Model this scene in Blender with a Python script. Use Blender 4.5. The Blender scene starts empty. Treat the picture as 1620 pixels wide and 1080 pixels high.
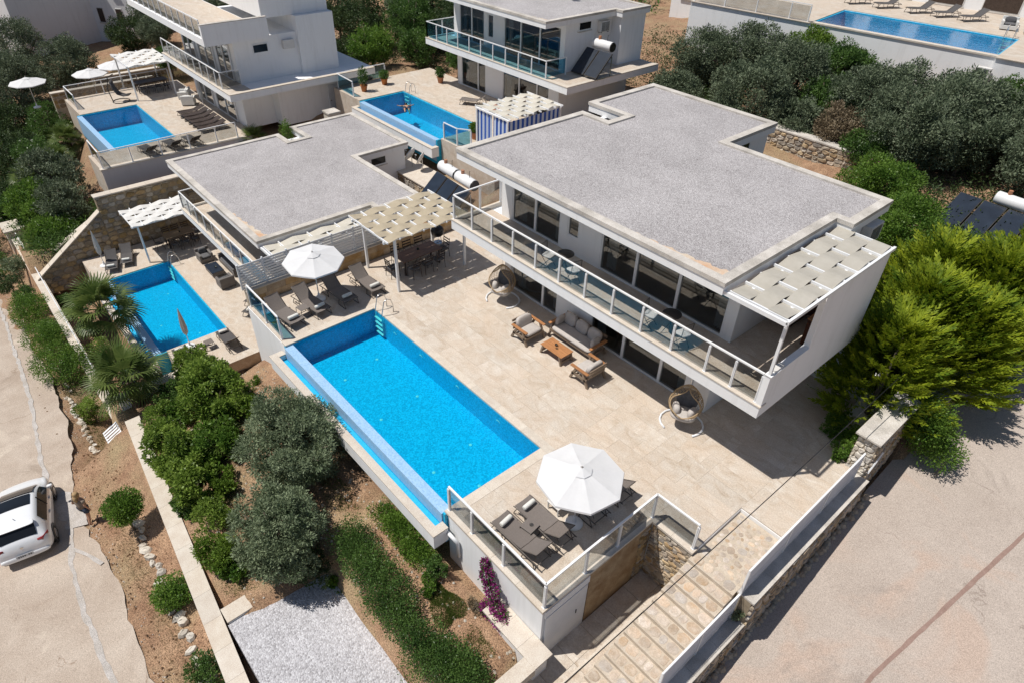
import bpy, math, random
import numpy as np
from mathutils import Vector, Matrix
RAD = math.radians
random.seed(11)
rng = np.random.default_rng(11)
sc = bpy.context.scene
COL = sc.collection

# ------------------------------------------------------------------ camera, sky, sun, exposure
cam_d = bpy.data.cameras.new('camera')
cam = bpy.data.objects.new('camera', cam_d)
COL.objects.link(cam)
cam.location = (20.248, -10.707, 15.770)
cam.rotation_euler = (RAD(52.133), RAD(-1.457), RAD(48.873))
cam_d.sensor_width = 36.0
cam_d.lens = 23.316
cam_d.clip_start = 0.1
cam_d.clip_end = 2000.0
sc.camera = cam

SUN = Vector((-0.25, -0.39, 1.0)).normalized()
elev = math.asin(SUN.z)
azim = math.atan2(SUN.x, SUN.y)
world = bpy.data.worlds.new('World')
sc.world = world
world.use_nodes = True
wn = world.node_tree.nodes
wl = world.node_tree.links
bg = wn['Background']
sky = wn.new('ShaderNodeTexSky')
sky.sky_type = 'NISHITA'
sky.sun_disc = False
sky.sun_elevation = elev
sky.sun_rotation = azim
sky.air_density = 1.0
sky.dust_density = 0.6
wl.new(sky.outputs[0], bg.inputs[0])
bg.inputs[1].default_value = 0.07
sun_d = bpy.data.lights.new('sun', 'SUN')
sun_d.energy = 4.6
sun_d.angle = RAD(0.53)
sun_d.color = (1.0, 0.955, 0.89)
sun = bpy.data.objects.new('sun', sun_d)
COL.objects.link(sun)
sun.rotation_euler = SUN.to_track_quat('Z', 'Y').to_euler()
sun.location = (0, 0, 60)
sc.view_settings.view_transform = 'Standard'
sc.view_settings.look = 'None'
sc.view_settings.exposure = 0.0
sc.view_settings.gamma = 1.0
sc.view_settings.use_curve_mapping = False
sc.render.engine = 'CYCLES'
sc.cycles.max_bounces = 8
sc.cycles.transparent_max_bounces = 24
sc.cycles.caustics_reflective = False
sc.cycles.caustics_refractive = False
sc.cycles.sample_clamp_indirect = 4.0

# ------------------------------------------------------------------ mesh helpers
class MB:
    """collects geometry for ONE mesh object"""
    def __init__(s):
        s.v = []; s.f = []
    def add(s, vs, fs):
        o = len(s.v)
        s.v += [tuple(p) for p in vs]
        s.f += [tuple(i + o for i in f) for f in fs]
        return s
    def box(s, x0, x1, y0, y1, z0, z1):
        return s.add([(x0, y0, z0), (x1, y0, z0), (x1, y1, z0), (x0, y1, z0), (x0, y0, z1), (x1, y0, z1), (x1, y1, z1), (x0, y1, z1)],
                     [(3, 2, 1, 0), (4, 5, 6, 7), (0, 1, 5, 4), (1, 2, 6, 5), (2, 3, 7, 6), (3, 0, 4, 7)])
    def bar(s, p, q, w, h, up=(0, 0, 1)):
        p = Vector(p); q = Vector(q); d = (q - p).normalized()
        u = Vector(up)
        if abs(d.dot(u)) > 0.98: u = Vector((0, 1, 0))
        a = d.cross(u).normalized(); b = a.cross(d).normalized()
        vs = []
        for c in (p, q):
            for sa, sb in ((-1, -1), (1, -1), (1, 1), (-1, 1)):
                vs.append(c + a * (sa * w / 2) + b * (sb * h / 2))
        return s.add(vs, [(0, 1, 2, 3), (7, 6, 5, 4), (0, 4, 5, 1), (1, 5, 6, 2), (2, 6, 7, 3), (3, 7, 4, 0)])
    def tube(s, pts, r, n=6, closed=False):
        pts = [Vector(p) for p in pts]; m = len(pts)
        rs = r if isinstance(r, (list, tuple)) else [r] * m
        vs = []; fs = []
        ref = None
        for i, p in enumerate(pts):
            if closed: d = pts[(i + 1) % m] - pts[i - 1]
            else: d = pts[min(i + 1, m - 1)] - pts[max(i - 1, 0)]
            d.normalize()
            if ref is None:
                ref = Vector((0, 0, 1)) if abs(d.z) < 0.9 else Vector((1, 0, 0))
            a = d.cross(ref).normalized(); b = a.cross(d).normalized(); ref = b
            for k in range(n):
                t = 2 * math.pi * k / n
                vs.append(p + a * (math.cos(t) * rs[i]) + b * (math.sin(t) * rs[i]))
        for i in range(m if closed else m - 1):
            j = (i + 1) % m
            for k in range(n):
                l = (k + 1) % n
                fs.append((i * n + k, i * n + l, j * n + l, j * n + k))
        if not closed:
            fs.append(tuple(range(n - 1, -1, -1)))
            fs.append(tuple((m - 1) * n + k for k in range(n)))
        return s.add(vs, fs)
    def cyl(s, x, y, z0, z1, r, n=12, r2=None):
        return s.tube([(x, y, z0), (x, y, z1)], [r, r if r2 is None else r2], n)
    def lathe(s, prof, c=(0, 0, 0), n=16):
        vs = []; fs = []
        for (r, z) in prof:
            for k in range(n):
                t = 2 * math.pi * k / n
                vs.append((c[0] + r * math.cos(t), c[1] + r * math.sin(t), c[2] + z))
        for i in range(len(prof) - 1):
            for k in range(n):
                l = (k + 1) % n
                fs.append((i * n + k, i * n + l, (i + 1) * n + l, (i + 1) * n + k))
        fs.append(tuple(range(n - 1, -1, -1)))
        fs.append(tuple((len(prof) - 1) * n + k for k in range(n)))
        return s.add(vs, fs)
    def prism(s, poly, z0, z1):
        n = len(poly)
        return s.add([(x, y, z0) for x, y in poly] + [(x, y, z1) for x, y in poly],
                     [tuple(range(n - 1, -1, -1)), tuple(range(n, 2 * n))] + [(i, (i + 1) % n, n + (i + 1) % n, n + i) for i in range(n)])
    def ring(s, outer, inner, z0, z1):
        n = len(outer)
        vs = [(x, y, z0) for x, y in outer] + [(x, y, z0) for x, y in inner] + [(x, y, z1) for x, y in outer] + [(x, y, z1) for x, y in inner]
        fs = []
        for i in range(n):
            j = (i + 1) % n
            fs += [(i, j, 2 * n + j, 2 * n + i), (n + j, n + i, 3 * n + i, 3 * n + j), (2 * n + i, 2 * n + j, 3 * n + j, 3 * n + i), (j, i, n + i, n + j)]
        return s.add(vs, fs)
    def extrude_x(s, poly_yz, x0, x1):
        n = len(poly_yz)
        return s.add([(x0, y, z) for y, z in poly_yz] + [(x1, y, z) for y, z in poly_yz],
                     [tuple(range(n)), tuple(range(2 * n - 1, n - 1, -1))] + [(i, n + i, n + (i + 1) % n, (i + 1) % n) for i in range(n)])
    def extrude_y(s, poly_xz, y0, y1):
        n = len(poly_xz)
        return s.add([(x, y0, z) for x, z in poly_xz] + [(x, y1, z) for x, z in poly_xz],
                     [tuple(range(n)), tuple(range(2 * n - 1, n - 1, -1))] + [(i, n + i, n + (i + 1) % n, (i + 1) % n) for i in range(n)])
    def loft(s, rings, cap=True):
        n = len(rings[0]); vs = [p for r in rings for p in r]; fs = []
        for i in range(len(rings) - 1):
            for k in range(n):
                l = (k + 1) % n
                fs.append((i * n + k, i * n + l, (i + 1) * n + l, (i + 1) * n + k))
        if cap:
            fs.append(tuple(range(n - 1, -1, -1))); fs.append(tuple((len(rings) - 1) * n + k for k in range(n)))
        return s.add(vs, fs)
    def cushion(s, c, size, rot=None, e=0.35, nu=20, nv=10):
        vs = []; fs = []
        sg = lambda v, p: math.copysign(abs(v) ** p, v)
        M = rot or Matrix.Identity(3)
        for j in range(nv + 1):
            ph = -math.pi / 2 + math.pi * j / nv
            for i in range(nu):
                th = 2 * math.pi * i / nu
                p = Vector((sg(math.cos(ph), .6) * sg(math.cos(th), e) * size[0] / 2, sg(math.cos(ph), .6) * sg(math.sin(th), e) * size[1] / 2, sg(math.sin(ph), .7) * size[2] / 2))
                vs.append(M @ p + Vector(c))
        for j in range(nv):
            for i in range(nu):
                k = (i + 1) % nu
                fs.append((j * nu + i, j * nu + k, (j + 1) * nu + k, (j + 1) * nu + i))
        return s.add(vs, fs)
    def xform(s, M):
        s.v = [tuple(M @ Vector(p)) for p in s.v]; return s
    def mesh(s, name, mat, smooth=False):
        me = bpy.data.meshes.new(name)
        me.from_pydata(s.v, [], s.f)
        if mat: me.materials.append(mat)
        if smooth: me.polygons.foreach_set('use_smooth', [True] * len(me.polygons))
        me.update()
        return me
    def build(s, name, mat, parent=None, smooth=False, bevel=0.0):
        o = bpy.data.objects.new(name, s.mesh(name, mat, smooth))
        COL.objects.link(o)
        if parent is not None: o.parent = parent
        if bevel:
            b = o.modifiers.new('bevel', 'BEVEL'); b.width = bevel; b.segments = 2; b.limit_method = 'ANGLE'
        return o

def tag(o, label=None, cat=None, group=None, kind=None):
    if label: o['label'] = label
    if cat: o['category'] = cat
    if group: o['group'] = group
    if kind: o['kind'] = kind
    return o
def thing(name, label, cat, loc=(0, 0, 0), rz=0.0, group=None):
    o = bpy.data.objects.new(name, None)
    o.empty_display_size = 0.2
    COL.objects.link(o)
    o.location = loc; o.rotation_euler = (0, 0, RAD(rz))
    return tag(o, label, cat, group)
KIDS = {}
def copy_tree(o, parent=None, label=None, loc=None, rz=None, group=None):
    c = o.copy(); COL.objects.link(c)
    if parent is not None: c.parent = parent
    if label: c['label'] = label
    if group: c['group'] = group
    if loc is not None: c.location = loc
    if rz is not None: c.rotation_euler = (0, 0, RAD(rz))
    for ch in list(o.children): copy_tree(ch, c)
    return c
def struct(mb, name, mat, label=None, parent=None, smooth=False):
    o = mb.build(name, mat, parent, smooth)
    if parent is None: tag(o, label, None, None, 'structure')
    return o
def inset(poly, d):
    """inward offset of a counter-clockwise polygon with straight corners"""
    n = len(poly); out = []
    for i in range(n):
        p0 = Vector(poly[i - 1]); p1 = Vector(poly[i]); p2 = Vector(poly[(i + 1) % n])
        e1 = (p1 - p0).normalized(); e2 = (p2 - p1).normalized()
        n1 = Vector((-e1.y, e1.x)); n2 = Vector((-e2.y, e2.x))
        k = 1 + n1.dot(n2)
        out.append(tuple(p1 + (n1 + n2) * (d / max(k, .2))))
    return out

# ------------------------------------------------------------------ materials
MATS = {}
def new_mat(name):
    m = bpy.data.materials.new(name); m.use_nodes = True
    nt = m.node_tree
    return m, nt, nt.nodes['Principled BSDF']
def nd(nt, t, **kw):
    n = nt.nodes.new(t)
    for k, v in kw.items():
        if k.startswith('i_'):
            key = k[2:]
            key = int(key) if key.isdigit() else key.replace('_', ' ')
            n.inputs[key].default_value = v
        else: setattr(n, k, v)
    return n
def ramp(nt, fac, stops):
    r = nt.nodes.new('ShaderNodeValToRGB')
    el = r.color_ramp.elements
    while len(el) < len(stops): el.new(0.5)
    for e, (p, c) in zip(el, stops):
        e.position = p; e.color = (c[0], c[1], c[2], 1)
    nt.links.new(fac, r.inputs[0])
    return r.outputs[0]
def mixc(nt, fac, a, b, mode='MIX'):
    n = nt.nodes.new('ShaderNodeMix'); n.data_type = 'RGBA'; n.blend_type = mode
    for s, v in ((0, fac), (6, a), (7, b)):
        if isinstance(v, bpy.types.NodeSocket): nt.links.new(v, n.inputs[s])
        elif s == 0: n.inputs[0].default_value = v
        else: n.inputs[s].default_value = (v[0], v[1], v[2], 1)
    return n.outputs[2]
def noise(nt, scale, detail=4, rough=.55, vec=None, dist=0.0):
    n = nd(nt, 'ShaderNodeTexNoise', i_Scale=scale, i_Detail=detail, i_Roughness=rough, i_Distortion=dist)
    if vec is not None: nt.links.new(vec, n.inputs['Vector'])
    return n.outputs['Fac']
def coord(nt, kind='Object', scale=None):
    c = nt.nodes.new('ShaderNodeTexCoord').outputs[kind]
    if scale:
        mp = nd(nt, 'ShaderNodeMapping'); mp.inputs['Scale'].default_value = scale
        nt.links.new(c, mp.inputs[0]); return mp.outputs[0]
    return c
def wpos(nt):
    return nt.nodes.new('ShaderNodeNewGeometry').outputs['Position']
def bump(nt, h, strength, dist=.02):
    b = nd(nt, 'ShaderNodeBump', i_Strength=strength, i_Distance=dist)
    nt.links.new(h, b.inputs['Height'])
    return b.outputs[0]

def mottled(name, ca, cb, scale=3.0, rough=.8, fine=40.0, bstr=.15, tone=0.0, cc=None, cscale=.6, metal=0.0, fineamt=.12, spec=.3):
    """two-tone noise colour, a slow third colour, fine grain, relief and a tone of its own for each object"""
    m, nt, p = new_mat(name)
    vec = wpos(nt)
    c = ramp(nt, noise(nt, scale, 5, .6, vec), [(.32, ca), (.68, cb)])
    if cc is not None:
        c = mixc(nt, ramp(nt, noise(nt, cscale, 4, .6, vec), [(.45, (0, 0, 0)), (.7, (1, 1, 1))]), c, cc)
    g = noise(nt, fine, 3, .6, vec)
    c = mixc(nt, fineamt, c, ramp(nt, g, [(.35, (0, 0, 0)), (.65, (1, 1, 1))]), 'OVERLAY')
    if tone:
        oi = nt.nodes.new('ShaderNodeObjectInfo')
        hv = nd(nt, 'ShaderNodeHueSaturation')
        mr = nd(nt, 'ShaderNodeMapRange'); mr.inputs[3].default_value = 1 - tone; mr.inputs[4].default_value = 1 + tone
        nt.links.new(oi.outputs['Random'], mr.inputs[0]); nt.links.new(mr.outputs[0], hv.inputs['Value'])
        m2 = nd(nt, 'ShaderNodeMath', operation='MULTIPLY'); m2.inputs[1].default_value = 7.31
        fr = nd(nt, 'ShaderNodeMath', operation='FRACT'); nt.links.new(oi.outputs['Random'], m2.inputs[0]); nt.links.new(m2.outputs[0], fr.inputs[0])
        mr2 = nd(nt, 'ShaderNodeMapRange'); mr2.inputs[3].default_value = 1 - tone * 1.6; mr2.inputs[4].default_value = 1 + tone * 1.6
        nt.links.new(fr.outputs[0], mr2.inputs[0]); nt.links.new(mr2.outputs[0], hv.inputs['Saturation'])
        nt.links.new(c, hv.inputs['Color']); c = hv.outputs[0]
    nt.links.new(c, p.inputs['Base Color'])
    p.inputs['Roughness'].default_value = rough
    p.inputs['Metallic'].default_value = metal
    p.inputs['Specular IOR Level'].default_value = spec
    if bstr: nt.links.new(bump(nt, g, bstr), p.inputs['Normal'])
    MATS[name] = m
    return m
def plain(name, c, rough=.5, metal=0.0, spec=.4, coat=0.0):
    m, nt, p = new_mat(name)
    vec = wpos(nt)
    g = noise(nt, 6, 4, .6, vec)
    d = tuple(x * .86 for x in c)
    nt.links.new(ramp(nt, g, [(.3, d), (.7, c)]), p.inputs['Base Color'])
    rr = nd(nt, 'ShaderNodeMapRange'); rr.inputs[3].default_value = max(rough - .08, .02); rr.inputs[4].default_value = rough + .08
    nt.links.new(noise(nt, 25, 3, .5, vec), rr.inputs[0]); nt.links.new(rr.outputs[0], p.inputs['Roughness'])
    p.inputs['Metallic'].default_value = metal
    p.inputs['Specular IOR Level'].default_value = spec
    p.inputs['Coat Weight'].default_value = coat
    MATS[name] = m
    return m

# white render with faint rain streaks
def plaster(name, base, dirt):
    m, nt, p = new_mat(name)
    vec = wpos(nt)
    mp = nd(nt, 'ShaderNodeMapping'); mp.inputs['Scale'].default_value = (2.2, 2.2, .25); nt.links.new(vec, mp.inputs[0])
    st = ramp(nt, noise(nt, 1.6, 6, .65, mp.outputs[0]), [(.52, (0, 0, 0)), (.78, (1, 1, 1))])
    c = mixc(nt, noise(nt, 1.1, 5, .6, vec), base, tuple(x * .93 for x in base))
    mm = nd(nt, 'ShaderNodeMath', operation='MULTIPLY'); mm.inputs[1].default_value = .4; nt.links.new(st, mm.inputs[0])
    c = mixc(nt, mm.outputs[0], c, dirt)
    nt.links.new(c, p.inputs['Base Color'])
    p.inputs['Roughness'].default_value = .85
    p.inputs['Specular IOR Level'].default_value = .2
    nt.links.new(bump(nt, noise(nt, 60, 3, .6, vec), .12, .01), p.inputs['Normal'])
    MATS[name] = m; return m
plaster('plaster', (.85, .85, .85), (.60, .59, .57))
plaster('plaster_grey', (.60, .58, .60), (.45, .43, .44))
def travertine(name):
    """filled travertine: warm and pale veins running along x, cloudy patches, a tone for each slab"""
    m, nt, p = new_mat(name)
    vec = wpos(nt)
    oi = nt.nodes.new('ShaderNodeObjectInfo')
    mp = nd(nt, 'ShaderNodeMapping'); mp.inputs['Scale'].default_value = (.85, 1.25, 1)
    cx = nd(nt, 'ShaderNodeCombineXYZ'); mu = nd(nt, 'ShaderNodeMath', operation='MULTIPLY'); mu.inputs[1].default_value = 3.0
    nt.links.new(oi.outputs['Random'], mu.inputs[0]); nt.links.new(mu.outputs[0], cx.inputs[2]); nt.links.new(cx.outputs[0], mp.inputs['Location'])
    nt.links.new(vec, mp.inputs[0])
    v1 = noise(nt, 1.7, 7, .62, mp.outputs[0], 1.2)
    c = ramp(nt, v1, [(.25, (.41, .325, .245)), (.43, (.51, .435, .355)), (.6, (.565, .505, .435)), (.8, (.67, .615, .55))])
    cl_ = ramp(nt, noise(nt, .8, 5, .6, vec, .5), [(.42, (0, 0, 0)), (.62, (1, 1, 1))])
    m3 = nd(nt, 'ShaderNodeMath', operation='MULTIPLY'); m3.inputs[1].default_value = .45; nt.links.new(cl_, m3.inputs[0])
    c = mixc(nt, m3.outputs[0], c, (.55, .44, .34))
    g = noise(nt, 24, 4, .6, vec)
    c = mixc(nt, .2, c, ramp(nt, g, [(.3, (0, 0, 0)), (.7, (1, 1, 1))]), 'OVERLAY')
    hv = nd(nt, 'ShaderNodeHueSaturation'); mr = nd(nt, 'ShaderNodeMapRange'); mr.inputs[3].default_value = .95; mr.inputs[4].default_value = 1.04
    nt.links.new(oi.outputs['Random'], mr.inputs[0]); nt.links.new(mr.outputs[0], hv.inputs['Value']); nt.links.new(c, hv.inputs['Color'])
    nt.links.new(hv.outputs[0], p.inputs['Base Color'])
    p.inputs['Roughness'].default_value = .7; p.inputs['Specular IOR Level'].default_value = .3
    nt.links.new(bump(nt, g, .08), p.inputs['Normal'])
    MATS[name] = m
travertine('travertine')
mottled('coping', (.54, .465, .385), (.62, .56, .48), 3.0, .75, 35, .08, .05, fineamt=.14)
mottled('cap', (.50, .46, .41), (.63, .59, .54), 2.0, .85, 40, .1, .03, (.38, .35, .31), 1.2, fineamt=.2)
mottled('clad', (.37, .26, .155), (.49, .37, .235), 3.5, .8, 30, .15, .16, (.30, .19, .10), 2.0)
mottled('stone', (.30, .24, .175), (.52, .45, .35), 5.0, .9, 35, .4, .28, (.36, .25, .16), 2.5)
mottled('stone_brown', (.27, .215, .145), (.43, .355, .25), 5.0, .9, 35, .4, .34, (.31, .23, .145), 2.0)
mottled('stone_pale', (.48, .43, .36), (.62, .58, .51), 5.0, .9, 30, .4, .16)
mottled('stair_stone', (.42, .34, .265), (.60, .52, .44), 5.0, .9, 30, .3, .22, (.50, .38, .28), 2.0)
mottled('stair_mortar', (.46, .385, .30), (.56, .485, .395), 4.0, .9, 40, .25)
mottled('roof_bare', (.52, .42, .32), (.62, .54, .44), 3.0, .9, 30, .1, 0, (.56, .30, .16), 1.3)
mottled('mortar', (.42, .36, .28), (.52, .46, .37), 6.0, .95, 40, .3)
mottled('mortar_dark', (.24, .195, .135), (.34, .28, .20), 6.0, .95, 40, .3)
mottled('white_metal', (.74, .75, .76), (.80, .80, .80), 2.0, .42, 60, .0, spec=.5)
mottled('louvre', (.66, .68, .71), (.74, .75, .77), 2.0, .38, 60, .0, .04, spec=.5)
mottled('steel', (.55, .55, .55), (.68, .68, .68), 4.0, .25, 60, .0, metal=1.0)
mottled('dark_metal', (.035, .032, .030), (.055, .05, .047), 4.0, .45, 60, .0)
mottled('frame_taupe', (.10, .085, .075), (.14, .12, .105), 4.0, .45, 60, .0)
mottled('frame_brown', (.035, .024, .02), (.06, .045, .04), 4.0, .5, 60, .0)
mottled('sling', (.15, .128, .115), (.185, .16, .145), 30.0, .85, 300, .2, .05)
mottled('sling_dark', (.075, .07, .07), (.10, .095, .095), 30.0, .85, 300, .2, .05)
mottled('towel', (.66, .65, .60), (.76, .75, .71), 18.0, .95, 150, .4, .03)
mottled('cushion', (.44, .405, .375), (.50, .465, .435), 9.0, .95, 140, .3, .04)
mottled('cushion_white', (.62, .60, .58), (.70, .69, .67), 9.0, .95, 140, .3, .03)
mottled('cushion_dark', (.10, .10, .105), (.14, .14, .145), 9.0, .95, 140, .3)
mottled('wicker', (.36, .25, .14), (.46, .34, .20), 14.0, .7, 120, .3)
mottled('wicker_white', (.60, .60, .58), (.70, .70, .68), 14.0, .7, 120, .3)
mottled('rattan_grey', (.13, .12, .115), (.19, .175, .165), 40.0, .7, 150, .5)
mottled('red_wood', (.075, .024, .012), (.13, .045, .022), 6.0, .5, 60, .1)
mottled('terracotta', (.36, .15, .075), (.45, .21, .11), 6.0, .85, 50, .15, .1)
mottled('bark', (.10, .08, .06), (.18, .15, .115), 12.0, .95, 60, .6)
mottled('palm_bark', (.055, .04, .03), (.13, .10, .07), 22.0, .95, 60, .8)
mottled('black', (.008, .008, .009), (.018, .018, .02), 4.0, .35, 60, .0, spec=.5)
mottled('rubber', (.014, .014, .014), (.025, .025, .025), 8.0, .8, 60, .1)
mottled('tank', (.72, .72, .72), (.78, .78, .78), 3.0, .35, 60, .0)
mottled('rock', (.50, .45, .38), (.66, .62, .55), 4.0, .95, 25, .5, .12, (.38, .31, .23), 2.0)
mottled('skin', (.42, .24, .16), (.48, .28, .19), 5.0, .6, 60, .0)
mottled('hair', (.30, .19, .09), (.42, .29, .15), 40.0, .6, 120, .2)
mottled('cloth_brown', (.20, .155, .12), (.27, .215, .17), 10.0, .9, 120, .2)
mottled('denim', (.035, .045, .07), (.055, .07, .11), 20.0, .9, 160, .2)
mottled('red_cloth', (.28, .03, .03), (.36, .05, .05), 10.0, .9, 120, .2)
mottled('brick_red', (.33, .13, .09), (.42, .19, .13), 6.0, .85, 50, .15, .1)
mottled('blue_cloth', (.02, .07, .30), (.03, .10, .42), 8.0, .9, 120, .2)
mottled('shutter', (.045, .03, .022), (.075, .052, .04), 10.0, .6, 80, .1)
mottled('pipe_white', (.68, .69, .71), (.76, .77, .78), 3.0, .4, 60, .0)
mottled('room', (.20, .17, .14), (.26, .22, .18), 2.0, .7, 40, .05)
mottled('tile_white', (.62, .60, .57), (.70, .68, .65), 2.0, .5, 40, .05)
mottled('curtain', (.52, .51, .48), (.62, .61, .58), 6.0, .95, 100, .1)
mottled('soil', (.22, .125, .075), (.35, .225, .14), 1.6, .97, 30, .8, 0, (.29, .215, .125), .45, fineamt=.6)
mottled('soil_dark', (.16, .09, .05), (.25, .15, .085), 3.0, .97, 40, .8, fineamt=.4)
mottled('car_paint', (.74, .75, .77), (.78, .79, .80), 1.0, .35, 60, .0, spec=.5, fineamt=.0)
MATS['car_paint'].node_tree.nodes['Principled BSDF'].inputs['Coat Weight'].default_value = .8
mottled('fence_grey', (.40, .41, .46), (.46, .47, .52), 2.0, .45, 60, .0, .05)
plain('tail_red', (.28, .008, .012), .2, 0, .5, 1.0)
plain('plate', (.62, .63, .64), .4)
plain('alloy', (.35, .35, .36), .35, .9)
plain('dark_glass', (.012, .014, .018), .1, 0, .25)

def wood(name, a, b, scale=(1.2, 14, 14)):
    m, nt, p = new_mat(name)
    vec = coord(nt, 'Object', scale)
    w = noise(nt, 2.2, 6, .65, vec, .6)
    c = ramp(nt, w, [(.3, a), (.7, b)])
    oi = nt.nodes.new('ShaderNodeObjectInfo')
    hv = nd(nt, 'ShaderNodeHueSaturation'); mr = nd(nt, 'ShaderNodeMapRange'); mr.inputs[3].default_value = .85; mr.inputs[4].default_value = 1.12
    nt.links.new(oi.outputs['Random'], mr.inputs[0]); nt.links.new(mr.outputs[0], hv.inputs['Value']); nt.links.new(c, hv.inputs['Color'])
    nt.links.new(hv.outputs[0], p.inputs['Base Color'])
    p.inputs['Roughness'].default_value = .55
    nt.links.new(bump(nt, w, .2, .01), p.inputs['Normal'])
    MATS[name] = m
wood('teak', (.30, .125, .045), (.46, .22, .09))
wood('teak_grey', (.16, .115, .08), (.25, .19, .14))
wood('table_wood', (.15, .085, .06), (.24, .15, .11))
wood('bench_wood', (.20, .14, .095), (.33, .25, .17))

def gravel_mat(name, pal, scale=38):
    m, nt, p = new_mat(name)
    vec = wpos(nt)
    vo = nd(nt, 'ShaderNodeTexVoronoi', i_Scale=scale); nt.links.new(vec, vo.inputs['Vector'])
    wn_ = nd(nt, 'ShaderNodeTexWhiteNoise'); nt.links.new(vo.outputs['Position'], wn_.inputs['Vector'])
    c = ramp(nt, wn_.outputs['Value'], pal)
    big = noise(nt, .4, 6, .65, vec, .5)
    c = mixc(nt, .45, c, ramp(nt, big, [(.3, tuple(x * .72 for x in pal[1][1])), (.7, tuple(min(1, x * 1.1) for x in pal[2][1]))]))
    nt.links.new(c, p.inputs['Base Color'])
    p.inputs['Roughness'].default_value = .92
    p.inputs['Specular IOR Level'].default_value = .2
    inv = nd(nt, 'ShaderNodeMath', operation='SUBTRACT'); inv.inputs[0].default_value = 1.0
    nt.links.new(vo.outputs['Distance'], inv.inputs[1])
    nt.links.new(bump(nt, inv.outputs[0], .9, .03), p.inputs['Normal'])
    MATS[name] = m
gravel_mat('gravel', [(.0, (.20, .18, .18)), (.22, (.36, .335, .335)), (.6, (.48, .455, .455)), (1.0, (.70, .68, .675))], 32)
gravel_mat('gravel_ground', [(.0, (.22, .21, .22)), (.22, (.40, .39, .40)), (.6, (.52, .51, .53)), (1.0, (.74, .74, .76))], 20)

def road_mat(name, a, b, stain, crack):
    m, nt, p = new_mat(name)
    vec = wpos(nt)
    c = ramp(nt, noise(nt, .55, 7, .62, vec, .4), [(.3, a), (.7, b)])
    c = mixc(nt, ramp(nt, noise(nt, .28, 4, .6, vec, .8), [(.56, (0, 0, 0)), (.66, (1, 1, 1))]), c, stain)
    c = mixc(nt, ramp(nt, noise(nt, .16, 6, .7, vec, 1.5), [(.58, (0, 0, 0)), (.64, (.6, .6, .6))]), c, tuple(x * .78 for x in a))
    vd = nd(nt, 'ShaderNodeMapping'); vd.inputs['Scale'].default_value = (.22, .3, .3)
    nz = nd(nt, 'ShaderNodeTexNoise', i_Scale=.9, i_Detail=6.0)
    nt.links.new(vec, nz.inputs['Vector'])
    ad = nd(nt, 'ShaderNodeVectorMath', operation='ADD'); sc_ = nd(nt, 'ShaderNodeVectorMath', operation='SCALE'); sc_.inputs['Scale'].default_value = 2.2
    nt.links.new(nz.outputs['Color'], sc_.inputs[0]); nt.links.new(vec, ad.inputs[0]); nt.links.new(sc_.outputs[0], ad.inputs[1]); nt.links.new(ad.outputs[0], vd.inputs[0])
    vo = nd(nt, 'ShaderNodeTexVoronoi', i_Scale=1.0, feature='DISTANCE_TO_EDGE'); nt.links.new(vd.outputs[0], vo.inputs['Vector'])
    cm = ramp(nt, vo.outputs['Distance'], [(.0, (1, 1, 1)), (.009, (0, 0, 0))])
    gate = ramp(nt, noise(nt, .5, 3, .5, vec), [(.5, (0, 0, 0)), (.6, (1, 1, 1))])
    f = nd(nt, 'ShaderNodeMath', operation='MULTIPLY'); nt.links.new(cm, f.inputs[0]); nt.links.new(gate, f.inputs[1])
    f2 = nd(nt, 'ShaderNodeMath', operation='MULTIPLY'); f2.inputs[1].default_value = .8; nt.links.new(f.outputs[0], f2.inputs[0])
    c = mixc(nt, f2.outputs[0], c, crack)
    g = noise(nt, 34, 5, .7, vec)
    c = mixc(nt, .38, c, ramp(nt, g, [(.3, (0, 0, 0)), (.7, (1, 1, 1))]), 'OVERLAY')
    spots = ramp(nt, noise(nt, 5.5, 2, .5, vec), [(.70, (0, 0, 0)), (.76, (1, 1, 1))])
    sm = nd(nt, 'ShaderNodeMath', operation='MULTIPLY'); sm.inputs[1].default_value = .3; nt.links.new(spots, sm.inputs[0])
    c = mixc(nt, sm.outputs[0], c, tuple(x * .7 for x in a))
    nt.links.new(c, p.inputs['Base Color'])
    p.inputs['Roughness'].default_value = .92
    p.inputs['Specular IOR Level'].default_value = .2
    nt.links.new(bump(nt, g, .35, .012), p.inputs['Normal'])
    MATS[name] = m
road_mat('road_left', (.37, .295, .235), (.50, .425, .355), (.58, .50, .41), (.25, .18, .13))
road_mat('road_right', (.385, .325, .28), (.46, .395, .345), (.44, .345, .285), (.25, .20, .17))
mottled('drain', (.40, .37, .345), (.50, .465, .435), 4.0, .9, 40, .2, 0, (.38, .34, .30), 1.5, fineamt=.3)
mottled('joint', (.25, .165, .135), (.31, .215, .18), 6.0, .95, 40, .2)

def mosaic_mat(name, c0, c1, c2):
    m, nt, p = new_mat(name)
    vec = wpos(nt)
    vo = nd(nt, 'ShaderNodeTexVoronoi', i_Scale=22.0, i_Randomness=.0); nt.links.new(vec, vo.inputs['Vector'])
    w = nd(nt, 'ShaderNodeTexWhiteNoise'); nt.links.new(vo.outputs['Position'], w.inputs['Vector'])
    c = ramp(nt, w.outputs['Value'], [(.0, c0), (.45, c1), (1.0, c2)])
    nt.links.new(c, p.inputs['Base Color'])
    p.inputs['Roughness'].default_value = .4
    MATS[name] = m
mosaic_mat('mosaic', (.002, .30, .50), (.004, .385, .63), (.02, .50, .76))
mosaic_mat('mosaic_pale', (.27, .45, .66), (.31, .50, .71), (.36, .55, .75))

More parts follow.
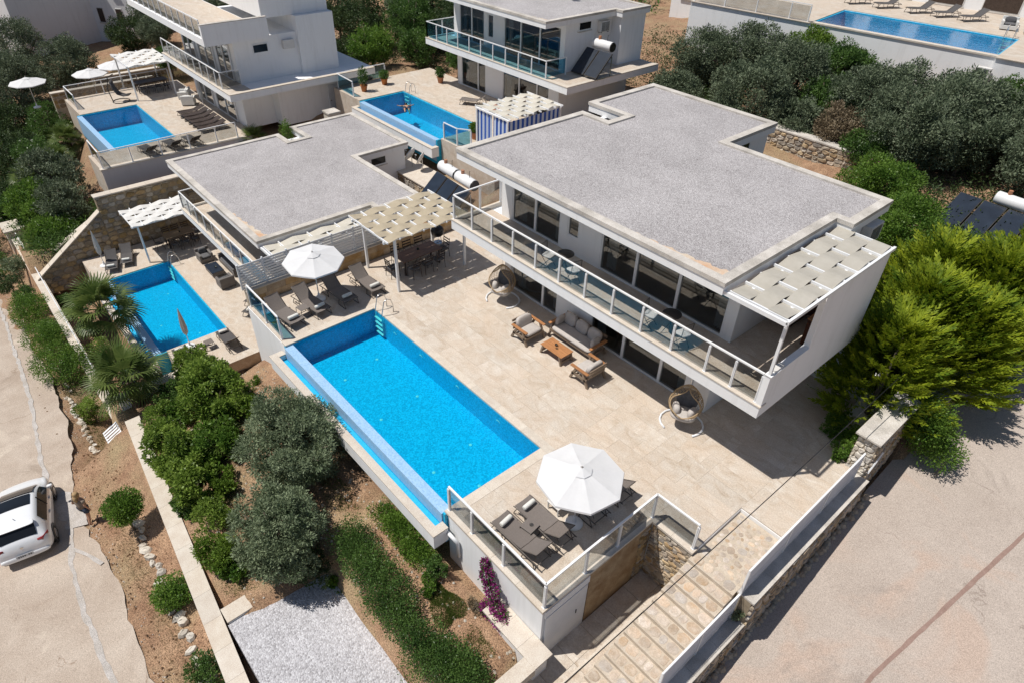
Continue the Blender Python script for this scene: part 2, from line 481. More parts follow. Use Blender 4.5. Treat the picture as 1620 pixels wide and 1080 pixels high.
def schlick(nt, f0, k, normal=None):
    """reflectance that is the same from either side of a thin pane"""
    lw = nd(nt, 'ShaderNodeLayerWeight', i_Blend=.5)
    if normal is not None: nt.links.new(normal, lw.inputs['Normal'])
    pw = nd(nt, 'ShaderNodeMath', operation='POWER'); pw.inputs[1].default_value = 5.0; nt.links.new(lw.outputs['Facing'], pw.inputs[0])
    ma = nd(nt, 'ShaderNodeMath', operation='MULTIPLY_ADD'); ma.inputs[1].default_value = (1 - f0) * k; ma.inputs[2].default_value = f0 * k; ma.use_clamp = True
    nt.links.new(pw.outputs[0], ma.inputs[0])
    return ma.outputs[0]
def water_mat(name, tint, wscale=2.4):
    m, nt, p = new_mat(name)
    nt.nodes.remove(p)
    out = nt.nodes['Material Output']
    vec = wpos(nt)
    h = noise(nt, wscale, 5, .6, vec, .6)
    bn = bump(nt, h, .35, .05)
    tr = nd(nt, 'ShaderNodeBsdfTransparent'); tr.inputs[0].default_value = (*tint, 1)
    gl = nd(nt, 'ShaderNodeBsdfGlossy', i_Roughness=.03); nt.links.new(bn, gl.inputs['Normal'])
    mx = nd(nt, 'ShaderNodeMixShader')
    nt.links.new(schlick(nt, .02, 1.0, bn), mx.inputs[0]); nt.links.new(tr.outputs[0], mx.inputs[1]); nt.links.new(gl.outputs[0], mx.inputs[2])
    nt.links.new(mx.outputs[0], out.inputs[0])
    MATS[name] = m
water_mat('water', (.34, .93, .985))
def glass_mat(name, tint, refl=1.0):
    m, nt, p = new_mat(name)
    nt.nodes.remove(p)
    out = nt.nodes['Material Output']
    vec = wpos(nt)
    tr = nd(nt, 'ShaderNodeBsdfTransparent')
    nt.links.new(ramp(nt, noise(nt, 1.5, 3, .5, vec), [(.3, tint), (.7, tuple(min(1, x * 1.1) for x in tint))]), tr.inputs[0])
    gl = nd(nt, 'ShaderNodeBsdfGlossy', i_Roughness=.01)
    mx = nd(nt, 'ShaderNodeMixShader')
    nt.links.new(schlick(nt, .04, refl), mx.inputs[0]); nt.links.new(tr.outputs[0], mx.inputs[1]); nt.links.new(gl.outputs[0], mx.inputs[2])
    nt.links.new(mx.outputs[0], out.inputs[0])
    MATS[name] = m
glass_mat('rail_glass', (.72, .735, .74), 1.0)
glass_mat('rail_glass_blue', (.42, .66, .76), 1.1)
glass_mat('window_glass', (.58, .62, .64), 2.6)
def fabric(name, a, b, trans=.3):
    m, nt, p = new_mat(name)
    out = nt.nodes['Material Output']
    vec = wpos(nt)
    c = ramp(nt, noise(nt, 3, 4, .6, vec), [(.3, a), (.7, b)])
    nt.links.new(c, p.inputs['Base Color'])
    p.inputs['Roughness'].default_value = .9
    nt.links.new(bump(nt, noise(nt, 120, 2, .5, vec), .15, .005), p.inputs['Normal'])
    tl = nd(nt, 'ShaderNodeBsdfTranslucent'); nt.links.new(c, tl.inputs[0])
    mx = nd(nt, 'ShaderNodeMixShader'); mx.inputs[0].default_value = trans
    nt.links.new(p.outputs[0], mx.inputs[1]); nt.links.new(tl.outputs[0], mx.inputs[2]); nt.links.new(mx.outputs[0], out.inputs[0])
    MATS[name] = m
fabric('canopy', (.71, .71, .715), (.76, .76, .765), .16)
fabric('shade_beige', (.42, .355, .25), (.48, .41, .30), .12)
fabric('shade_cream', (.58, .545, .46), (.65, .61, .53), .15)
fabric('shade_grey', (.44, .41, .35), (.50, .47, .41), .12)
fabric('shade_white', (.70, .69, .66), (.76, .75, .73), .15)
fabric('folded_cloth', (.62, .61, .58), (.70, .69, .66), .1)
def stripes_mat(name, a, b, axis, freq):
    m, nt, p = new_mat(name)
    vec = coord(nt, 'Object')
    sx = nd(nt, 'ShaderNodeSeparateXYZ'); nt.links.new(vec, sx.inputs[0])
    ad = nd(nt, 'ShaderNodeMath', operation='ADD'); nt.links.new(sx.outputs[0], ad.inputs[0]); nt.links.new(sx.outputs[1], ad.inputs[1])
    mu = nd(nt, 'ShaderNodeMath', operation='MULTIPLY'); mu.inputs[1].default_value = freq; nt.links.new(ad.outputs[0], mu.inputs[0])
    fr = nd(nt, 'ShaderNodeMath', operation='FRACT'); nt.links.new(mu.outputs[0], fr.inputs[0])
    r = ramp(nt, fr.outputs[0], [(.0, a), (.5, b)]); r.node.color_ramp.interpolation = 'CONSTANT'
    nt.links.new(r, p.inputs['Base Color']); p.inputs['Roughness'].default_value = .9
    MATS[name] = m
stripes_mat('blue_stripes', (.03, .10, .42), (.55, .62, .74), 0, 2.9)
def solar_mat(name):
    m, nt, p = new_mat(name)
    vec = wpos(nt)
    nt.links.new(ramp(nt, noise(nt, 2.0, 4, .6, vec), [(.3, (.014, .02, .032)), (.7, (.022, .032, .05))]), p.inputs['Base Color'])
    p.inputs['Roughness'].default_value = .3
    p.inputs['Specular IOR Level'].default_value = .35
    MATS[name] = m
solar_mat('solar')
def leaf_mat(name, dark, mid, light, trans=.35, rough=.55):
    m, nt, p = new_mat(name)
    out = nt.nodes['Material Output']
    ge = nt.nodes.new('ShaderNodeNewGeometry')
    c = ramp(nt, ge.outputs['Random Per Island'], [(.0, dark), (.5, mid), (1.0, light)])
    big = noise(nt, 1.3, 3, .5, ge.outputs['Position'])
    c = mixc(nt, .5, c, ramp(nt, big, [(.35, dark), (.65, light)]))
    nt.links.new(c, p.inputs['Base Color'])
    p.inputs['Roughness'].default_value = rough
    p.inputs['Specular IOR Level'].default_value = .3
    tl = nd(nt, 'ShaderNodeBsdfTranslucent'); nt.links.new(c, tl.inputs[0])
    mx = nd(nt, 'ShaderNodeMixShader'); mx.inputs[0].default_value = trans
    nt.links.new(p.outputs[0], mx.inputs[1]); nt.links.new(tl.outputs[0], mx.inputs[2]); nt.links.new(mx.outputs[0], out.inputs[0])
    MATS[name] = m
leaf_mat('leaf_olive', (.068, .105, .05), (.165, .215, .115), (.33, .39, .235), .22)
leaf_mat('leaf_olive_far', (.045, .07, .036), (.11, .145, .082), (.235, .28, .175), .2)
leaf_mat('leaf_citrus', (.065, .13, .018), (.17, .28, .04), (.33, .44, .09), .42, .4)
leaf_mat('leaf_hedge', (.032, .078, .018), (.075, .15, .034), (.15, .25, .06), .35, .4)
leaf_mat('leaf_vine', (.045, .11, .016), (.11, .22, .03), (.23, .36, .06), .42, .45)
leaf_mat('leaf_lime', (.07, .14, .015), (.12, .21, .024), (.19, .28, .04), .35)
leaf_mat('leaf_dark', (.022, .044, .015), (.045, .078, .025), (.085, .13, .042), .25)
leaf_mat('leaf_conifer', (.06, .125, .010), (.19, .29, .018), (.42, .47, .03), .4, .6)
leaf_mat('leaf_palm', (.05, .09, .018), (.10, .15, .035), (.19, .24, .07), .35, .4)
leaf_mat('leaf_dry', (.12, .09, .055), (.20, .155, .095), (.28, .22, .14), .2)
leaf_mat('petal_magenta', (.16, .012, .10), (.28, .022, .17), (.42, .06, .28), .35)
leaf_mat('grass', (.06, .10, .018), (.11, .16, .03), (.20, .24, .06), .3)
leaf_mat('dry_grass', (.20, .155, .075), (.30, .24, .12), (.38, .32, .18), .3)

# ------------------------------------------------------------------ terrain
Z2 = -5.78; Z3 = -1.6; Z4 = .6; Z5 = 6.0     # deck levels of the other villas
def zl(x):                     # road on the left, falling away from the camera
    return -5.0 + (.125 * x if x < 0 else .07 * x)
def zr(y):                     # lane on the right, falling towards the camera
    return -1.15 + (y - 7.0) * .14
CT = [(-1, 2, -.6), (6, 4, -.6), (12, 4, -.6), (16, 8, -.4), (6, 10, -.5), (12, 11, -.3), (0, 11, -.9), (-3, 9, -1.6), (2, 15, .1), (8, 14.5, .5), (13, 14, .5),
      (-20, -3, -6.6), (-12, -3, -6.6), (-9, -3, -6.6), (-16, 0, -6.4), (-12, 4, -6.0), (-20, 3, -6.0), (-7, 2, -5.5), (-5, -2, -5.8), (-8, 7, -4.2), (-15, 9, -3.4), (-21, 8, -3.6),
      (-36, 0, -2.6), (-28, -1, -2.6), (-30, 8, -2.2), (-38, 6, -2.2), (-30, 14, -1.8), (-43, 2, -3.4), (-44, 8, -2.6), (-30, -6.5, -6.8), (-38, -6.5, -7.6), (-46, -5, -7.4),
      (-20, 15, -.2), (-12, 15, -.2), (-12, 22, 0), (-20, 24, .3), (-27, 18, .4), (-26, 13, -1.2), (-16, 10.6, -2.2), (-6, 22, .3), (-5, 14, -.4), (-6, 28, 1.2),
      (0, 19, .9), (5, 19, 1.1), (10, 18, 1.0), (14, 18, 1.1), (2, 26, 2.2), (8, 26, 2.2), (14, 25, 2.0), (-2, 32, 3.0), (6, 33, 3.4), (13, 32, 3.2),
      (0, 40, 4.6), (8, 40, 4.8), (-8, 42, 4.4), (14, 40, 4.6), (4, 50, 5.2), (-6, 52, 4.8), (16, 50, 5.4), (-16, 36, 2.6), (-26, 32, 1.4), (-36, 26, .4),
      (17, 12, .35), (17, 16, .9), (17.4, 21, 1.7), (18, 28, 2.4),
      (-50, 6, -3.6), (-58, 0, -5.4), (-70, 6, -4.6), (-60, 18, -2.2), (-50, 22, -.8), (-80, 30, -2), (-60, 44, 1), (-30, 60, 4), (20, 80, 8), (-90, -8, -8),
      (-20, 80, 6), (60, 60, 9), (60, 20, 4), (50, -20, -2)]
CA = np.array(CT)
def tz_arr(X, Y):
    """terrain height: control heights inside, the two lanes and the front gardens shaped on top"""
    sh = X.shape
    x = X.ravel(); y = Y.ravel()
    num = np.zeros_like(x); den = np.zeros_like(x)
    for cx, cy, cz in CT:
        w = 1.0 / ((x - cx) ** 2 + (y - cy) ** 2 + 1.0) ** 1.6
        num += w * cz; den += w
    z = num / den
    road = np.where(x < 0, -5.0 + .125 * x, -5.0 + .07 * x)
    # garden in front of the main pool
    t = np.clip((-4.0 - y) / 5.4, 0, 1)
    g = -1.75 - 1.75 * t + np.minimum(0, x + .5) * .34 * (1 - .4 * t)
    g = np.where(x > 7.0, np.where(y < -6.5, -3.7, g), g)
    g = g - np.clip(-3.0 - x, 0, 3.2) * 1.05 * np.clip((y + 7.6) / 1.6, 0, 1)
    g = g + .05 * np.sin(x * 2.1) * np.sin(y * 2.7)
    ing = (x > -7.6) & (x < 14.7) & (y < -3.4) & (y > -9.9)
    z = np.where(ing, g, z)
    # bed in front of the lower villa
    g2 = -6.9 - .5 * np.clip((-7.0 - y) / 2.6, 0, 1) + np.clip((x + 9) * .05, -1.2, .5)
    z = np.where((x <= -7.6) & (x > -24) & (y < -6.2) & (y > -9.9), g2, z)
    # planted strip along the road
    edge = -9.9
    ts = np.clip((edge - y) / 2.0, 0, 1)
    strip = np.where(x > -5, -4.4, -7.0 + np.clip((x + 9) * .06, -4, .6)) * (1 - ts) + road * ts
    z = np.where(y <= edge, np.minimum(strip, np.where(ts < 1, strip, road - .06)), z)
    z = np.where(y < edge - 2.0, road - .06, z)
    for (a, b, c, d, zz) in ((-3.3, 17.0, -4.3, 13, -2.2), (-22.7, -8.0, -7.2, 3.5, Z2 - 2.2), (-40.4, -25.2, -2.6, 6.0, Z3 - 1.8), (-36.4, -25.2, -3.9, 6.0, Z3 - 1.8), (-24.4, -7.2, 11.5, 20.0, Z4 - 2.0), (-8, 17, 35.4, 52, Z5 - 2.6)):
        z = np.where((x > a) & (x < b) & (y > c) & (y < d), np.minimum(z, zz), z)
    lane = -1.15 + (y - 7.0) * .14 - .08
    z = np.where((x > np.where(y < 9.5, 16.7, 17.5)) & (y > -14) & (y < 26), np.minimum(lane, np.where(x > 17.5, 99, z)), z)
    z = np.where((x > 14.0) & (x <= 17.5) & (y < .8) & (y > -12), -3.6, z)
    return z.reshape(sh)
def tz(x, y):
    return float(tz_arr(np.array([x], float), np.array([y], float))[0])
xs = np.concatenate([np.linspace(-400, -100, 16), np.arange(-95, -45, 2.5), np.arange(-45, 20, .4), np.arange(20, 34, .8), np.linspace(36, 400, 18)])
ys = np.concatenate([np.linspace(-400, -40, 14), np.arange(-36, -14, 1.5), np.arange(-14, 30, .4), np.arange(30, 60, 1.2), np.linspace(62, 500, 22)])
GX, GY = np.meshgrid(xs, ys, indexing='ij')
GZ = tz_arr(GX, GY)
GZ += .04 * np.sin(GX * 3.3 + np.sin(GY * 1.7) * 2) * np.cos(GY * 2.9)
me = bpy.data.meshes.new('ground')
V = np.stack([GX.ravel(), GY.ravel(), GZ.ravel()], 1)
nx, ny = GX.shape
I = (np.arange(nx - 1)[:, None] * ny + np.arange(ny - 1)[None]).ravel()
F = np.stack([I, I + ny, I + ny + 1, I + 1], 1)
def fast_mesh(name, V, F, mat, smooth=False):
    me = bpy.data.meshes.new(name)
    n = len(F); k = F.shape[1]
    me.vertices.add(len(V)); me.vertices.foreach_set('co', V.astype(np.float32).ravel())
    me.loops.add(n * k); me.loops.foreach_set('vertex_index', F.astype(np.int32).ravel())
    me.polygons.add(n); me.polygons.foreach_set('loop_start', np.arange(0, n * k, k, dtype=np.int32))
    me.polygons.foreach_set('loop_total', np.full(n, k, dtype=np.int32))
    if smooth: me.polygons.foreach_set('use_smooth', np.ones(n, dtype=bool))
    me.materials.append(mat)
    me.update(calc_edges=True)
    return me
ground = bpy.data.objects.new('ground', fast_mesh('ground', V, F, MATS['soil'], True))
COL.objects.link(ground); tag(ground, 'bare reddish brown earth of the hillside gardens', None, None, 'structure')

# ------------------------------------------------------------------ the two lanes
def sheet(name, label, xa, ya, zf, mat, eps=.012):
    X, Y = np.meshgrid(xa, ya, indexing='ij'); Zz = zf(X, Y) + eps
    V = np.stack([X.ravel(), Y.ravel(), Zz.ravel()], 1); a, b = X.shape
    I = (np.arange(a - 1)[:, None] * b + np.arange(b - 1)[None]).ravel()
    o = bpy.data.objects.new(name, fast_mesh(name, V, np.stack([I, I + b, I + b + 1, I + 1], 1), mat, True))
    COL.objects.link(o); return tag(o, label, None, None, 'structure')
ZLa = lambda X, Y: np.where(X < 0, -5.0 + .125 * X, -5.0 + .07 * X)
ZRa = lambda X, Y: -1.15 + (Y - 7.0) * .14 + 0 * X
# ragged edge of the left road against the planted strip
def ragged(name, label, mat):
    xa = np.arange(-70, 26, .35)
    ed = -12.1 + .85 * np.clip((-4.5 - xa) / 4.5, 0, 1) + .10 * np.sin(xa * .8) + .05 * np.sin(xa * 2.7 + 1) + .035 * rng.standard_normal(len(xa))
    rows = [ed, np.full_like(xa, -12.9), np.full_like(xa, -15.0), np.full_like(xa, -20.0), np.full_like(xa, -34.0)]
    Y = np.stack(rows, 1); X = np.repeat(xa[:, None], Y.shape[1], 1)
    Z = ZLa(X, Y) + .012; Z[:, 0] -= .03
    V = np.stack([X.ravel(), Y.ravel(), Z.ravel()], 1); a, b = X.shape
    I = (np.arange(a - 1)[:, None] * b + np.arange(b - 1)[None]).ravel()
    o = bpy.data.objects.new(name, fast_mesh(name, V, np.stack([I, I + 1, I + b + 1, I + b], 1), mat, True))
    COL.objects.link(o); tag(o, label, None, None, 'structure')
ragged('road', 'worn beige concrete road below the villas on the left', MATS['road_left'])
sheet('road', 'sloping beige concrete lane beside the stone wall on the right', np.arange(17.5, 34, .6), np.arange(-16, 27, .8), ZRa, MATS['road_right'])
# concrete drain channel that snakes along the left road, with the apron below the gate
def ribbon(name, label, pts, w, zf, mat, eps, jag=.05):
    mb = MB(); vs = []; n = len(pts)
    P = [Vector((*p, 0)) for p in pts]
    fine = []
    for i in range(n - 1):
        k = max(2, int((P[i + 1] - P[i]).length / .3))
        for j in range(k): fine.append(P[i].lerp(P[i + 1], j / k))
    fine.append(P[-1])
    fs = []
    for i, p in enumerate(fine):
        d = (fine[min(i + 1, len(fine) - 1)] - fine[max(i - 1, 0)]).normalized(); nrm = Vector((-d.y, d.x, 0))
        for s in (-1, 1):
            q = p + nrm * s * (w / 2 + random.uniform(-jag, jag))
            vs.append((q.x, q.y, zf(q.x, q.y) + eps))
        if i: fs.append((2 * i - 2, 2 * i - 1, 2 * i + 1, 2 * i))
    mb.add(vs, fs)
    o = mb.build(name, mat); return tag(o, label, None, None, 'structure')
fl = lambda x, y: zl(x)
ribbon('drain_channel', 'pale cement strip filling the drain down the left road', [(-40, -11.9), (-22, -12.0), (-12, -12.3), (-7.0, -12.75), (-3.6, -12.85), (-1.6, -12.6), (.2, -13.0), (2.4, -13.15), (5.8, -13.1), (9, -13.2), (16, -13.3)], .15, fl, MATS['drain'], .02)
ribbon('cement_patch', 'pale cement patch on the left road by the car', [(-3.9, -12.8), (-2.9, -12.5), (-2.0, -12.3), (-1.5, -12.5)], .75, fl, MATS['drain'], .024, .16)
ribbon('cement_patch', 'cement branch running from the drain toward the ball topped tree', [(-.4, -12.85), (.3, -12.45), (1.0, -12.2)], .16, fl, MATS['drain'], .028)
fr_ = lambda x, y: zr(y)
ribbon('expansion_joint', 'long reddish joint crossing the right hand lane', [(19.95, -6), (20.1, -1.0), (20.55, 3.0), (21.5, 9.5)], .11, fr_, MATS['joint'], .018, .015)

# ------------------------------------------------------------------ paving, stones
UNIT = {}
def unit_box(mat):
    if ('box', mat) not in UNIT:
        UNIT[('box', mat)] = MB().box(-.5, .5, -.5, .5, -.5, .5).mesh('slab', MATS[mat])
    return UNIT[('box', mat)]
def piece(name, me, parent, M):
    o = bpy.data.objects.new(name, me); COL.objects.link(o); o.parent = parent; o.matrix_basis = M
    return o
def slabs(parent, rect, z, dx, dy, mat, name='paving_slab', th=.04, gap=.0035, stagger=True):
    x0, x1, y0, y1 = rect
    ny = max(1, round((y1 - y0) / dy)); hy = (y1 - y0) / ny
    me = unit_box(mat)
    for j in range(ny):
        nx = max(1, round((x1 - x0) / dx)); hx = (x1 - x0) / nx
        cuts = [x0 + hx * i for i in range(nx + 1)]
        if stagger and nx > 1 and j % 2:
            cuts = [x0] + [c - hx * random.uniform(.35, .6) for c in cuts[1:-1]] + [cuts[-1] - hx * .45, x1]
        for a, b in zip(cuts[:-1], cuts[1:]):
            if b - a < .05: continue
            cz = z - th / 2 + random.uniform(-.0015, .0015)
            piece(name, me, parent, Matrix.Translation(((a + b) / 2, y0 + hy * (j + .5), cz)) @ Matrix.Diagonal((b - a - gap, hy - gap, th, 1)))
def stone_mesh(mat, k):
    key = ('stone', mat, k)
    if key not in UNIT:
        r = random.Random(k * 7 + 3); n = 9; mb = MB()
        ring0 = []; ring1 = []
        for i in range(n):
            t = 2 * math.pi * (i + r.uniform(-.25, .25)) / n
            c, s = math.cos(t), math.sin(t)
            q = 1.0 / max(abs(c), abs(s)) * r.uniform(.86, 1.0)
            q = .55 * q + .45 * 1.03
            x, y = c * q * .5, s * q * .5
            ring0.append((x, y, -.5)); ring1.append((x * .84, y * .84, .5 + r.uniform(-.25, .25)))
        mid = [(a[0], a[1], .15) for a in ring0]
        mb.loft([ring0, mid, ring1], cap=True)
        UNIT[key] = mb.mesh('stone', MATS[mat], False)
    return UNIT[key]
def stone_face(parent, o, u, v, n, W, H, rowh=(.16, .28), ww=(.2, .46), mat='stone', depth=.06, maxn=300, top=None, proud=.5, name='stone', base=None):
    """irregular coursed stones laid on the plane o + a*u + b*v, standing proud along n"""
    o, u, v, n = Vector(o), Vector(u).normalized(), Vector(v).normalized(), Vector(n).normalized()
    b = 0.0; cnt = 0
    while b < H - .03 and cnt < maxn:
        h = min(random.uniform(*rowh), H - b)
        a = -random.uniform(0, ww[0] * .5)
        while a < W and cnt < maxn:
            w = random.uniform(*ww)
            a0 = max(a, 0.0); a1 = min(a + w, W)
            a += w
            if a1 - a0 < .07: continue
            mid = (a0 + a1) / 2
            if top is not None and b + h > top(mid) + .02: continue
            if base is not None and b + h < base(mid): continue
            M = Matrix.Identity(4)
            jw = (a1 - a0) * random.uniform(.92, .99) ; jh = h * random.uniform(.88, .98)
            ang = random.uniform(-.10, .10)
            uu = u * math.cos(ang) + v * math.sin(ang); vv = v * math.cos(ang) - u * math.sin(ang)
            pos = o + u * mid + v * (b + h / 2) + n * (depth * (proud - .5) + random.uniform(-.012, .012))
            for i in range(3):
                M[i][0] = uu[i] * jw; M[i][1] = vv[i] * jh; M[i][2] = n[i] * depth; M[i][3] = pos[i] - (parent.location[i] if parent is not None else 0)
            piece(name, stone_mesh(mat, random.randrange(7)), parent, M); cnt += 1
        b += h
    return cnt

# ------------------------------------------------------------------ main terrace
terr = MB()
for (x0, x1, y0, y1) in ((-3.38, -.12, -3.9, 7.0), (-.12, 10.12, .12, 13.0), (10.12, 14.15, -3.8, 13.0), (14.15, 15.58, .56, 13.0), (15.58, 17.1, 2.93, 13.0)):
    terr.box(x0 + .002, x1 - .002, y0, y1, -3.4, -.045)
terrace = struct(terr, 'terrace', MATS['plaster'], 'cream travertine terrace round the big front pool')
for r in ((-3.3, -.32, -3.88, 6.9), (-.32, 10.36, .32, 5.42), (-.32, 1.9, 5.42, 6.9), (10.36, 12.4, .32, 5.42), (10.36, 14.1, -3.55, .32), (12.4, 14.1, .32, 10.2), (14.1, 15.56, .8, 10.2), (15.56, 17.05, 2.95, 8.2)):
    slabs(terrace, r, 0, 1.02, .61, 'travertine')
for r in ((-.32, 10.36, .0, .32), (-.32, 0, -3.9, 0), (10.0, 10.36, -3.55, 0)):
    lx = r[1] - r[0] > r[3] - r[2]
    slabs(terrace, r, .006, 1.3 if lx else 2, 2 if lx else 1.3, 'coping', 'coping_slab', .06, .006, False)
slabs(terrace, (10.02, 14.2, -3.86, -3.55), .03, 1.05, 2, 'coping', 'coping_slab', .08, .006, False)
slabs(terrace, (14.1, 15.6, .5, .8), .03, .75, 2, 'coping', 'coping_slab', .08, .006, False)
slabs(terrace, (13.86, 14.2, -3.55, .5), .03, 2, 1.0, 'coping', 'coping_slab', .08, .006, False)

# ------------------------------------------------------------------ pools
def make_pool(label, wlabel, M, x0, x1, y0, y1, z, depth, dam=True, trough=True, lights=()):
    """basin open to the sky; the overflow dam and its trough lie on the y0 side"""
    loc = M @ Vector((x0, y0, z))
    root = thing('swimming_pool', label, 'pool', loc)
    Mi = Matrix.Translation(-loc) @ M
    def b(mb, name, mat, **k): return mb.xform(Mi).build(name, MATS[mat], root, **k)
    yd = y0 - (.0 if dam else 0)
    b(MB().box(x0 - .1, x1 + .1, y0 - .3, y1 + .1, z - depth - .2, z - depth), 'basin_floor', 'mosaic')
    b(MB().box(x0 - .1, x0, y0 - .3, y1 + .1, z - depth, z - .06), 'basin_wall', 'mosaic')
    b(MB().box(x1, x1 + .1, y0 - .3, y1 + .1, z - depth, z - .06), 'basin_wall', 'mosaic')
    b(MB().box(x0, x1, y1, y1 + .1, z - depth, z - .06), 'basin_wall', 'mosaic')
    if dam:
        b(MB().box(x0 + .002, x1 - .002, y0 - .34, y0, z - depth, z - .08), 'overflow_dam', 'mosaic_pale')
    else:
        b(MB().box(x0, x1, y0 - .1, y0, z - depth, z - .06), 'basin_wall', 'mosaic')
    if trough:
        b(MB().box(x0 - .28, x1 + .28, y0 - .62, y0 - .342, z - .9, z - .62), 'trough_floor', 'mosaic_pale')
        tw = MB().box(x0 - .3, x1 + .3, y0 - .86, y0 - .62, z - .98, z - .42)
        tw.box(x0 - .3, x0 - .05, y0 - .62, y0 - .34, z - .98, z - .42).box(x1 + .05, x1 + .3, y0 - .62, y0 - .34, z - .98, z - .42)
        b(tw, 'trough_wall', 'plaster')
        cp = MB().box(x0 - .32, x1 + .32, y0 - .88, y0 - .60, z - .42, z - .38)
        cp.box(x0 - .32, x0 - .03, y0 - .60, y0 - .342, z - .42, z - .38).box(x1 + .03, x1 + .32, y0 - .60, y0 - .342, z - .42, z - .38)
        b(cp, 'trough_coping', 'coping')
        b(MB().box(x0 + .02, x1 - .02, y0 - .60, y0 - .35, z - .66, z - .555), 'trough_water', 'water')
    for (lx, ly) in lights:
        b(MB().lathe([(.055, 0), (.055, .012), (.03, .018)], (lx, ly, z - depth), 10), 'floor_inlet', 'tile_white')
    w = MB(); w.add([(x0, y0, z - .1), (x1, y0, z - .1), (x1, y1, z - .1), (x0, y1, z - .1)], [(0, 1, 2, 3)])
    w.xform(M); tag(w.build('water', MATS['water']), wlabel, None, None, 'structure')
    return root
I4 = Matrix.Identity(4)
mp = make_pool('long blue mosaic overflow pool on the near terrace', 'clear blue water of the near pool', I4, 0, 10, -3.61, 0, 0, 1.15, lights=[(1.6, -1.0), (1.9, -2.6), (4.4, -1.0), (4.6, -2.7), (7.6, -1.0), (7.8, -2.7), (9.2, -1.9)])
for x in (1.5, 3.3, 5.6, 7.9): MB().tube([(x - .09, -.015 + 3.61, -.42), (x - .05, -.03 + 3.61, -.36), (x + .05, -.03 + 3.61, -.36), (x + .09, -.015 + 3.61, -.42)], .016, 6).build('wall_inlet', MATS['tile_white'], mp)
# lower villa's deck and pool
Z2 = -5.78
d2 = MB()
for (x0, x1, y0, y1) in ((-22.85, -19.66, -7.1, 2.0), (-19.66, -10.85, -3.06, 2.0), (-10.85, -7.85, -6.2, 2.0)):
    d2.box(x0 + .002, x1 - .002, y0, y1, Z2 - 2.6, Z2)
struct(d2, 'terrace', MATS['travertine'], 'cream terrace of the lower left villa')
make_pool('blue pool of the lower villa by the two fan palms', 'blue water of the lower villa pool', I4, -19.6, -10.91, -6.45, -3.12, Z2, 1.2, lights=[(-18, -4), (-15, -5.4), (-13, -4), (-12, -5.6)])
# far left villa
Z3 = -1.6
d3 = MB()
for (x0, x1, y0, y1) in ((-40.5, -36.26, -2.4, 6.0), (-36.26, -28.0, 1.5, 6.0), (-28.0, -25.1, -4.0, 6.0)):
    d3.box(x0 + .002, x1 - .002, y0, y1, Z3 - 2.0, Z3)
struct(d3, 'terrace', MATS['travertine'], 'cream terrace of the far left villa')
wallp = thing('retaining_wall', 'smooth pinkish grey wall carrying the far left terrace', 'wall', (-25.1, -4, Z3 - 2))
MB().box(-.02, .03, 0, 9.6, -1.6, 1.98).build('wall_face', MATS['plaster_grey'], wallp)
MB().box(-.25, .06, -.06, 9.6, 1.985, 2.05).build('wall_coping', MATS['coping'], wallp)
make_pool('blue pool of the far left villa', 'blue water of the far left pool', I4, -36.2, -28.1, -2.3, 1.45, Z3, 1.3, trough=False, lights=[(-30, 0)])
# villa behind, uphill
OFF4 = Vector((-22.1, 14.4, .6)); Z4 = .6
d4 = MB()
for (x0, x1, y0, y1) in ((-24.6, -21.1, 12.0, 20.4), (-21.1, -12.1, 15.6, 20.4), (-12.1, -7.0, 12.3, 20.4)):
    d4.box(x0 + .002, x1 - .002, y0, y1, Z4 - 2.6, Z4)
struct(d4, 'terrace', MATS['travertine'], 'warm travertine terrace of the uphill villa')
make_pool('blue pool of the uphill villa with a swimmer in it', 'blue water of the uphill pool', I4, -21.0, -12.2, 12.3, 15.5, Z4, 1.4, lights=[(-14, 14)])
# top right terrace
M5 = Matrix.Translation((-2.96, 41.48, 0)) @ Matrix.Rotation(RAD(6.3), 4, 'Z'); Z5 = 6.0
d5 = MB()
for (x0, x1, y0, y1) in ((-9, .0 - .1, -6.0, 14), (-.1, 10.9, .1, 14), (10.9, 24, -6.0, 14)):
    d5.box(x0 + .002, x1 - .002, y0, y1, Z5 - 3, Z5 - .04)
d5.xform(M5); t5 = struct(d5, 'terrace', MATS['plaster'], 'pale terrace along the top right edge')
d5 = MB()
for (x0, x1, y0, y1) in ((-9, -.1, -6.1, 14), (-.1, 10.9, .1, 14), (10.9, 24, -6.1, 14)): d5.box(x0 + .002, x1 - .002, y0, y1, Z5 - .038, Z5)
d5.xform(M5).build('paving', MATS['travertine'], t5)
make_pool('blue pool at the top right', 'blue water of the top right pool', M5, 0, 10.8, -5.2, 0, Z5, 1.4, dam=False, trough=False)
pw = thing('retaining_wall', 'white wall holding the top right pool above the olive trees', 'wall', M5 @ Vector((0, -5.6, Z5 - 3)), 6.3)
MB().box(-.1, 11.0, -.05, .28, -.6, 2.9).build('wall_face', MATS['plaster'], pw)
MB().box(-.15, 11.05, -.12, .32, 2.905, 2.99).build('wall_coping', MATS['coping'], pw)

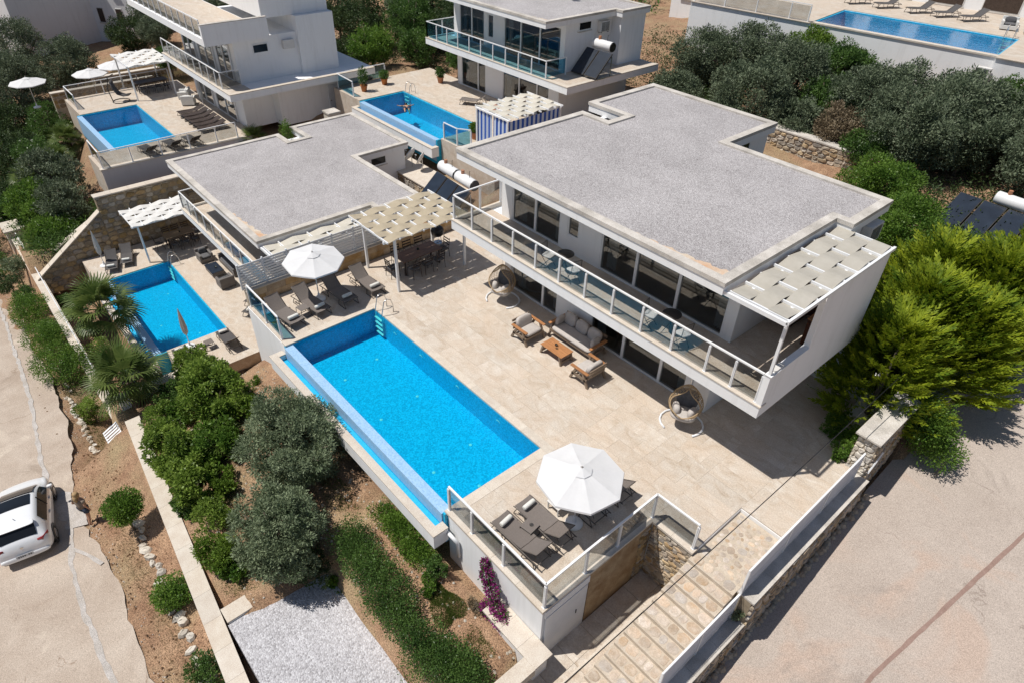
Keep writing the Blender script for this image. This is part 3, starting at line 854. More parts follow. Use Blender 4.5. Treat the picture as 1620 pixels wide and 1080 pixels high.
# ------------------------------------------------------------------ villa (the four white villas share one plan)
ROOF = [(1.39, 3.327), (13.05, 3.327), (13.05, 9.28), (13.6, 9.28), (13.6, 11.98), (7.28, 11.98), (7.28, 15.43), (.74, 15.43), (.74, 11.03), (2.84, 11.03), (2.84, 10.0), (1.39, 10.0)]
def window(root, x0, x1, y, z0, z1, posts=(), name='window', curtain=True, inner=True):
    """sliding glazing in the plane y: frame, mullions, panes and curtains behind"""
    w = MB()
    f = .07
    w.box(x0, x1, y + .02, y + .12, z0, z0 + f).box(x0, x1, y + .02, y + .12, z1 - f, z1)
    w.box(x0, x0 + f, y + .02, y + .12, z0 + f, z1 - f).box(x1 - f, x1, y + .02, y + .12, z0 + f, z1 - f)
    wo = w.build(name, MATS['white_metal'], root)
    xs_ = [x0 + f] + list(posts) + [x1 - f]
    for p in posts:
        MB().box(p - .055, p + .055, y + .012, y + .128, z0 + f, z1 - f).build('mullion', MATS['white_metal'], wo)
    for a, b in zip(xs_[:-1], xs_[1:]):
        MB().box(a + .056 * (a != xs_[0]), b - .056 * (b != xs_[-1]), y + .06, y + .072, z0 + f, z1 - f).build('pane', MATS['window_glass'], wo)
    if curtain:
        for (c, w_) in ((x0 + .12, .42), (x1 - .5, .40)):
            cu = MB(); vs = []; fs = []; n = 14
            for i in range(n + 1):
                xx = c + w_ * i / n; yy = y + .3 + .05 * math.sin(i * 1.9)
                vs += [(xx, yy, z0 + .05), (xx, yy, z1 - .02)]
                if i: fs.append((2 * i - 2, 2 * i, 2 * i + 1, 2 * i - 1))
            cu.add(vs, fs).build('curtain', MATS['curtain'], wo, True)
    return wo
def make_villa(label, loc, side_room=True, group='white villas on the hillside'):
    L = Vector(loc)
    root = thing('villa', label, 'villa', loc, 0, group)
    P = MATS['plaster']
    # ground floor
    g = MB()
    for a, b in ((1.9, 2.33), (5.12, 6.95), (11.5, 12.4)): g.box(a, b, 5.42, 5.68, -.04, 2.76)
    for a, b in ((2.33, 5.12), (6.95, 11.5)): g.box(a, b, 5.42, 5.68, 2.36, 2.76)
    g.box(1.9, 2.12, 5.68, 11.7, -.04, 2.76).box(12.18, 12.4, 5.68, 11.7, -.04, 2.76).box(1.9, 12.4, 11.7, 11.92, -.04, 2.76)
    g.box(1.0, 7.1, 11.93, 15.3, -.04, 2.76)
    g.build('ground_floor_wall', P, root)
    MB().box(2.12, 12.18, 5.68, 11.7, -.04, .0).build('ground_floor_flooring', MATS['room'], root)
    MB().box(5.6, 5.75, 5.7, 11.6, .002, 2.755).build('partition', MATS['room'], root)
    # slab / balcony
    MB().prism([(.675, 3.56), (14.87, 3.56), (14.87, 9.52), (13.42, 9.52), (13.42, 11.98), (7.28, 11.98), (7.28, 15.35), (.9, 15.35), (.9, 11.0), (.675, 11.0)], 2.763, 3.15).build('floor_slab', P, root)
    ed = MB().box(.655, 14.89, 3.54, 3.86, 3.155, 3.20).box(.655, .95, 3.865, 7.0, 3.155, 3.20)
    ed.build('balcony_coping', MATS['coping'], root)
    MB().box(.955, 14.7, 3.865, 5.42, 3.152, 3.172).build('balcony_floor', MATS['travertine'], root)
    # upper floor
    u = MB()
    for a, b in ((1.62, 2.25), (4.96, 5.32), (5.92, 7.0), (12.27, 12.62)): u.box(a, b, 5.42, 5.66, 3.15, 6.03)
    u.box(2.25, 4.96, 5.42, 5.66, 5.7, 6.03).box(7.0, 12.27, 5.42, 5.66, 5.7, 6.03)
    u.box(5.32, 5.92, 5.42, 5.66, 3.15, 3.84).box(5.32, 5.92, 5.42, 5.66, 5.3, 6.03)
    u.box(1.62, 1.84, 5.66, 11.7, 3.15, 6.03).box(12.4, 12.62, 5.66, 11.8, 3.15, 6.03).box(1.84, 12.4, 11.6, 11.8, 3.15, 6.03)
    u.box(12.62, 13.4, 9.5, 11.8, 3.15, 6.03)
    u.box(.95, 7.07, 11.81, 15.25, 3.15, 6.03)
    u.build('upper_floor_wall', P, root)
    MB().box(1.84, 12.4, 5.66, 11.6, 3.152, 3.18).build('upper_flooring', MATS['room'], root)
    MB().box(6.3, 6.45, 5.67, 11.58, 3.182, 6.02).build('partition', MATS['room'], root)
    # roof
    ro = MB().prism(inset(ROOF, .03), 6.03, 6.30).build('roof', P, root)
    MB().ring(ROOF, inset(ROOF, .30), 6.302, 6.43).build('parapet_cap', MATS['cap'], ro)
    ins = inset(ROOF, .301)
    tag(MB().prism(ins, 6.301, 6.365).build('roof_gravel', MATS['gravel'], ro), kind='stuff')
    bp = MB(); n_ = 26; vs = []; fs = []
    for i in range(n_ + 1):
        x_ = 9.6 + 3.12 * i / n_; vs += [(x_, 3.63, 6.3705), (x_, 3.70 + .30 * (i / n_) ** 1.5 + .05 * math.sin(i * 1.3) + .03 * math.sin(i * 3.1), 6.3705)]
        if i: fs.append((2 * i - 2, 2 * i, 2 * i + 1, 2 * i - 1))
    bp.add(vs, fs).build('bare_roof_edge', MATS['roof_bare'], ro)
    # windows
    window(root, 2.33, 5.12, 5.42, .0, 2.36, (4.25,))
    window(root, 6.95, 11.5, 5.42, .0, 2.36, (8.61, 10.36))
    window(root, 2.25, 4.96, 5.42, 3.175, 5.7, (3.59,))
    window(root, 7.0, 12.27, 5.42, 3.175, 5.7, (8.63, 10.41))
    window(root, 5.32, 5.92, 5.42, 3.84, 5.3, (), curtain=False)
    # windows in the rear block
    w = MB().box(7.06, 7.10, 12.85, 13.95, 5.42, 5.50).box(7.06, 7.10, 12.85, 13.95, 5.90, 5.96).box(7.06, 7.10, 12.85, 12.92, 5.50, 5.90).box(7.06, 7.10, 13.88, 13.95, 5.50, 5.90)
    wo = w.build('window', MATS['white_metal'], root)
    MB().box(7.072, 7.085, 12.92, 13.88, 5.50, 5.90).build('pane', MATS['dark_glass'], wo)
    MB().box(7.06, 7.14, 12.82, 13.98, 5.37, 5.418).build('sill', MATS['cap'], wo)
    if side_room:
        s = MB().box(14.70, 14.87, 3.60, 5.57, 3.151, 4.26).box(14.70, 14.87, 5.57, 9.34, 3.151, 6.08).box(12.62, 14.70, 9.34, 9.5, 3.151, 6.08)
        s.build('side_wall', P, root)
        MB().box(14.695, 14.895, 3.58, 5.565, 4.262, 4.29).build('side_wall_coping', MATS['plaster'], root)
        MB().box(12.625, 14.695, 5.425, 9.335, 3.152, 3.172).build('side_terrace_floor', MATS['travertine'], root)
    else:
        w = MB().box(12.62, 12.66, 6.5, 7.6, 5.42, 5.94)
        wo = w.build('window', MATS['white_metal'], root)
        MB().box(12.66, 12.675, 6.57, 7.53, 5.5, 5.88).build('pane', MATS['dark_glass'], wo)
        MB().box(12.62, 12.72, 6.45, 7.65, 5.36, 5.418).build('sill', MATS['cap'], wo)
        MB().box(13.43, 14.87, 9.53, 11.95, 2.763, 3.15).build('floor_slab', P, root)
        MB().box(14.6, 14.89, 3.865, 11.9, 3.155, 3.20).build('balcony_coping', MATS['coping'], root)
        MB().box(12.625, 14.595, 5.425, 11.9, 3.152, 3.172).build('side_terrace_floor', MATS['travertine'], root)
    return root
villa1 = make_villa('big white flat roofed villa facing the near pool', (0, 0, 0))
OFF2 = Vector((-20.0, -5.1, -5.78))
villa2 = copy_tree(villa1, None, 'white villa with grey gravel roof behind the rear umbrella, lower on the slope', OFF2)
villa4 = make_villa('white villa with a solar heater on its balcony, uphill behind the swimmer', OFF4, False)

# ------------------------------------------------------------------ balcony railings
def railing(label, segs, z, mat='rail_glass', h=1.02, group='glass railings', post=.035, gap=1.22, cat='railing', name='glass_railing'):
    """segs: list of point lists (posts stand at the points); handrail, posts, panes"""
    root = thing(name, label, cat, (segs[0][0][0], segs[0][0][1], z), 0, group)
    L = root.location.copy()
    for pts in segs:
        pts = [Vector((p[0], p[1], 0)) - Vector((L.x, L.y, 0)) for p in pts]
        for i in range(len(pts) - 1):
            a, b = pts[i], pts[i + 1]
            MB().bar(a + Vector((0, 0, h)), b + Vector((0, 0, h)), .06, .045).build('handrail', MATS['white_metal'], root)
            d = (b - a).normalized() * .06
            n = Vector((-d.y, d.x, 0)).normalized() * .006
            q = [a + d - n, b - d - n, b - d + n, a + d + n]
            mb = MB().prism([(p.x, p.y) for p in q], .09, h - .07)
            mb.build('glass_panel', MATS[mat], root)
        for i, p in enumerate(pts):
            if i == len(pts) - 1 and (pts[0] - pts[-1]).length < .01: continue
            pm = MB().box(p.x - post, p.x - post * .15, p.y - post, p.y + post, 0, h - .09).box(p.x + post * .15, p.x + post, p.y - post, p.y + post, 0, h - .09)
            pm.box(p.x - post * .5, p.x + post * .5, p.y - post * .5, p.y + post * .5, h - .09, h - .02)
            po = pm.build('post', MATS['white_metal'], root)
            MB().box(p.x - post * 1.5, p.x + post * 1.5, p.y - post * 1.5, p.y + post * 1.5, .002, .012).build('foot_plate', MATS['white_metal'], po)
    return root
bx = [.74, 1.91, 3.11, 4.32, 5.55, 6.76, 8.0, 9.23, 10.46, 11.67, 12.93, 13.82, 14.66]
rail1 = railing('glass balcony railing along the front of the big near villa', [[(x, 3.66) for x in bx], [(.74, 3.66), (.74, 5.0), (.74, 6.1), (.74, 6.9)]], 3.2)
rail2 = copy_tree(rail1, None, 'glass balcony railing of the lower left villa', rail1.location + OFF2)
rail4 = railing('blue tinted glass balcony railing of the uphill villa', [[(x - 22.1, 3.66 + 14.4) for x in bx[:11]] + [(-22.1 + 12.95, 5.3 + 14.4)], [(.74 - 22.1, 3.66 + 14.4), (.74 - 22.1, 5.0 + 14.4), (.74 - 22.1, 6.1 + 14.4)]], 3.8, 'rail_glass_blue')
# ground level railings round the near terrace
railing('glass railing round the lounger platform in the lower right foreground', [[(10.1, -3.72), (11.15, -3.72), (12.5, -3.72), (14.1, -3.72), (14.08, -2.2), (14.08, -.9), (14.08, .62), (15.5, .66)]], .03)
railing('short glass railing between the rear loungers and the lower villa', [[(-3.25, -3.78), (-1.8, -3.78), (-.45, -3.8)]], .01, 'rail_glass_blue')

# ------------------------------------------------------------------ pergolas with woven shade cloth
def pergola(label, loc, x0, x1, ys_, z, strips, mat, posts=(), wall_beams=True, cat='pergola', bh=.075, group='white pergolas with woven shade strips'):
    """beams run along x at each y; cloth strips run along y, weaving over and under the beams"""
    root = thing('pergola', label, cat, loc, 0, group)
    W = MATS['white_metal']
    for y in ys_: MB().box(x0, x1, y - .025, y + .025, z - bh, z).build('beam', W, root)
    y0, y1 = ys_[0], ys_[-1]
    for x in (x0 + .3, x1 - .3):
        MB().box(x - .04, x + .04, y0 - .05, y1 + .05, z - bh - .12, z - bh - .002).build('rail_beam', W, root)
    n = strips; sw = (x1 - x0 - .1) / n
    for k in range(n):
        a = x0 + .05 + k * sw + .002; b = a + sw - .004
        vs = []; fs = []; m = 0
        yy = np.linspace(y0, y1, (len(ys_) - 1) * 8 + 1)
        step = (y1 - y0) / (len(ys_) - 1)
        for i, y in enumerate(yy):
            ph = (y - y0) / step
            s = (1 - 2 * abs((ph % 2) - 1)) * (1 if k % 2 else -1)
            zz = z - bh / 2 + (bh / 2 + .010) * max(-1, min(1, s * 1.25))
            vs += [(a, y, zz), (b, y, zz), (a, y, zz + .006), (b, y, zz + .006)]
            if i:
                o = 4 * i
                fs += [(o - 4, o - 3, o + 1, o), (o + 2, o + 3, o - 1, o - 2), (o - 4, o, o + 2, o - 2), (o + 1, o - 3, o - 1, o + 3)]
        MB().add(vs, fs).build('shade_strip', MATS[mat], root)
    for (px, py) in posts:
        MB().box(px - .05, px + .05, py - .05, py + .05, 0, z - bh - .121).build('post', W, root, bevel=.006)
    return root
ys_a = [.99 + .58 * i for i in range(8)]
pergola('white pergola with beige woven shade over the long dining table', (0, 0, 0), -3.1, -.08, ys_a, 2.66, 6, 'shade_beige', [(-.4, 1.48), (-2.88, 1.48), (-.39, 5.0), (-2.88, 5.0)])
def side_pergola(label, loc, mat):
    root = pergola(label, loc, 13.1, 14.85, [3.56 + .725 * i for i in range(9)], 6.16, 3, mat)
    W = MATS['white_metal']
    MB().box(13.0, 14.9, 3.42, 3.50, 6.02, 6.14).build('rail_beam', W, root)
    MB().box(14.855, 14.93, 3.42, 9.42, 6.09, 6.19).build('rail_beam', W, root)
    MB().box(14.76, 14.84, 3.62, 3.70, 4.292, 6.04).build('post', W, root)
    return root
side_pergola('small pergola with grey woven shade on the side terrace of the near villa', (0, 0, 0), 'shade_grey')
side_pergola('small pergola with pale shade behind the louvred screen', OFF2, 'shade_cream')
pergola('white pergola over the dining corner of the lower left villa', (-22.45, -4.4, Z2), 0.0, 2.7, [.1 + .6 * i for i in range(7)], 2.62, 5, 'shade_white', [(2.35, .4)])
pergola('white pergola at the back of the far left terrace', (-41.0, 1.7, Z3), 0, 4.2, [.1 + .62 * i for i in range(6)], 2.55, 6, 'shade_white', [(.15, .3), (4.05, .15), (.15, 3.0), (4.05, 3.0)])

# ------------------------------------------------------------------ far left villa with its roof terrace
v3 = thing('villa', 'tall white villa with a roof terrace at the top left', 'villa', (-36.6, 4.4, Z3), 0, 'white villas on the hillside')
P = MATS['plaster']
X3 = lambda x: x + 36.6
Y3 = lambda y: y - 4.4
MB().box(X3(-36.0), X3(-26.6), Y3(6.0), Y3(13.3), -.05, 2.75).build('ground_floor_wall', P, v3)
MB().box(X3(-28.3), X3(-25.6), Y3(8.2), Y3(15.0), -.05, 2.74).build('side_wing_wall', P, v3)
MB().box(0, X3(-24.1), 0, Y3(15.2), 2.76, 3.17).build('floor_slab', P, v3)
MB().box(-.02, X3(-24.08), -.02, .28, 3.172, 3.22).build('balcony_coping', MATS['coping'], v3)
MB().box(X3(-24.4), X3(-24.08), .281, Y3(15.2), 3.172, 3.22).build('balcony_coping', MATS['coping'], v3)
MB().box(.0, X3(-24.42), .282, 1.6, 3.172, 3.19).build('balcony_floor', MATS['travertine'], v3)
MB().box(X3(-36.2), X3(-26.0), Y3(5.95), Y3(10.4), 3.172, 5.9).build('upper_floor_wall', P, v3)
MB().box(X3(-36.2), X3(-25.7), Y3(10.4), Y3(13.2), 3.172, 6.9).build('upper_floor_wall', P, v3)
MB().box(X3(-40.5), X3(-25.4), Y3(4.0), Y3(8.3), 5.905, 6.35).build('roof_terrace_slab', P, v3)
MB().box(X3(-40.4), X3(-25.62), Y3(4.2), Y3(8.2), 6.352, 6.38).build('roof_terrace_floor', MATS['travertine'], v3)
MB().box(X3(-25.6), X3(-25.4), Y3(4.0), Y3(8.3), 6.352, 7.15).build('roof_parapet', P, v3)
MB().box(X3(-25.65), X3(-25.38), Y3(3.98), Y3(8.31), 7.152, 7.2).build('parapet_cap', MATS['cap'], v3)
st = MB().box(X3(-36.0), X3(-26.2), Y3(8.3), Y3(13.1), 6.91, 9.1).build('stair_tower_wall', P, v3)
MB().box(X3(-36.1), X3(-26.1), Y3(8.2), Y3(13.2), 9.102, 9.25).build('tower_roof', MATS['cap'], v3)
for a, b in ((-35.6, -33.4), (-32.6, -29.8), (-29.0, -26.7)):
    window(v3, X3(a), X3(b), Y3(5.93) - .13, 3.2, 5.5, ((X3(a) + X3(b)) / 2,), curtain=False)
for a, b in ((-35.2, -32.2), (-31.4, -28.0)):
    window(v3, X3(a), X3(b), Y3(6.0) - .13, .05, 2.4, ((X3(a) + X3(b)) / 2,), curtain=False)
w = MB().box(X3(-26.0), X3(-25.96), Y3(7.2), Y3(8.3), 4.9, 5.5).build('window', MATS['white_metal'], v3)
MB().box(X3(-25.96), X3(-25.945), Y3(7.27), Y3(8.23), 4.97, 5.43).build('pane', MATS['dark_glass'], w)
MB().box(X3(-25.96), X3(-25.75), Y3(9.3), Y3(10.1), 4.95, 5.5).build('wall_unit', MATS['tile_white'], v3)
dr = MB().box(X3(-25.6), X3(-25.55), Y3(12.0), Y3(12.9), .0, 2.1).build('door', MATS['louvre'], v3)
MB().box(X3(-25.55), X3(-25.52), Y3(12.1), Y3(12.18), 1.0, 1.05).build('handle', MATS['steel'], dr)
railing('metal posted glass railing on the balcony of the far left villa', [[(-36.5 + 1.25 * i, 4.55) for i in range(9)] + [(-25.6, 4.55), (-25.6, 5.9)]], Z3 + 3.22)
railing('railing along the roof terrace of the far left villa', [[(-40.3 + 1.2 * i, 4.12) for i in range(13)]], Z3 + 6.36)
railing('railing on the pink wall of the far left terrace', [[(-27.7, -3.8), (-25.25, -3.85), (-25.25, -2.1), (-25.25, -.3), (-25.25, 1.5), (-25.25, 3.3), (-25.25, 4.7)]], Z3 + .05)
railing('railing at the far corner of the far left pool', [[(-37.6, -2.2), (-40.2, -2.2), (-40.3, .4), (-40.35, 3.0), (-40.35, 5.4)]], Z3)

# ------------------------------------------------------------------ furniture
PROTO = {}; BUILD = {}
def put(kind, label, loc, rz=0, group=None, scale=None):
    if kind not in PROTO:
        r = BUILD[kind](); PROTO[kind] = r
        r.location = loc; r.rotation_euler = (0, 0, RAD(rz)); r['label'] = label
        if group: r['group'] = group
    else:
        r = copy_tree(PROTO[kind], None, label, loc, rz, group)
    if scale: r.scale = (scale,) * 3
    elif kind in PROTO: r.scale = (1, 1, 1)
    return r
def mk_lounger(sl, fr, back=33):
    def f():
        r = thing('sun_lounger', '', 'sun lounger')
        ca, sa = math.cos(RAD(back)), math.sin(RAD(back))
        S, Fm = MATS[sl], MATS[fr]
        for s in (-1, 1):
            y = s * .315
            MB().tube([(0, y, .31), (.1, y, .335), (.65, y, .32), (1.25, y, .30), (1.9, y, .27)], .020, 6).build('side_rail', Fm, r, True)
            for lx, dx in ((.14, -.13), (.42, .1), (1.35, -.1), (1.62, .16)):
                MB().tube([(lx, y, .31), (lx + dx * .6, y, .16), (lx + dx, y, .012)], .016, 6).build('leg', Fm, r, True)
            MB().tube([(.01, y, .012), (.52, y, .012)], .015, 6).build('skid', Fm, r, True)
            MB().tube([(1.25, y, .012), (1.78, y, .012)], .015, 6).build('skid', Fm, r, True)
        n = 10; vs = []; fs = []
        for i in range(n + 1):
            x = .02 + 1.18 * i / n; z = .335 - .035 * math.sin(math.pi * i / n)
            vs += [(x, -.295, z + .012), (x, 0, z - .012), (x, .295, z + .012)]
            if i: fs += [(3 * i - 3, 3 * i, 3 * i + 1, 3 * i - 2), (3 * i - 2, 3 * i + 1, 3 * i + 2, 3 * i - 1)]
        MB().add(vs, fs).build('seat_sling', S, r, True)
        b0 = Vector((1.2, 0, .31)); vs = []; fs = []
        for i in range(n + 1):
            t = .70 * i / n
            p = b0 + Vector((ca * t, 0, sa * t - .03 * math.sin(math.pi * i / n)))
            vs += [(p.x, -.295, p.z + .012), (p.x, 0, p.z - .008), (p.x, .295, p.z + .012)]
            if i: fs += [(3 * i - 3, 3 * i, 3 * i + 1, 3 * i - 2), (3 * i - 2, 3 * i + 1, 3 * i + 2, 3 * i - 1)]
        bk = MB().add(vs, fs).build('backrest', S, r, True)
        e = b0 + Vector((ca * .71, 0, sa * .71))
        MB().tube([(b0.x, -.305, b0.z), (e.x, -.305, e.z), (e.x, .305, e.z), (b0.x, .305, b0.z)], .017, 6).build('back_frame', Fm, bk, True)
        for s in (-.2, .2):
            MB().tube([(b0.x + ca * .42, s, b0.z + sa * .42 - .02), (1.72, s, .285)], .012, 5).build('back_stay', Fm, bk, True)
        for x in (.05, 1.2, 1.86): MB().tube([(x, -.31, .305), (x, .31, .305)], .014, 5).build('cross_bar', Fm, r, True)
        return r
    return f
BUILD['lounger'] = mk_lounger('sling', 'frame_taupe')
BUILD['lounger_high'] = mk_lounger('sling', 'frame_taupe', 42)
BUILD['lounger_dark'] = mk_lounger('sling_dark', 'frame_taupe', 38)
BUILD['lounger_brown'] = mk_lounger('frame_brown', 'frame_brown', 20)
def mk_towel():
    r = thing('rolled_towel', '', 'towel')
    prof = [(.001, -.21), (.03, -.215), (.045, -.205), (.066, -.21), (.072, -.19), (.074, 0), (.072, .19), (.066, .21), (.045, .205), (.03, .215), (.001, .21)]
    MB().lathe(prof, (0, 0, 0), 14).xform(Matrix.Rotation(RAD(90), 4, 'X')).build('roll', MATS['towel'], r, True)
    MB().tube([(math.cos(a * .5) * (.02 + a * .0032), -.212, math.sin(a * .5) * (.02 + a * .0032)) for a in range(16)], .004, 4).build('spiral_edge', MATS['towel'], r, True)
    return r
BUILD['towel'] = mk_towel
LG = 'taupe sling sun loungers'
def lounger(kind, label, x, y, z, rz, towel=None, group=LG):
    put(kind, label, (x, y, z), rz, group)
    if towel:
        c, s = math.cos(RAD(rz)), math.sin(RAD(rz))
        put('towel', towel, (x + c * .30, y + s * .30, z + .425), rz + random.uniform(-6, 6), 'rolled towels on loungers')
lounger('lounger', 'taupe lounger against the glass railing in the foreground, nearest the camera', 11.36, -2.92, 0, 2, 'rolled towel on the lounger at the foreground railing')
lounger('lounger', 'taupe lounger in full sun left of the front umbrella base', 11.36, -2.05, 0, 1, 'rolled towel on the sunlit lounger left of the front umbrella')
lounger('lounger', 'taupe lounger hidden under the front umbrella canopy', 11.42, -.68, 0, 0)
lounger('lounger', 'taupe lounger poking out on the far side of the front umbrella', 11.42, .42, 0, 1)
lounger('lounger_high', 'taupe lounger next to the short railing at the back of the near pool', -.66, -2.98, 0, 188, 'rolled towel on the rear lounger by the short railing')
lounger('lounger_high', 'second taupe lounger from the short railing, beside the small table', -.70, -1.82, 0, 187, 'rolled towel on the second rear lounger')
lounger('lounger_high', 'taupe lounger shaded by the rear umbrella', -.66, -.62, 0, 184, 'rolled towel on the shaded rear lounger')
lounger('lounger_high', 'taupe lounger beside the pergola post at the rear wall', -.62, .66, 0, 183, 'rolled towel on the rear lounger nearest the pergola')
def mk_side_table():
    r = thing('side_table', '', 'side table')
    MB().box(-.2, .2, -.2, .2, .375, .395).build('table_top', MATS['sling'], r, bevel=.004)
    for sx in (-1, 1):
        for sy in (-1, 1):
            MB().tube([(sx * .19, sy * .19, .375), (sx * .21, sy * .21, 0.0)], .014, 6).build('leg', MATS['frame_taupe'], r)
        MB().tube([(sx * .21, -.21, .012), (sx * .21, .21, .012)], .012, 6).build('foot_bar', MATS['frame_taupe'], r)
    return r
BUILD['side_table'] = mk_side_table
put('side_table', 'small taupe side table between the two front loungers', (12.2, -2.5, 0), 8, 'small side tables')
put('side_table', 'small taupe side table between the rear loungers', (-1.35, -2.42, 0), 6, 'small side tables')
def mk_ashtray():
    r = thing('glass_ashtray', '', 'ashtray')
    MB().lathe([(.05, 0), (.06, .03), (.05, .03), (.04, .012)], (0, 0, 0), 10).build('bowl', MATS['rail_glass'], r, True); return r
BUILD['ashtray'] = mk_ashtray
put('ashtray', 'clear ashtray on the side table between the front loungers', (12.22, -2.46, .396))
wt = thing('low_table', 'white square low table partly under the front umbrella', 'table', (12.08, -1.3, 0))
MB().box(-.24, .24, -.2, .2, .30, .335).build('table_top', MATS['tile_white'], wt, bevel=.005)
for sx in (-.2, .2):
    for sy in (-.16, .16): MB().box(sx - .02, sx + .02, sy - .02, sy + .02, 0, .30).build('leg', MATS['tile_white'], wt)

def open_umbrella(label, loc, rad=1.18, h=2.2, rot=0, tilt=(0, 0), mat='canopy', sides=8, valance=.055):
    r = thing('patio_umbrella', label, 'umbrella', loc, rot, 'white patio umbrellas')
    cx, cy = tilt
    rise = .36
    T = Matrix.Translation((cx, cy, h)) @ Matrix.Rotation(math.atan2(cx, h) * .8, 4, 'Y') @ Matrix.Rotation(-math.atan2(cy, h) * .8, 4, 'X')
    C = MATS[mat]
    vs = []; fs = []; n = 6; m = 4
    for j in range(n + 1):
        t = .16 + .84 * j / n
        for k in range(sides):
            for q in range(m):
                a = 2 * math.pi * (k + q / m) / sides
                a0 = 2 * math.pi * k / sides; a1 = 2 * math.pi * (k + 1) / sides
                p0 = Vector((math.cos(a0), math.sin(a0))); p1 = Vector((math.cos(a1), math.sin(a1)))
                p = p0.lerp(p1, q / m) * (rad * t)
                sag = .012 * math.sin(math.pi * q / m) * math.sin(math.pi * min(t, .95)) + .006 * math.sin(math.pi * q / m) * t
                vs.append((p.x, p.y, rise * (1 - t) ** 1.05 - sag))
    R_ = sides * m
    for j in range(n):
        for k in range(R_):
            l = (k + 1) % R_
            fs.append((j * R_ + k, j * R_ + l, (j + 1) * R_ + l, (j + 1) * R_ + k))
    o = len(vs)
    base = vs[n * R_:(n + 1) * R_]
    vs += [(x * 1.012, y * 1.012, z - valance) for x, y, z in base]
    for k in range(R_):
        l = (k + 1) % R_
        fs.append((n * R_ + k, n * R_ + l, o + l, o + k))
    can = MB().add(vs, fs).xform(T).build('canopy', C, r)
    cap = MB().loft([[(math.cos(2 * math.pi * k / sides) * rr, math.sin(2 * math.pi * k / sides) * rr, zz) for k in range(sides)] for rr, zz in ((.30, rise * .80), (.26, rise * .84), (.04, rise + .03))], cap=False)
    cap.xform(T).build('vent_cap', C, can)
    MB().cyl(0, 0, rise, rise + .1, .018, 8).xform(T).build('finial', MATS['tile_white'], can)
    top = T @ Vector((0, 0, rise))
    MB().tube([(0, 0, .05), (0, 0, .9), tuple(Vector((0, 0, .9)).lerp(top, .5)), tuple(top)], .022, 8).build('pole', MATS['white_metal'], r, True)
    for k in range(sides):
        a = 2 * math.pi * k / sides
        MB().tube([(math.cos(a) * .05, math.sin(a) * .05, rise - .08), (math.cos(a) * rad * .97, math.sin(a) * rad * .97, -.02)], .009, 5).xform(T).build('rib', MATS['white_metal'], r)
    MB().lathe([(.26, 0), (.27, .03), (.24, .075), (.10, .10), (.05, .12), (.045, .30), (.03, .31)], (0, 0, 0), 20).build('base', MATS['pipe_white'], r, True)
    return r
open_umbrella('open white octagonal umbrella over the foreground loungers', (12.76, -1.28, 0), 1.2, 2.12, 12, (.05, -.06))
open_umbrella('open white umbrella over the rear loungers by the louvred screen', (-1.98, -1.40, 0), 1.2, 1.98, 20, (.16, -.10))
def closed_umbrella(label, loc, h=2.2, mat='folded_cloth'):
    r = thing('folded_umbrella', label, 'umbrella', loc, 0, 'folded umbrellas')
    MB().cyl(0, 0, 0, h, .02, 8).build('pole', MATS['white_metal'], r)
    rings = []
    for t, rr in ((0, .05), (.1, .13), (.3, .15), (.6, .11), (.85, .05), (1, .015)):
        rings.append([(math.cos(2 * math.pi * k / 16) * rr * (1 if k % 2 else .55), math.sin(2 * math.pi * k / 16) * rr * (1 if k % 2 else .55), .75 + (h - .7) * t) for k in range(16)])
    MB().loft(rings).build('folded_canopy', MATS[mat], r)
    MB().lathe([(.25, 0), (.25, .05), (.06, .09), (.04, .28)], (0, 0, 0), 16).build('base', MATS['pipe_white'], r)
    return r
closed_umbrella('folded umbrella at the near corner of the lower villa pool', (-10.45, -5.15, Z2), 2.3)
closed_umbrella('folded umbrella beside the loungers at the lower villa stone wall', (-21.4, -6.2, Z2), 2.3, 'shade_white')
closed_umbrella('tall folded umbrella by the row of brown loungers on the far left', (-31.9, 5.0, Z3), 2.5, 'shade_white')
open_umbrella('white umbrella beside the low wall on the far left terrace', (-43.2, -4.0, -2.6), 1.3, 1.9, 5)
open_umbrella('white umbrella behind the swing seat on the far left terrace', (-42.6, 2.3, Z3 - .6), 1.4, 1.9, 15)
open_umbrella('white umbrella left of the pergola on the far left terrace', (-42.2, .2, Z3 - .6), 1.3, 1.7, 30)

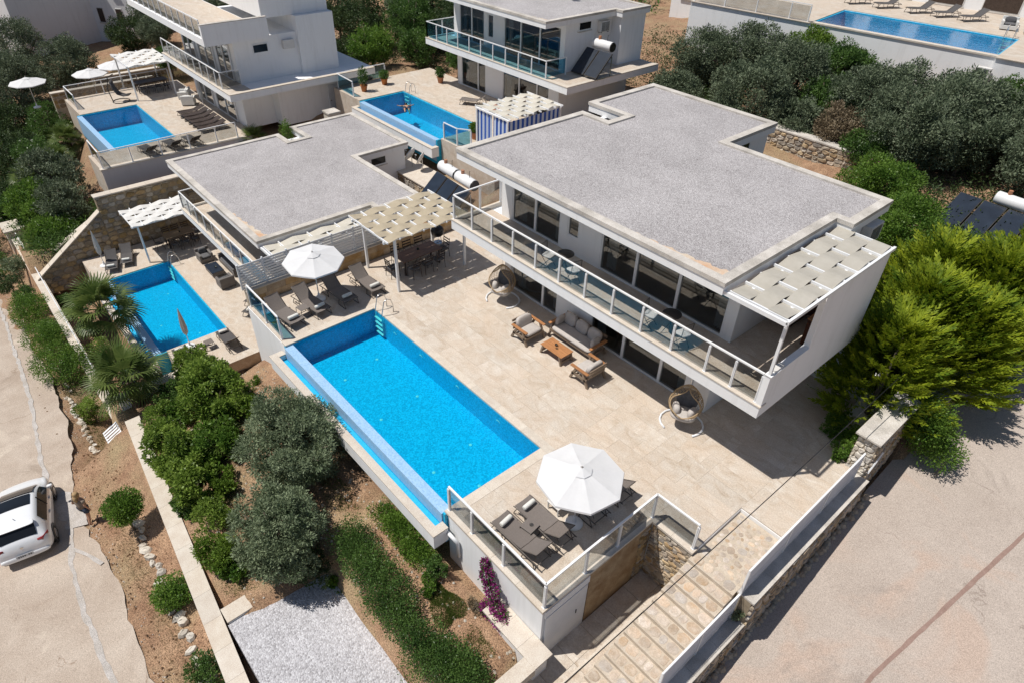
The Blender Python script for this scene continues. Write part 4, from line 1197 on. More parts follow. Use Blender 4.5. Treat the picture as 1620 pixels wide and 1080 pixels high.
# egg swing chairs
def swing_chair(label, loc, rz):
    r = thing('egg_swing_chair', label, 'swing chair', loc, rz, 'egg swing chairs')
    W = MATS['pipe_white']
    MB().tube([(.58 * math.cos(RAD(a)), .66 * math.sin(RAD(a)), .03) for a in range(40, 321, 20)][::-1], .034, 8).build('base_ring', W, r, True)
    MB().tube([(-.58, 0, .03), (-.66, 0, .5), (-.62, 0, 1.2), (-.5, 0, 1.7), (-.25, 0, 1.92), (.0, 0, 1.95), (.06, 0, 1.88)], .028, 8).build('stand_pole', W, r, True)
    MB().tube([(.06, 0, 1.88), (.06, 0, 1.62)], .008, 5).build('chain', MATS['steel'], r)
    def egg(t, a):
        zz = .30 + 1.32 * t
        rr = .50 * (math.sin(math.pi * min(1, t * 1.02 + .02)) ** .62) * (1 - .28 * max(0, t - .45) / .55)
        return (.06 + rr * math.cos(a), rr * 1.02 * math.sin(a), zz)
    bk = MB()
    opening = lambda t: 62 if .2 < t < .9 else 0
    for k in range(26):
        a = 2 * math.pi * k / 26
        seg = []
        for i in range(19):
            t = .02 + .96 * i / 18
            deg = (math.degrees(a) + 180) % 360 - 180
            lim = 66 * math.sin(math.pi * min(1, max(0, (t - .22) / .72)))
            if abs(deg) < lim:
                if len(seg) > 1: bk.tube(seg, .0075, 4)
                seg = []
            else: seg.append(egg(t, a))
        if len(seg) > 1: bk.tube(seg, .0075, 4)
    for i in range(1, 20):
        t = i / 20
        lim = 66 * math.sin(math.pi * min(1, max(0, (t - .22) / .72)))
        a0 = lim; pts = [egg(t, RAD(a0 + (360 - 2 * a0) * q / 22)) for q in range(23)]
        bk.tube(pts, .007, 4)
    bo = bk.build('basket', MATS['wicker'], r)
    rim = []
    for i in range(25):
        t = .22 + .72 * i / 24; lim = 66 * math.sin(math.pi * (t - .22) / .72); rim.append(egg(t, RAD(lim)))
    rim += [egg(.22 + .72 * i / 24, RAD(-66 * math.sin(math.pi * i / 24))) for i in range(23, 0, -1)]
    MB().tube(rim, .018, 6, True).build('basket_rim', MATS['wicker'], bo, True)
    MB().cushion((.10, 0, .52), (.72, .78, .22), None, .7).build('seat_cushion', MATS['cushion'], r, True)
    MB().cushion((-.20, 0, .86), (.18, .66, .62), Matrix.Rotation(RAD(-14), 3, 'Y'), .7).build('back_cushion', MATS['cushion_dark'], r, True)
    MB().cushion((.16, -.24, .66), (.42, .22, .36), Matrix.Rotation(RAD(20), 3, 'Z'), .8).build('side_cushion', MATS['cushion'], r, True)
    MB().cushion((.18, .24, .66), (.40, .22, .34), Matrix.Rotation(RAD(-20), 3, 'Z'), .8).build('side_cushion', MATS['cushion'], r, True)
    r.scale = (1.1, 1.1, 1.12)
    return r
swing_chair('egg swing chair between the pergola and the living room doors', (2.85, 4.5, 0), -72)
swing_chair('egg swing chair in the sun near the right end of the villa', (12.22, 4.42, 0), -65)

# teak lounge set
def teak_armchair(label, loc, rz):
    """x is forward"""
    r = thing('teak_armchair', label, 'armchair', loc, rz, 'teak lounge armchairs')
    T, G = MATS['teak'], MATS['teak_grey']
    for s in (-1, 1):
        y = s * .46
        MB().box(-.42, .42, y - .06, y + .06, .585, .63).build('armrest', T, r, bevel=.008)
        MB().bar((.16, y, .585), (.42, y, .0), .06, .09).build('leg', G, r)
        MB().bar((-.14, y, .585), (-.44, y, .0), .06, .09).build('leg', G, r)
        MB().box(-.36, .36, y - .03, y + .03, .24, .33).build('side_rail', G, r)
    MB().box(.30, .36, -.43, .43, .22, .32).build('front_rail', G, r)
    for k in range(5): MB().box(-.34 + .14 * k, -.25 + .14 * k, -.43, .43, .322, .34).build('seat_slat', G, r)
    for k in range(3): MB().box(-.42 - .03 * k, -.38 - .03 * k, -.43, .43, .38 + .15 * k, .47 + .15 * k).build('back_slat', G, r)
    MB().cushion((.03, 0, .41), (.70, .80, .17), None, .3).build('seat_cushion', MATS['cushion'], r, True)
    MB().cushion((-.27, 0, .66), (.20, .74, .46), Matrix.Rotation(RAD(-16), 3, 'Y'), .35).build('back_cushion', MATS['cushion'], r, True)
    return r
teak_armchair('teak armchair at the left end of the coffee table, back toward the swing chair', (5.42, 3.6, 0), 0)
teak_armchair('teak armchair at the right end of the coffee table, back to the right', (8.55, 3.67, 0), 180)
so = thing('teak_sofa', 'three seat teak sofa with taupe cushions against the villa wall', 'sofa', (6.95, 4.74, 0), -90)
for s in (-1, 1):
    y = s * 1.08
    MB().box(-.44, .46, y - .06, y + .06, .60, .65).build('armrest', MATS['teak'], so, bevel=.008)
    MB().bar((.18, y, .60), (.46, y, .0), .06, .09).build('leg', MATS['teak_grey'], so)
    MB().bar((-.14, y, .60), (-.46, y, .0), .06, .09).build('leg', MATS['teak_grey'], so)
    MB().box(-.38, .40, y - .03, y + .03, .24, .33).build('side_rail', MATS['teak_grey'], so)
MB().box(.34, .40, -1.05, 1.05, .22, .33).build('front_rail', MATS['teak_grey'], so)
for k in range(3): MB().box(-.44 - .03 * k, -.40 - .03 * k, -1.05, 1.05, .38 + .16 * k, .48 + .16 * k).build('back_slat', MATS['teak_grey'], so)
MB().cushion((.05, 0, .42), (.80, 2.04, .19), None, .22, 28).build('seat_cushion', MATS['cushion'], so, True)
for k in range(3): MB().cushion((-.26, -.64 + .64 * k, .72), (.22, .62, .50), Matrix.Rotation(RAD(-16), 3, 'Y'), .45).build('back_cushion', MATS['cushion'], so, True)
for s in (-1, 1): MB().cushion((.02, s * .93, .66), (.44, .17, .42), Matrix.Rotation(RAD(s * 8), 3, 'X'), .5).build('end_cushion', MATS['cushion'], so, True)
ct = thing('coffee_table', 'low teak coffee table between the two armchairs', 'coffee table', (6.95, 3.65, 0))
for k in range(5): MB().box(-.56, .56, -.315 + .127 * k, -.315 + .127 * k + .121, .375, .405).build('top_plank', MATS['teak'], ct, bevel=.003)
for s in (-1, 1):
    MB().bar((s * .44, -.28, .37), (s * .54, -.28, 0), .08, .07).build('leg', MATS['teak_grey'], ct)
    MB().bar((s * .44, .28, .37), (s * .54, .28, 0), .08, .07).build('leg', MATS['teak_grey'], ct)
    MB().box(s * .50 - .035, s * .50 + .035, -.24, .24, .10, .16).build('stretcher', MATS['teak_grey'], ct)
    MB().box(s * .45 - .035, s * .45 + .035, -.24, .24, .30, .37).build('apron', MATS['teak_grey'], ct)
def mk_vase():
    r = thing('flower_pot', '', 'pot')
    MB().lathe([(.035, 0), (.055, .07), (.05, .07), (.03, .02)], (0, 0, 0), 10).build('pot', MATS['black'], r, True)
    lf = MB()
    for k in range(14):
        a = random.uniform(0, 6.28); rr = random.uniform(.01, .06); z = random.uniform(.06, .14)
        x, y = math.cos(a) * rr, math.sin(a) * rr
        lf.add([(x, y, z), (x + .02, y + .01, z + .012), (x + .03, y - .01, z + .03), (x + .01, y - .02, z + .015)], [(0, 1, 2, 3)])
    lf.build('foliage', MATS['leaf_hedge'], r); return r
BUILD['vase'] = mk_vase
put('vase', 'small dark plant pot on the teak coffee table', (6.86, 3.70, .406))
put('ashtray', 'clear ashtray on the teak coffee table', (7.0, 3.6, .406))

# dining set below the pergola
def mk_dining_chair():
    r = thing('dining_chair', '', 'chair')
    D = MATS['frame_brown']
    for sx in (-1, 1):
        MB().tube([(.21, sx * .22, 0), (.2, sx * .21, .43)], .014, 6).build('leg', D, r)
        MB().tube([(-.24, sx * .22, 0), (-.2, sx * .21, .43), (-.27, sx * .21, .93)], .014, 6).build('leg', D, r)
        MB().tube([(-.22, sx * .23, .64), (.12, sx * .235, .65), (.2, sx * .23, .6), (.2, sx * .22, .43)], .012, 6).build('armrest', D, r, True)
    MB().tube([(.21, -.21, .43), (.21, .21, .43), (-.2, .21, .43), (-.2, -.21, .43)], .013, 6, True).build('seat_frame', D, r)
    for k in range(3): MB().box(-.265 + .02 * (2 - k), -.245 + .02 * (2 - k), -.21, .21, .60 + .12 * k, .65 + .12 * k).build('back_slat', D, r)
    MB().cushion((.0, 0, .455), (.42, .42, .06), None, .3).build('seat_pad', MATS['cushion_dark'], r, True)
    return r
BUILD['dining_chair'] = mk_dining_chair
def dining_table(label, loc, rz, L_, W_, mat='table_wood', leg='frame_brown', planks=7):
    r = thing('dining_table', label, 'table', loc, rz, 'outdoor dining tables')
    w = W_ / planks
    for k in range(planks): MB().box(-L_ / 2, L_ / 2, -W_ / 2 + w * k + .002, -W_ / 2 + w * (k + 1) - .002, .715, .75).build('top_plank', MATS[mat], r)
    MB().box(-L_ / 2 + .12, L_ / 2 - .12, -W_ / 2 + .1, W_ / 2 - .1, .64, .713).build('apron', MATS[leg], r)
    for sx in (-1, 1):
        for sy in (-1, 1): MB().box(sx * (L_ / 2 - .12) - .035, sx * (L_ / 2 - .12) + .035, sy * (W_ / 2 - .12) - .035, sy * (W_ / 2 - .12) + .035, 0, .64).build('leg', MATS[leg], r)
    return r
dining_table('long brown dining table under the near pergola', (-1.6, 3.32, 0), 90, 2.05, .88)
DC = 'dark metal chairs round the near dining table'
for i, y in enumerate((2.68, 3.32, 3.96)):
    put('dining_chair', 'dark slatted chair on the pool side of the near dining table, %s seat' % ('left', 'middle', 'right')[i], (-.98, y, 0), 180 + random.uniform(-5, 5), DC)
for i, y in enumerate((2.68, 3.32, 3.96)):
    put('dining_chair', 'dark slatted chair on the wall side of the near dining table, %s' % ('left seat', 'middle seat', 'right seat')[i], (-2.26, y, 0), random.uniform(-5, 5), DC)
put('dining_chair', 'dark slatted chair at the left head of the near dining table, by the pergola post', (-1.6, 1.98, 0), 90, DC)
put('dining_chair', 'dark slatted chair at the right head of the near dining table', (-1.6, 4.66, 0), -90, DC)
put('vase', 'small plant pot on the long dining table', (-1.7, 3.4, .751))
bq = thing('kettle_barbecue', 'black kettle barbecue on legs beside the dining table', 'barbecue', (-2.5, 5.05, 0))
MB().lathe([(.04, .55), (.2, .57), (.29, .66), (.31, .78), (.31, .80)], (0, 0, 0), 20).build('bowl', MATS['black'], bq, True)
MB().lathe([(.315, .80), (.31, .86), (.25, .98), (.12, 1.05), (.02, 1.06)], (0, 0, 0), 20).build('lid', MATS['black'], bq, True)
MB().tube([(-.08, 0, 1.05), (-.06, 0, 1.12), (.06, 0, 1.12), (.08, 0, 1.05)], .012, 6).build('lid_handle', MATS['steel'], bq)
for k in range(3):
    a = RAD(120 * k + 20); MB().tube([(.15 * math.cos(a), .15 * math.sin(a), .6), (.3 * math.cos(a), .3 * math.sin(a), 0)], .014, 6).build('leg', MATS['steel'], bq)
MB().lathe([(.2, .2), (.22, .22), (.02, .22)], (0, 0, 0), 12).build('ash_tray', MATS['steel'], bq)
# pool ladder
def mk_ladder():
    r = thing('pool_ladder', '', 'pool ladder')
    for s in (-.25, .25):
        MB().tube([(s, .5, 0), (s, .5, .35), (s, .42, .62), (s, .25, .72), (s, .1, .62), (s, .02, .3), (s, -.06, 0), (s, -.06, -1.0)], .021, 8).build('handrail', MATS['steel'], r, True)
    for k in range(4): MB().box(-.25, .25, -.12, -.03, -.25 - .24 * k, -.22 - .24 * k).build('tread', MATS['tile_white'], r)
    return r
BUILD['ladder'] = mk_ladder
put('ladder', 'steel ladder at the rear corner of the near pool', (.45, -.02, .006), 0)
put('ladder', 'steel ladder at the rear of the lower villa pool', (-19.1, -3.14, Z2), 0)
put('ladder', 'steel ladder at the back of the uphill pool', (-20.4, 15.48, Z4), 0)
put('ladder', 'steel ladder at the right end of the top right pool', M5 @ Vector((10.3, -.05, Z5)), 6)

# bistro sets on the balcony
def mk_bistro_chair():
    r = thing('bistro_chair', '', 'chair')
    D = MATS['dark_metal']
    for s in (-1, 1):
        MB().tube([(.2, s * .19, 0), (-.16, s * .19, .46), (-.2, s * .19, .92)], .010, 5).build('leg', D, r)
        MB().tube([(-.2, s * .18, 0), (.18, s * .18, .45)], .010, 5).build('leg', D, r)
    for k in range(7): MB().tube([(-.165, -.16 + .053 * k, .52), (-.2, -.16 + .053 * k, .91)], .006, 4).build('back_bar', D, r)
    MB().tube([(-.2, -.19, .92), (-.2, .19, .92)], .011, 5).build('back_rail', D, r)
    MB().cushion((.0, 0, .47), (.40, .40, .07), None, .35).build('seat_cushion', MATS['cushion_white'], r, True)
    return r
BUILD['bistro_chair'] = mk_bistro_chair
def mk_bistro_table():
    r = thing('bistro_table', '', 'table')
    MB().lathe([(.3, .70), (.31, .715), (.30, .73), (.02, .732)], (0, 0, 0), 20).build('table_top', MATS['dark_metal'], r, True)
    for k in range(3):
        a = RAD(120 * k); MB().tube([(.03 * math.cos(a), .03 * math.sin(a), .7), (.02 * math.cos(a), .02 * math.sin(a), .35), (.26 * math.cos(a), .26 * math.sin(a), 0)], .011, 5).build('leg', MATS['dark_metal'], r, True)
    return r
BUILD['bistro_table'] = mk_bistro_table
BZ = 3.173
def bistro(x, nm):
    g = 'folding bistro chairs on balconies'
    put('bistro_table', 'dark round bistro table on the balcony %s' % nm, (x, 4.35, BZ), 0, 'dark bistro tables')
    put('bistro_chair', 'folding bistro chair left of the balcony table %s' % nm, (x - .62, 4.12, BZ), 15, g)
    put('bistro_chair', 'folding bistro chair right of the balcony table %s' % nm, (x + .66, 4.1, BZ), 165, g)
bistro(6.35, 'at the white wall between the windows')
bistro(11.05, 'toward the right end')
put('bistro_table', 'dark round table on the lower villa balcony', (-20 + 11.3, -5.1 + 4.5, -5.78 + BZ), 0, 'dark bistro tables')
put('bistro_chair', 'bistro chair with pale seat on the lower villa balcony, far side of its table', (-20 + 10.6, -5.1 + 4.5, -5.78 + BZ), 5, 'folding bistro chairs on balconies')
put('bistro_chair', 'bistro chair with pale seat on the lower villa balcony, near side of its table', (-20 + 12.0, -5.1 + 4.5, -5.78 + BZ), 175, 'folding bistro chairs on balconies')

# wooden bar on the side terrace of the near villa
bar = thing('wooden_bar', 'dark red wooden bar counter on the side terrace', 'bar counter', (13.3, 8.4, 3.173))
MB().box(-.6, 1.3, .35, .9, 0, .95).build('back_counter', MATS['red_wood'], bar, bevel=.01)
MB().box(-.6, .1, -.9, .34, 0, .55).build('bench_box', MATS['red_wood'], bar, bevel=.01)
MB().box(.75, 1.3, -1.3, .34, 0, .95).build('side_counter', MATS['red_wood'], bar, bevel=.01)
MB().box(-.62, 1.32, .33, .92, .952, .985).build('counter_top', MATS['teak'], bar)
MB().box(.73, 1.32, -1.32, .328, .952, .985).build('counter_top', MATS['teak'], bar)
tow = thing('folded_towel', 'pale folded towels on the wooden bar', 'towel', (14.3, 8.0, 4.16)); MB().cushion((0, 0, .06), (.36, .3, .12), None, .3).build('towel_stack', MATS['towel'], tow, True)
bt = thing('brick_block', 'white block standing on the low parapet beside the pergola post', 'block', (14.79, 4.05, 4.291)); MB().box(-.08, .08, -.22, .22, 0, .07).build('block', MATS['tile_white'], bt, bevel=.006)
# air conditioner on the near villa
def mk_ac():
    r = thing('air_conditioner', '', 'air conditioner')
    b_ = MB().box(0, .32, -.42, .42, 0, .62).build('casing', MATS['tile_white'], r, bevel=.012)
    for k in range(2):
        for j in range(10): MB().box(.321, .33, -.36 + .35 * k, -.04 + .35 * k, .06 + .052 * j, .085 + .052 * j).build('vent_slat', MATS['black'], r)
    for s in (-.3, .3): MB().box(0, .3, s - .02, s + .02, -.05, -.001).build('bracket', MATS['dark_metal'], r)
    return r
BUILD['ac'] = mk_ac
put('ac', 'white air conditioner on the right rear wall of the near villa', (13.41, 11.1, 5.25), 0, 'air conditioners')
put('ac', 'grey air conditioner on the side wall of the uphill villa', (-22.1 + 12.63, 14.4 + 8.6, .6 + 5.2), 0, 'air conditioners')

# louvred screen and low wall behind the rear loungers
sw = thing('low_stone_wall', 'low tan stone clad wall behind the rear loungers', 'wall', (-3.4, -3.8, 0))
MB().box(-.22, .0, 0, 11.2, -3.0, .60).build('wall_core', MATS['mortar'], sw)
for i in range(11): MB().box(-.25, .03, 1.02 * i + .003, 1.02 * i + 1.015, .602, .645).build('coping_slab', MATS['coping'], sw)
for row in range(2):
    y = 0.0
    while y < 11.1:
        w = min(random.uniform(.5, .85), 11.2 - y)
        piece('stone', unit_box('clad'), sw, Matrix.Translation((.012, y + w / 2, .15 + .30 * row)) @ Matrix.Diagonal((.03 + random.uniform(0, .012), w - .008, .292, 1)))
        y += w
scn = thing('louvred_screen', 'white louvred metal screen on the wall behind the rear umbrella', 'screen', (-3.56, -3.86, .66))
for k in range(9): MB().bar((0, 0, .06 + .125 * k), (0, 8.3, .06 + .125 * k), .02, .116, (.3, 0, .95)).build('louvre', MATS['louvre'], scn)
for k in range(9): MB().box(-.05, .03, 1.0375 * k - .03, 1.0375 * k + .03, 0, 1.16).build('post', MATS['louvre'], scn)

# ------------------------------------------------------------------ stair down beside the platform
stair = thing('stone_stair', 'stone paved stair going down beside the louvred fence on the right', 'stair', (15.58, .74, -3.4))
def s_loc(x, y, z): return (x - 15.58, y - .74, z + 3.4)
landing = MB().box(0, 1.45, 0.002, 2.18, .2, 3.24).build('landing', MATS['stair_mortar'], stair)
def cobbles(parent, x0, x1, y0, y1, z, n, size=(.13, .3), mat='stone', hgt=.05):
    pts = []
    tries = 0
    while len(pts) < n and tries < n * 40:
        tries += 1
        r = random.uniform(*size) / 2
        p = (random.uniform(x0 + r * .8, x1 - r * .8), random.uniform(y0 + r * .8, y1 - r * .8), r)
        if all((p[0] - q[0]) ** 2 + (p[1] - q[1]) ** 2 > ((p[2] + q[2]) * .92) ** 2 for q in pts): pts.append(p)
    for x, y, r in pts:
        M = Matrix.Translation((x, y, z)) @ Matrix.Rotation(random.uniform(0, 6.28), 4, 'Z') @ Matrix.Diagonal((2 * r, 2 * r * random.uniform(.7, 1), hgt, 1))
        piece('stone', stone_mesh(mat, random.randrange(7)), parent, M)
cobbles(stair, .05, 1.40, .05, 2.12, 3.238, 70, (.12, .28), 'stair_stone', .02)
for k in range(13):
    y1 = -.36 * k; z = 3.40 - .12 * (k + 1) - .0
    st_ = MB().box(.0, 1.45, y1 - .36 + .002, y1, z - 1.2, z).build('step', MATS['stair_mortar'], stair)
    lx = 0.02
    while lx < 1.42:
        w = min(random.uniform(.2, .42), 1.45 - lx)
        if w < .1: break
        hgt = .018
        M = Matrix.Translation((lx + w / 2, y1 - .17, z + .005)) @ Matrix.Rotation(random.uniform(-.05, .05), 4, 'Z') @ Matrix.Diagonal((w * .93, .30, hgt, 1))
        piece('tread_stone', stone_mesh('stair_stone', random.randrange(7)), st_, M)
        lx += w
rec = thing('retaining_wall', 'tan rendered wall below the lounger platform', 'wall', (14.15, -3.8, -3.4))
MB().box(.002, .03, 1.75, 4.34, .2, 3.30).build('wall_face', MATS['clad'], rec)
MB().box(.002, .05, .06, 1.72, 3.02, 3.30).build('lintel', MATS['plaster'], rec)
door = thing('service_door', 'white metal door in the wall below the platform corner', 'door', (14.16, -3.72, -2.4))
MB().box(.0, .045, .02, 1.58, 0, 1.98).build('door_leaf', MATS['louvre'], door)
MB().box(.046, .06, 1.2, 1.23, .95, 1.12).build('handle', MATS['dark_metal'], door)
ew = thing('stone_wall', 'pale stone wall at the end of the sunken passage by the stair', 'wall', (14.2, .5, -3.4))
MB().box(0, 1.38, .05, .3, .2, 3.36).build('wall_core', MATS['mortar'], ew)
stone_face(ew, (14.2, .55, -2.4), (1, 0, 0), (0, 0, 1), (0, -1, 0), 1.38, 2.3, (.10, .2), (.15, .36), 'stone', .06)
stone_face(ew, (14.2, .52, -2.4), (0, -1, 0), (0, 0, 1), (1, 0, 0), .5, 2.2, (.12, .2), (.15, .3), 'stone_brown', .05, proud=.2)
pass_ = thing('sunken_passage', 'travertine floor of the sunken passage between platform and stair', 'passage', (14.2, -6.0, -2.42))
for i in range(7):
    for j in range(2):
        piece('paving_slab', unit_box('travertine'), pass_, Matrix.Translation((.35 + .7 * j, .5 + .94 * i, 0)) @ Matrix.Diagonal((.692, .93, .05, 1)))
MB().box(0, 1.38, .0, 6.6, -.6, -.02).build('bed', MATS['mortar'], pass_)
MB().box(.86, .94, .0, 6.5, .026, .06).build('kerb', MATS['coping'], pass_)
cw = thing('garden_wall', 'cream topped low wall at the foot of the platform', 'wall', (12.5, -4.4, -3.4))
MB().box(.05, 2.0, .05, .56, -.6, 1.94).build('wall_core', MATS['plaster'], cw)
for i in range(3): MB().box(.0 + .72 * i, .715 + .72 * i, -.05, .58, 1.942, 2.0).build('coping_slab', MATS['coping'], cw)
MB().box(1.72, 2.16, -2.2, -.052, 1.70, 1.99).build('coping_slab', MATS['coping'], cw)

# ------------------------------------------------------------------ boundary wall and louvred fence on the right
bw = thing('boundary_wall', 'stepped stone boundary wall along the right lane', 'wall', (17.3, -6, -3.6))
WB = [(-6.0, -1.9), (-2.6, -1.55), (.55, -.95), (6.9, -.02)]
secs = [(-6.0, -2.7, -1.75), (-2.7, .5, -1.0), (.5, 6.9, .0)]
for (a, b, t) in secs:
    MB().box(-.22, .20, a + 6 + .002, b + 6 - .002, 0, t + 3.54).build('wall_core', MATS['mortar_dark'], bw)
    n = max(1, round((b - a) / 1.1)); w = (b - a) / n
    for i in range(n): MB().box(-.24, .27, a + 6 + w * i + .003, a + 6 + w * (i + 1) - .003, t + 3.542, t + 3.60).build('coping_slab', MATS['cap'], bw)
    low = zr(a) - .1
    stone_face(bw, (17.52, a, low), (0, 1, 0), (0, 0, 1), (1, 0, 0), b - a, t - low - .06, (.16, .28), (.24, .52), 'stone', .10, 300, base=lambda m_, a=a, low=low: zr(a + m_) - low - .05)
# rough rubble footing along the lane
ft = MB()
for k in range(90):
    y = -5.5 + 13.0 * k / 90; x = 17.60 + random.uniform(-.05, .08); r_ = random.uniform(.07, .14)
    ft.lathe([(r_ * .9, -.05), (r_ * 1.1, .03), (r_ * .5, r_ * .9)], (x - 17.3, y + 6, zr(y) + 3.6), 6)
ft.build('rubble_footing', MATS['stone'], bw)['kind'] = 'stuff'
def louvre_fence(label, y0, y1, z, h, slope=0):
    r = thing('louvred_fence', label, 'fence', (17.17, y0, z), 0, 'louvred fence sections')
    n = int(h / .085)
    for k in range(n): MB().bar((0, .02, .05 + .085 * k), (0, y1 - y0 - .02, .05 + .085 * k), .007, .066, (0, 0, 1)).build('louvre', MATS['fence_grey'], r)
    m = max(2, round((y1 - y0) / 1.9)) + 1
    for i in range(m):
        y = (y1 - y0) * i / (m - 1); MB().box(-.03, .03, y - .03, y + .03, 0, h).build('post', MATS['white_metal'], r)
    MB().box(-.026, .026, -.03, y1 - y0 + .03, h + .002, h + .045).build('top_rail', MATS['white_metal'], r)
    return r
louvre_fence('upper section of the white louvred fence above the right lane', .45, 6.6, .002, 1.08)
louvre_fence('middle section of the white louvred fence beside the stair', -2.75, .38, -.998, 1.05)
louvre_fence('lowest section of the white louvred fence at the bottom edge', -6.0, -2.82, -1.748, 1.05)
# small shrub growing out of the wall step is made with the plants
pl = thing('stone_pillar', 'broad stone pillar with a pale slab on top at the lane entrance', 'pillar', (17.0, 8.2, -.6))
MB().box(-.26, .32, -1.18, 1.48, -1.2, -.002).build('footing', MATS['mortar'], pl)
MB().extrude_x([(-1.2, 0), (1.5, 0), (1.5, 2.02), (-1.2, 2.02)], -.27, .33).build('wall_core', MATS['mortar'], pl)
MB().box(-.36, .42, -1.36, 1.6, 2.022, 2.09).build('top_slab', MATS['cap'], pl, bevel=.008)
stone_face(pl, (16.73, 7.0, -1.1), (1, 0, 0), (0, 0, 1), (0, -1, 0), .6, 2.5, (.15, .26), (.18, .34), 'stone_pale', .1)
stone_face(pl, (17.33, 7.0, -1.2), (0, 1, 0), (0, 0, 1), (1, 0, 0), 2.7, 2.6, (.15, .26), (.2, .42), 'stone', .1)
lw = thing('stone_wall', 'low stone wall with flat slabs under the golden conifers along the lane', 'wall', (17.3, 10.2, 0))
MB().box(0, .5, 0, 11, -1.8, 1.02).build('wall_core', MATS['mortar'], lw)
for i in range(10): MB().box(-.06, .56, 1.1 * i + .003, 1.1 * i + 1.09, 1.022, 1.08).build('top_slab', MATS['cap'], lw)
stone_face(lw, (17.8, 10.2, -.8), (0, 1, 0), (0, 0, 1), (1, 0, 0), 11, 1.75, (.16, .26), (.22, .45), 'stone', .08, 180)
gp = thing('pillar_light', 'white slanted pipe fixed to the stone pillar', 'pipe', (17.42, 6.95, .2)); MB().tube([(0, 0, 0), (.05, .35, .75)], .03, 6).build('pipe', MATS['pipe_white'], gp)

# stone wall seen behind the near villa
bk = thing('stone_wall', 'rough pale stone wall behind the rear block of the near villa', 'wall', (2.0, 24.3, 0), 0)
MB().box(0, 6.4, 0, .55, -.2, 2.9).build('wall_core', MATS['mortar'], bk)
for i in range(6): MB().box(1.08 * i, 1.08 * i + 1.07, -.06, .62, 2.902, 2.97).build('top_slab', MATS['cap'], bk)
stone_face(bk, (2.0, 24.3, .4), (1, 0, 0), (0, 0, 1), (0, -1, 0), 6.4, 2.45, (.2, .34), (.25, .55), 'stone', .14, 200)

# ------------------------------------------------------------------ walls of the lower villa and the left road
rw = thing('stone_wall', 'brown rubble stone wall behind the lower villa dining corner', 'wall', (-22.9, -5.2, Z2))
MB().box(-.45, -.05, 0, 9, -.5, 3.5).build('wall_core', MATS['mortar_dark'], rw)
for i in range(9): MB().box(-.52, .02, 1.0 * i - .05, 1.0 * i + .94, 3.502, 3.58).build('coping_slab', MATS['coping'], rw)
stone_face(rw, (-22.95, -5.2, Z2), (0, 1, 0), (0, 0, 1), (1, 0, 0), 8.2, 3.45, (.26, .38), (.3, .6), 'stone_brown', .08, 290)
ramp_ = thing('stair_wall', 'sloping stone wall with cream coping beside the lower villa steps', 'wall', (-23.0, -9.6, -7.4))
for dx, nm in ((0, 0), (-1.5, 1)):
    MB().extrude_x([(0, 0), (4.4, 0), (4.4, 4.2 - .9 * nm), (0, 1.1)], dx - .35, dx).build('wall_core', MATS['mortar_dark'], ramp_)
    for i in range(5):
        za, zb = 1.1 + (3.1 - .9 * nm) * i / 5, 1.1 + (3.1 - .9 * nm) * (i + .98) / 5
        MB().extrude_x([(.88 * i, za + .002), (.88 * i + .862, zb + .002), (.88 * i + .862, zb + .07), (.88 * i, za + .07)], dx - .42, dx + .06).build('coping_slab', MATS['coping'], ramp_)
stone_face(ramp_, (-22.99, -9.6, -7.4), (0, 1, 0), (0, 0, 1), (1, 0, 0), 4.4, 4.1, (.26, .38), (.3, .6), 'stone_brown', .07, 110, top=lambda a: 1.1 + 3.1 * a / 4.4)
for k in range(9): MB().box(-1.49, -.36, .42 * k, .42 * k + .42, .3 * k, .3 * k + .3).build('step', MATS['coping'], ramp_)
def coping_wall(label, x0, x1, y, z, w=.52, h=1.6, dy=0.0, mat='coping', step=1.05):
    r = thing('garden_wall', label, 'wall', (x0, y, z - h), 0, 'cream topped garden walls')
    n = max(1, round((x1 - x0) / step)); s = (x1 - x0) / n
    f = lambda x: dy * x
    MB().prism([(0, .05), (x1 - x0, .05 + f(x1 - x0)), (x1 - x0, w - .05 + f(x1 - x0)), (0, w - .05)], -.8, h - .062).build('wall_core', MATS['plaster'], r)
    for i in range(n):
        a, b = s * i + .003, s * (i + 1) - .003
        MB().prism([(a, f(a)), (b, f(b)), (b, w + f(b)), (a, w + f(a))], h - .06, h).build('coping_slab', MATS[mat], r)
    return r
coping_wall('long cream topped wall between the left road and the near garden', -3.9, 16, -9.53, -3.4, .55, 1.6, -.085)
coping_wall('short cream coping closing the gravel square at the bottom left', 6.42, 6.98, -9.84, -3.36, 3.5, 1.2, 0, 'coping', .56)
coping_wall('white topped wall in front of the lower villa along the left road', -31, -6.6, -9.75, -6.3, .45, 1.7, 0)
dv = thing('garden_wall', 'cream topped wall dividing the two gardens next to the palm', 'wall', (-6.6, -9.7, -5.2))
MB().box(.05, .47, .4, 4.0, -1, 1.14).build('wall_core', MATS['plaster'], dv)
for i in range(4): MB().box(0, .52, .4 + .9 * i + .003, .4 + .9 * i + .895, 1.142, 1.2).build('coping_slab', MATS['coping'], dv)
lp = thing('stone_pillar', 'cream capped pillar at the left end of the lower villa wall', 'pillar', (-31.2, -9.9, -8.4)); MB().box(0, 1.5, 0, .9, 0, 2.5).build('shaft', MATS['coping'], lp, bevel=.02)
MB().box(-.08, 1.58, -.08, .98, 2.502, 2.6).build('cap_slab', MATS['coping'], lp)
pr = thing('pipe_rail', 'thin white pipe rail along the lower villa wall', 'railing', (-29.5, -9.4, -6.3))
MB().tube([(0, 0, .35), (23, 0, .35)], .03, 6).build('rail', MATS['white_metal'], pr)
for k in range(12): MB().cyl(.3 + 2.0 * k, 0, 0, .35, .022, 6).build('post', MATS['white_metal'], pr)
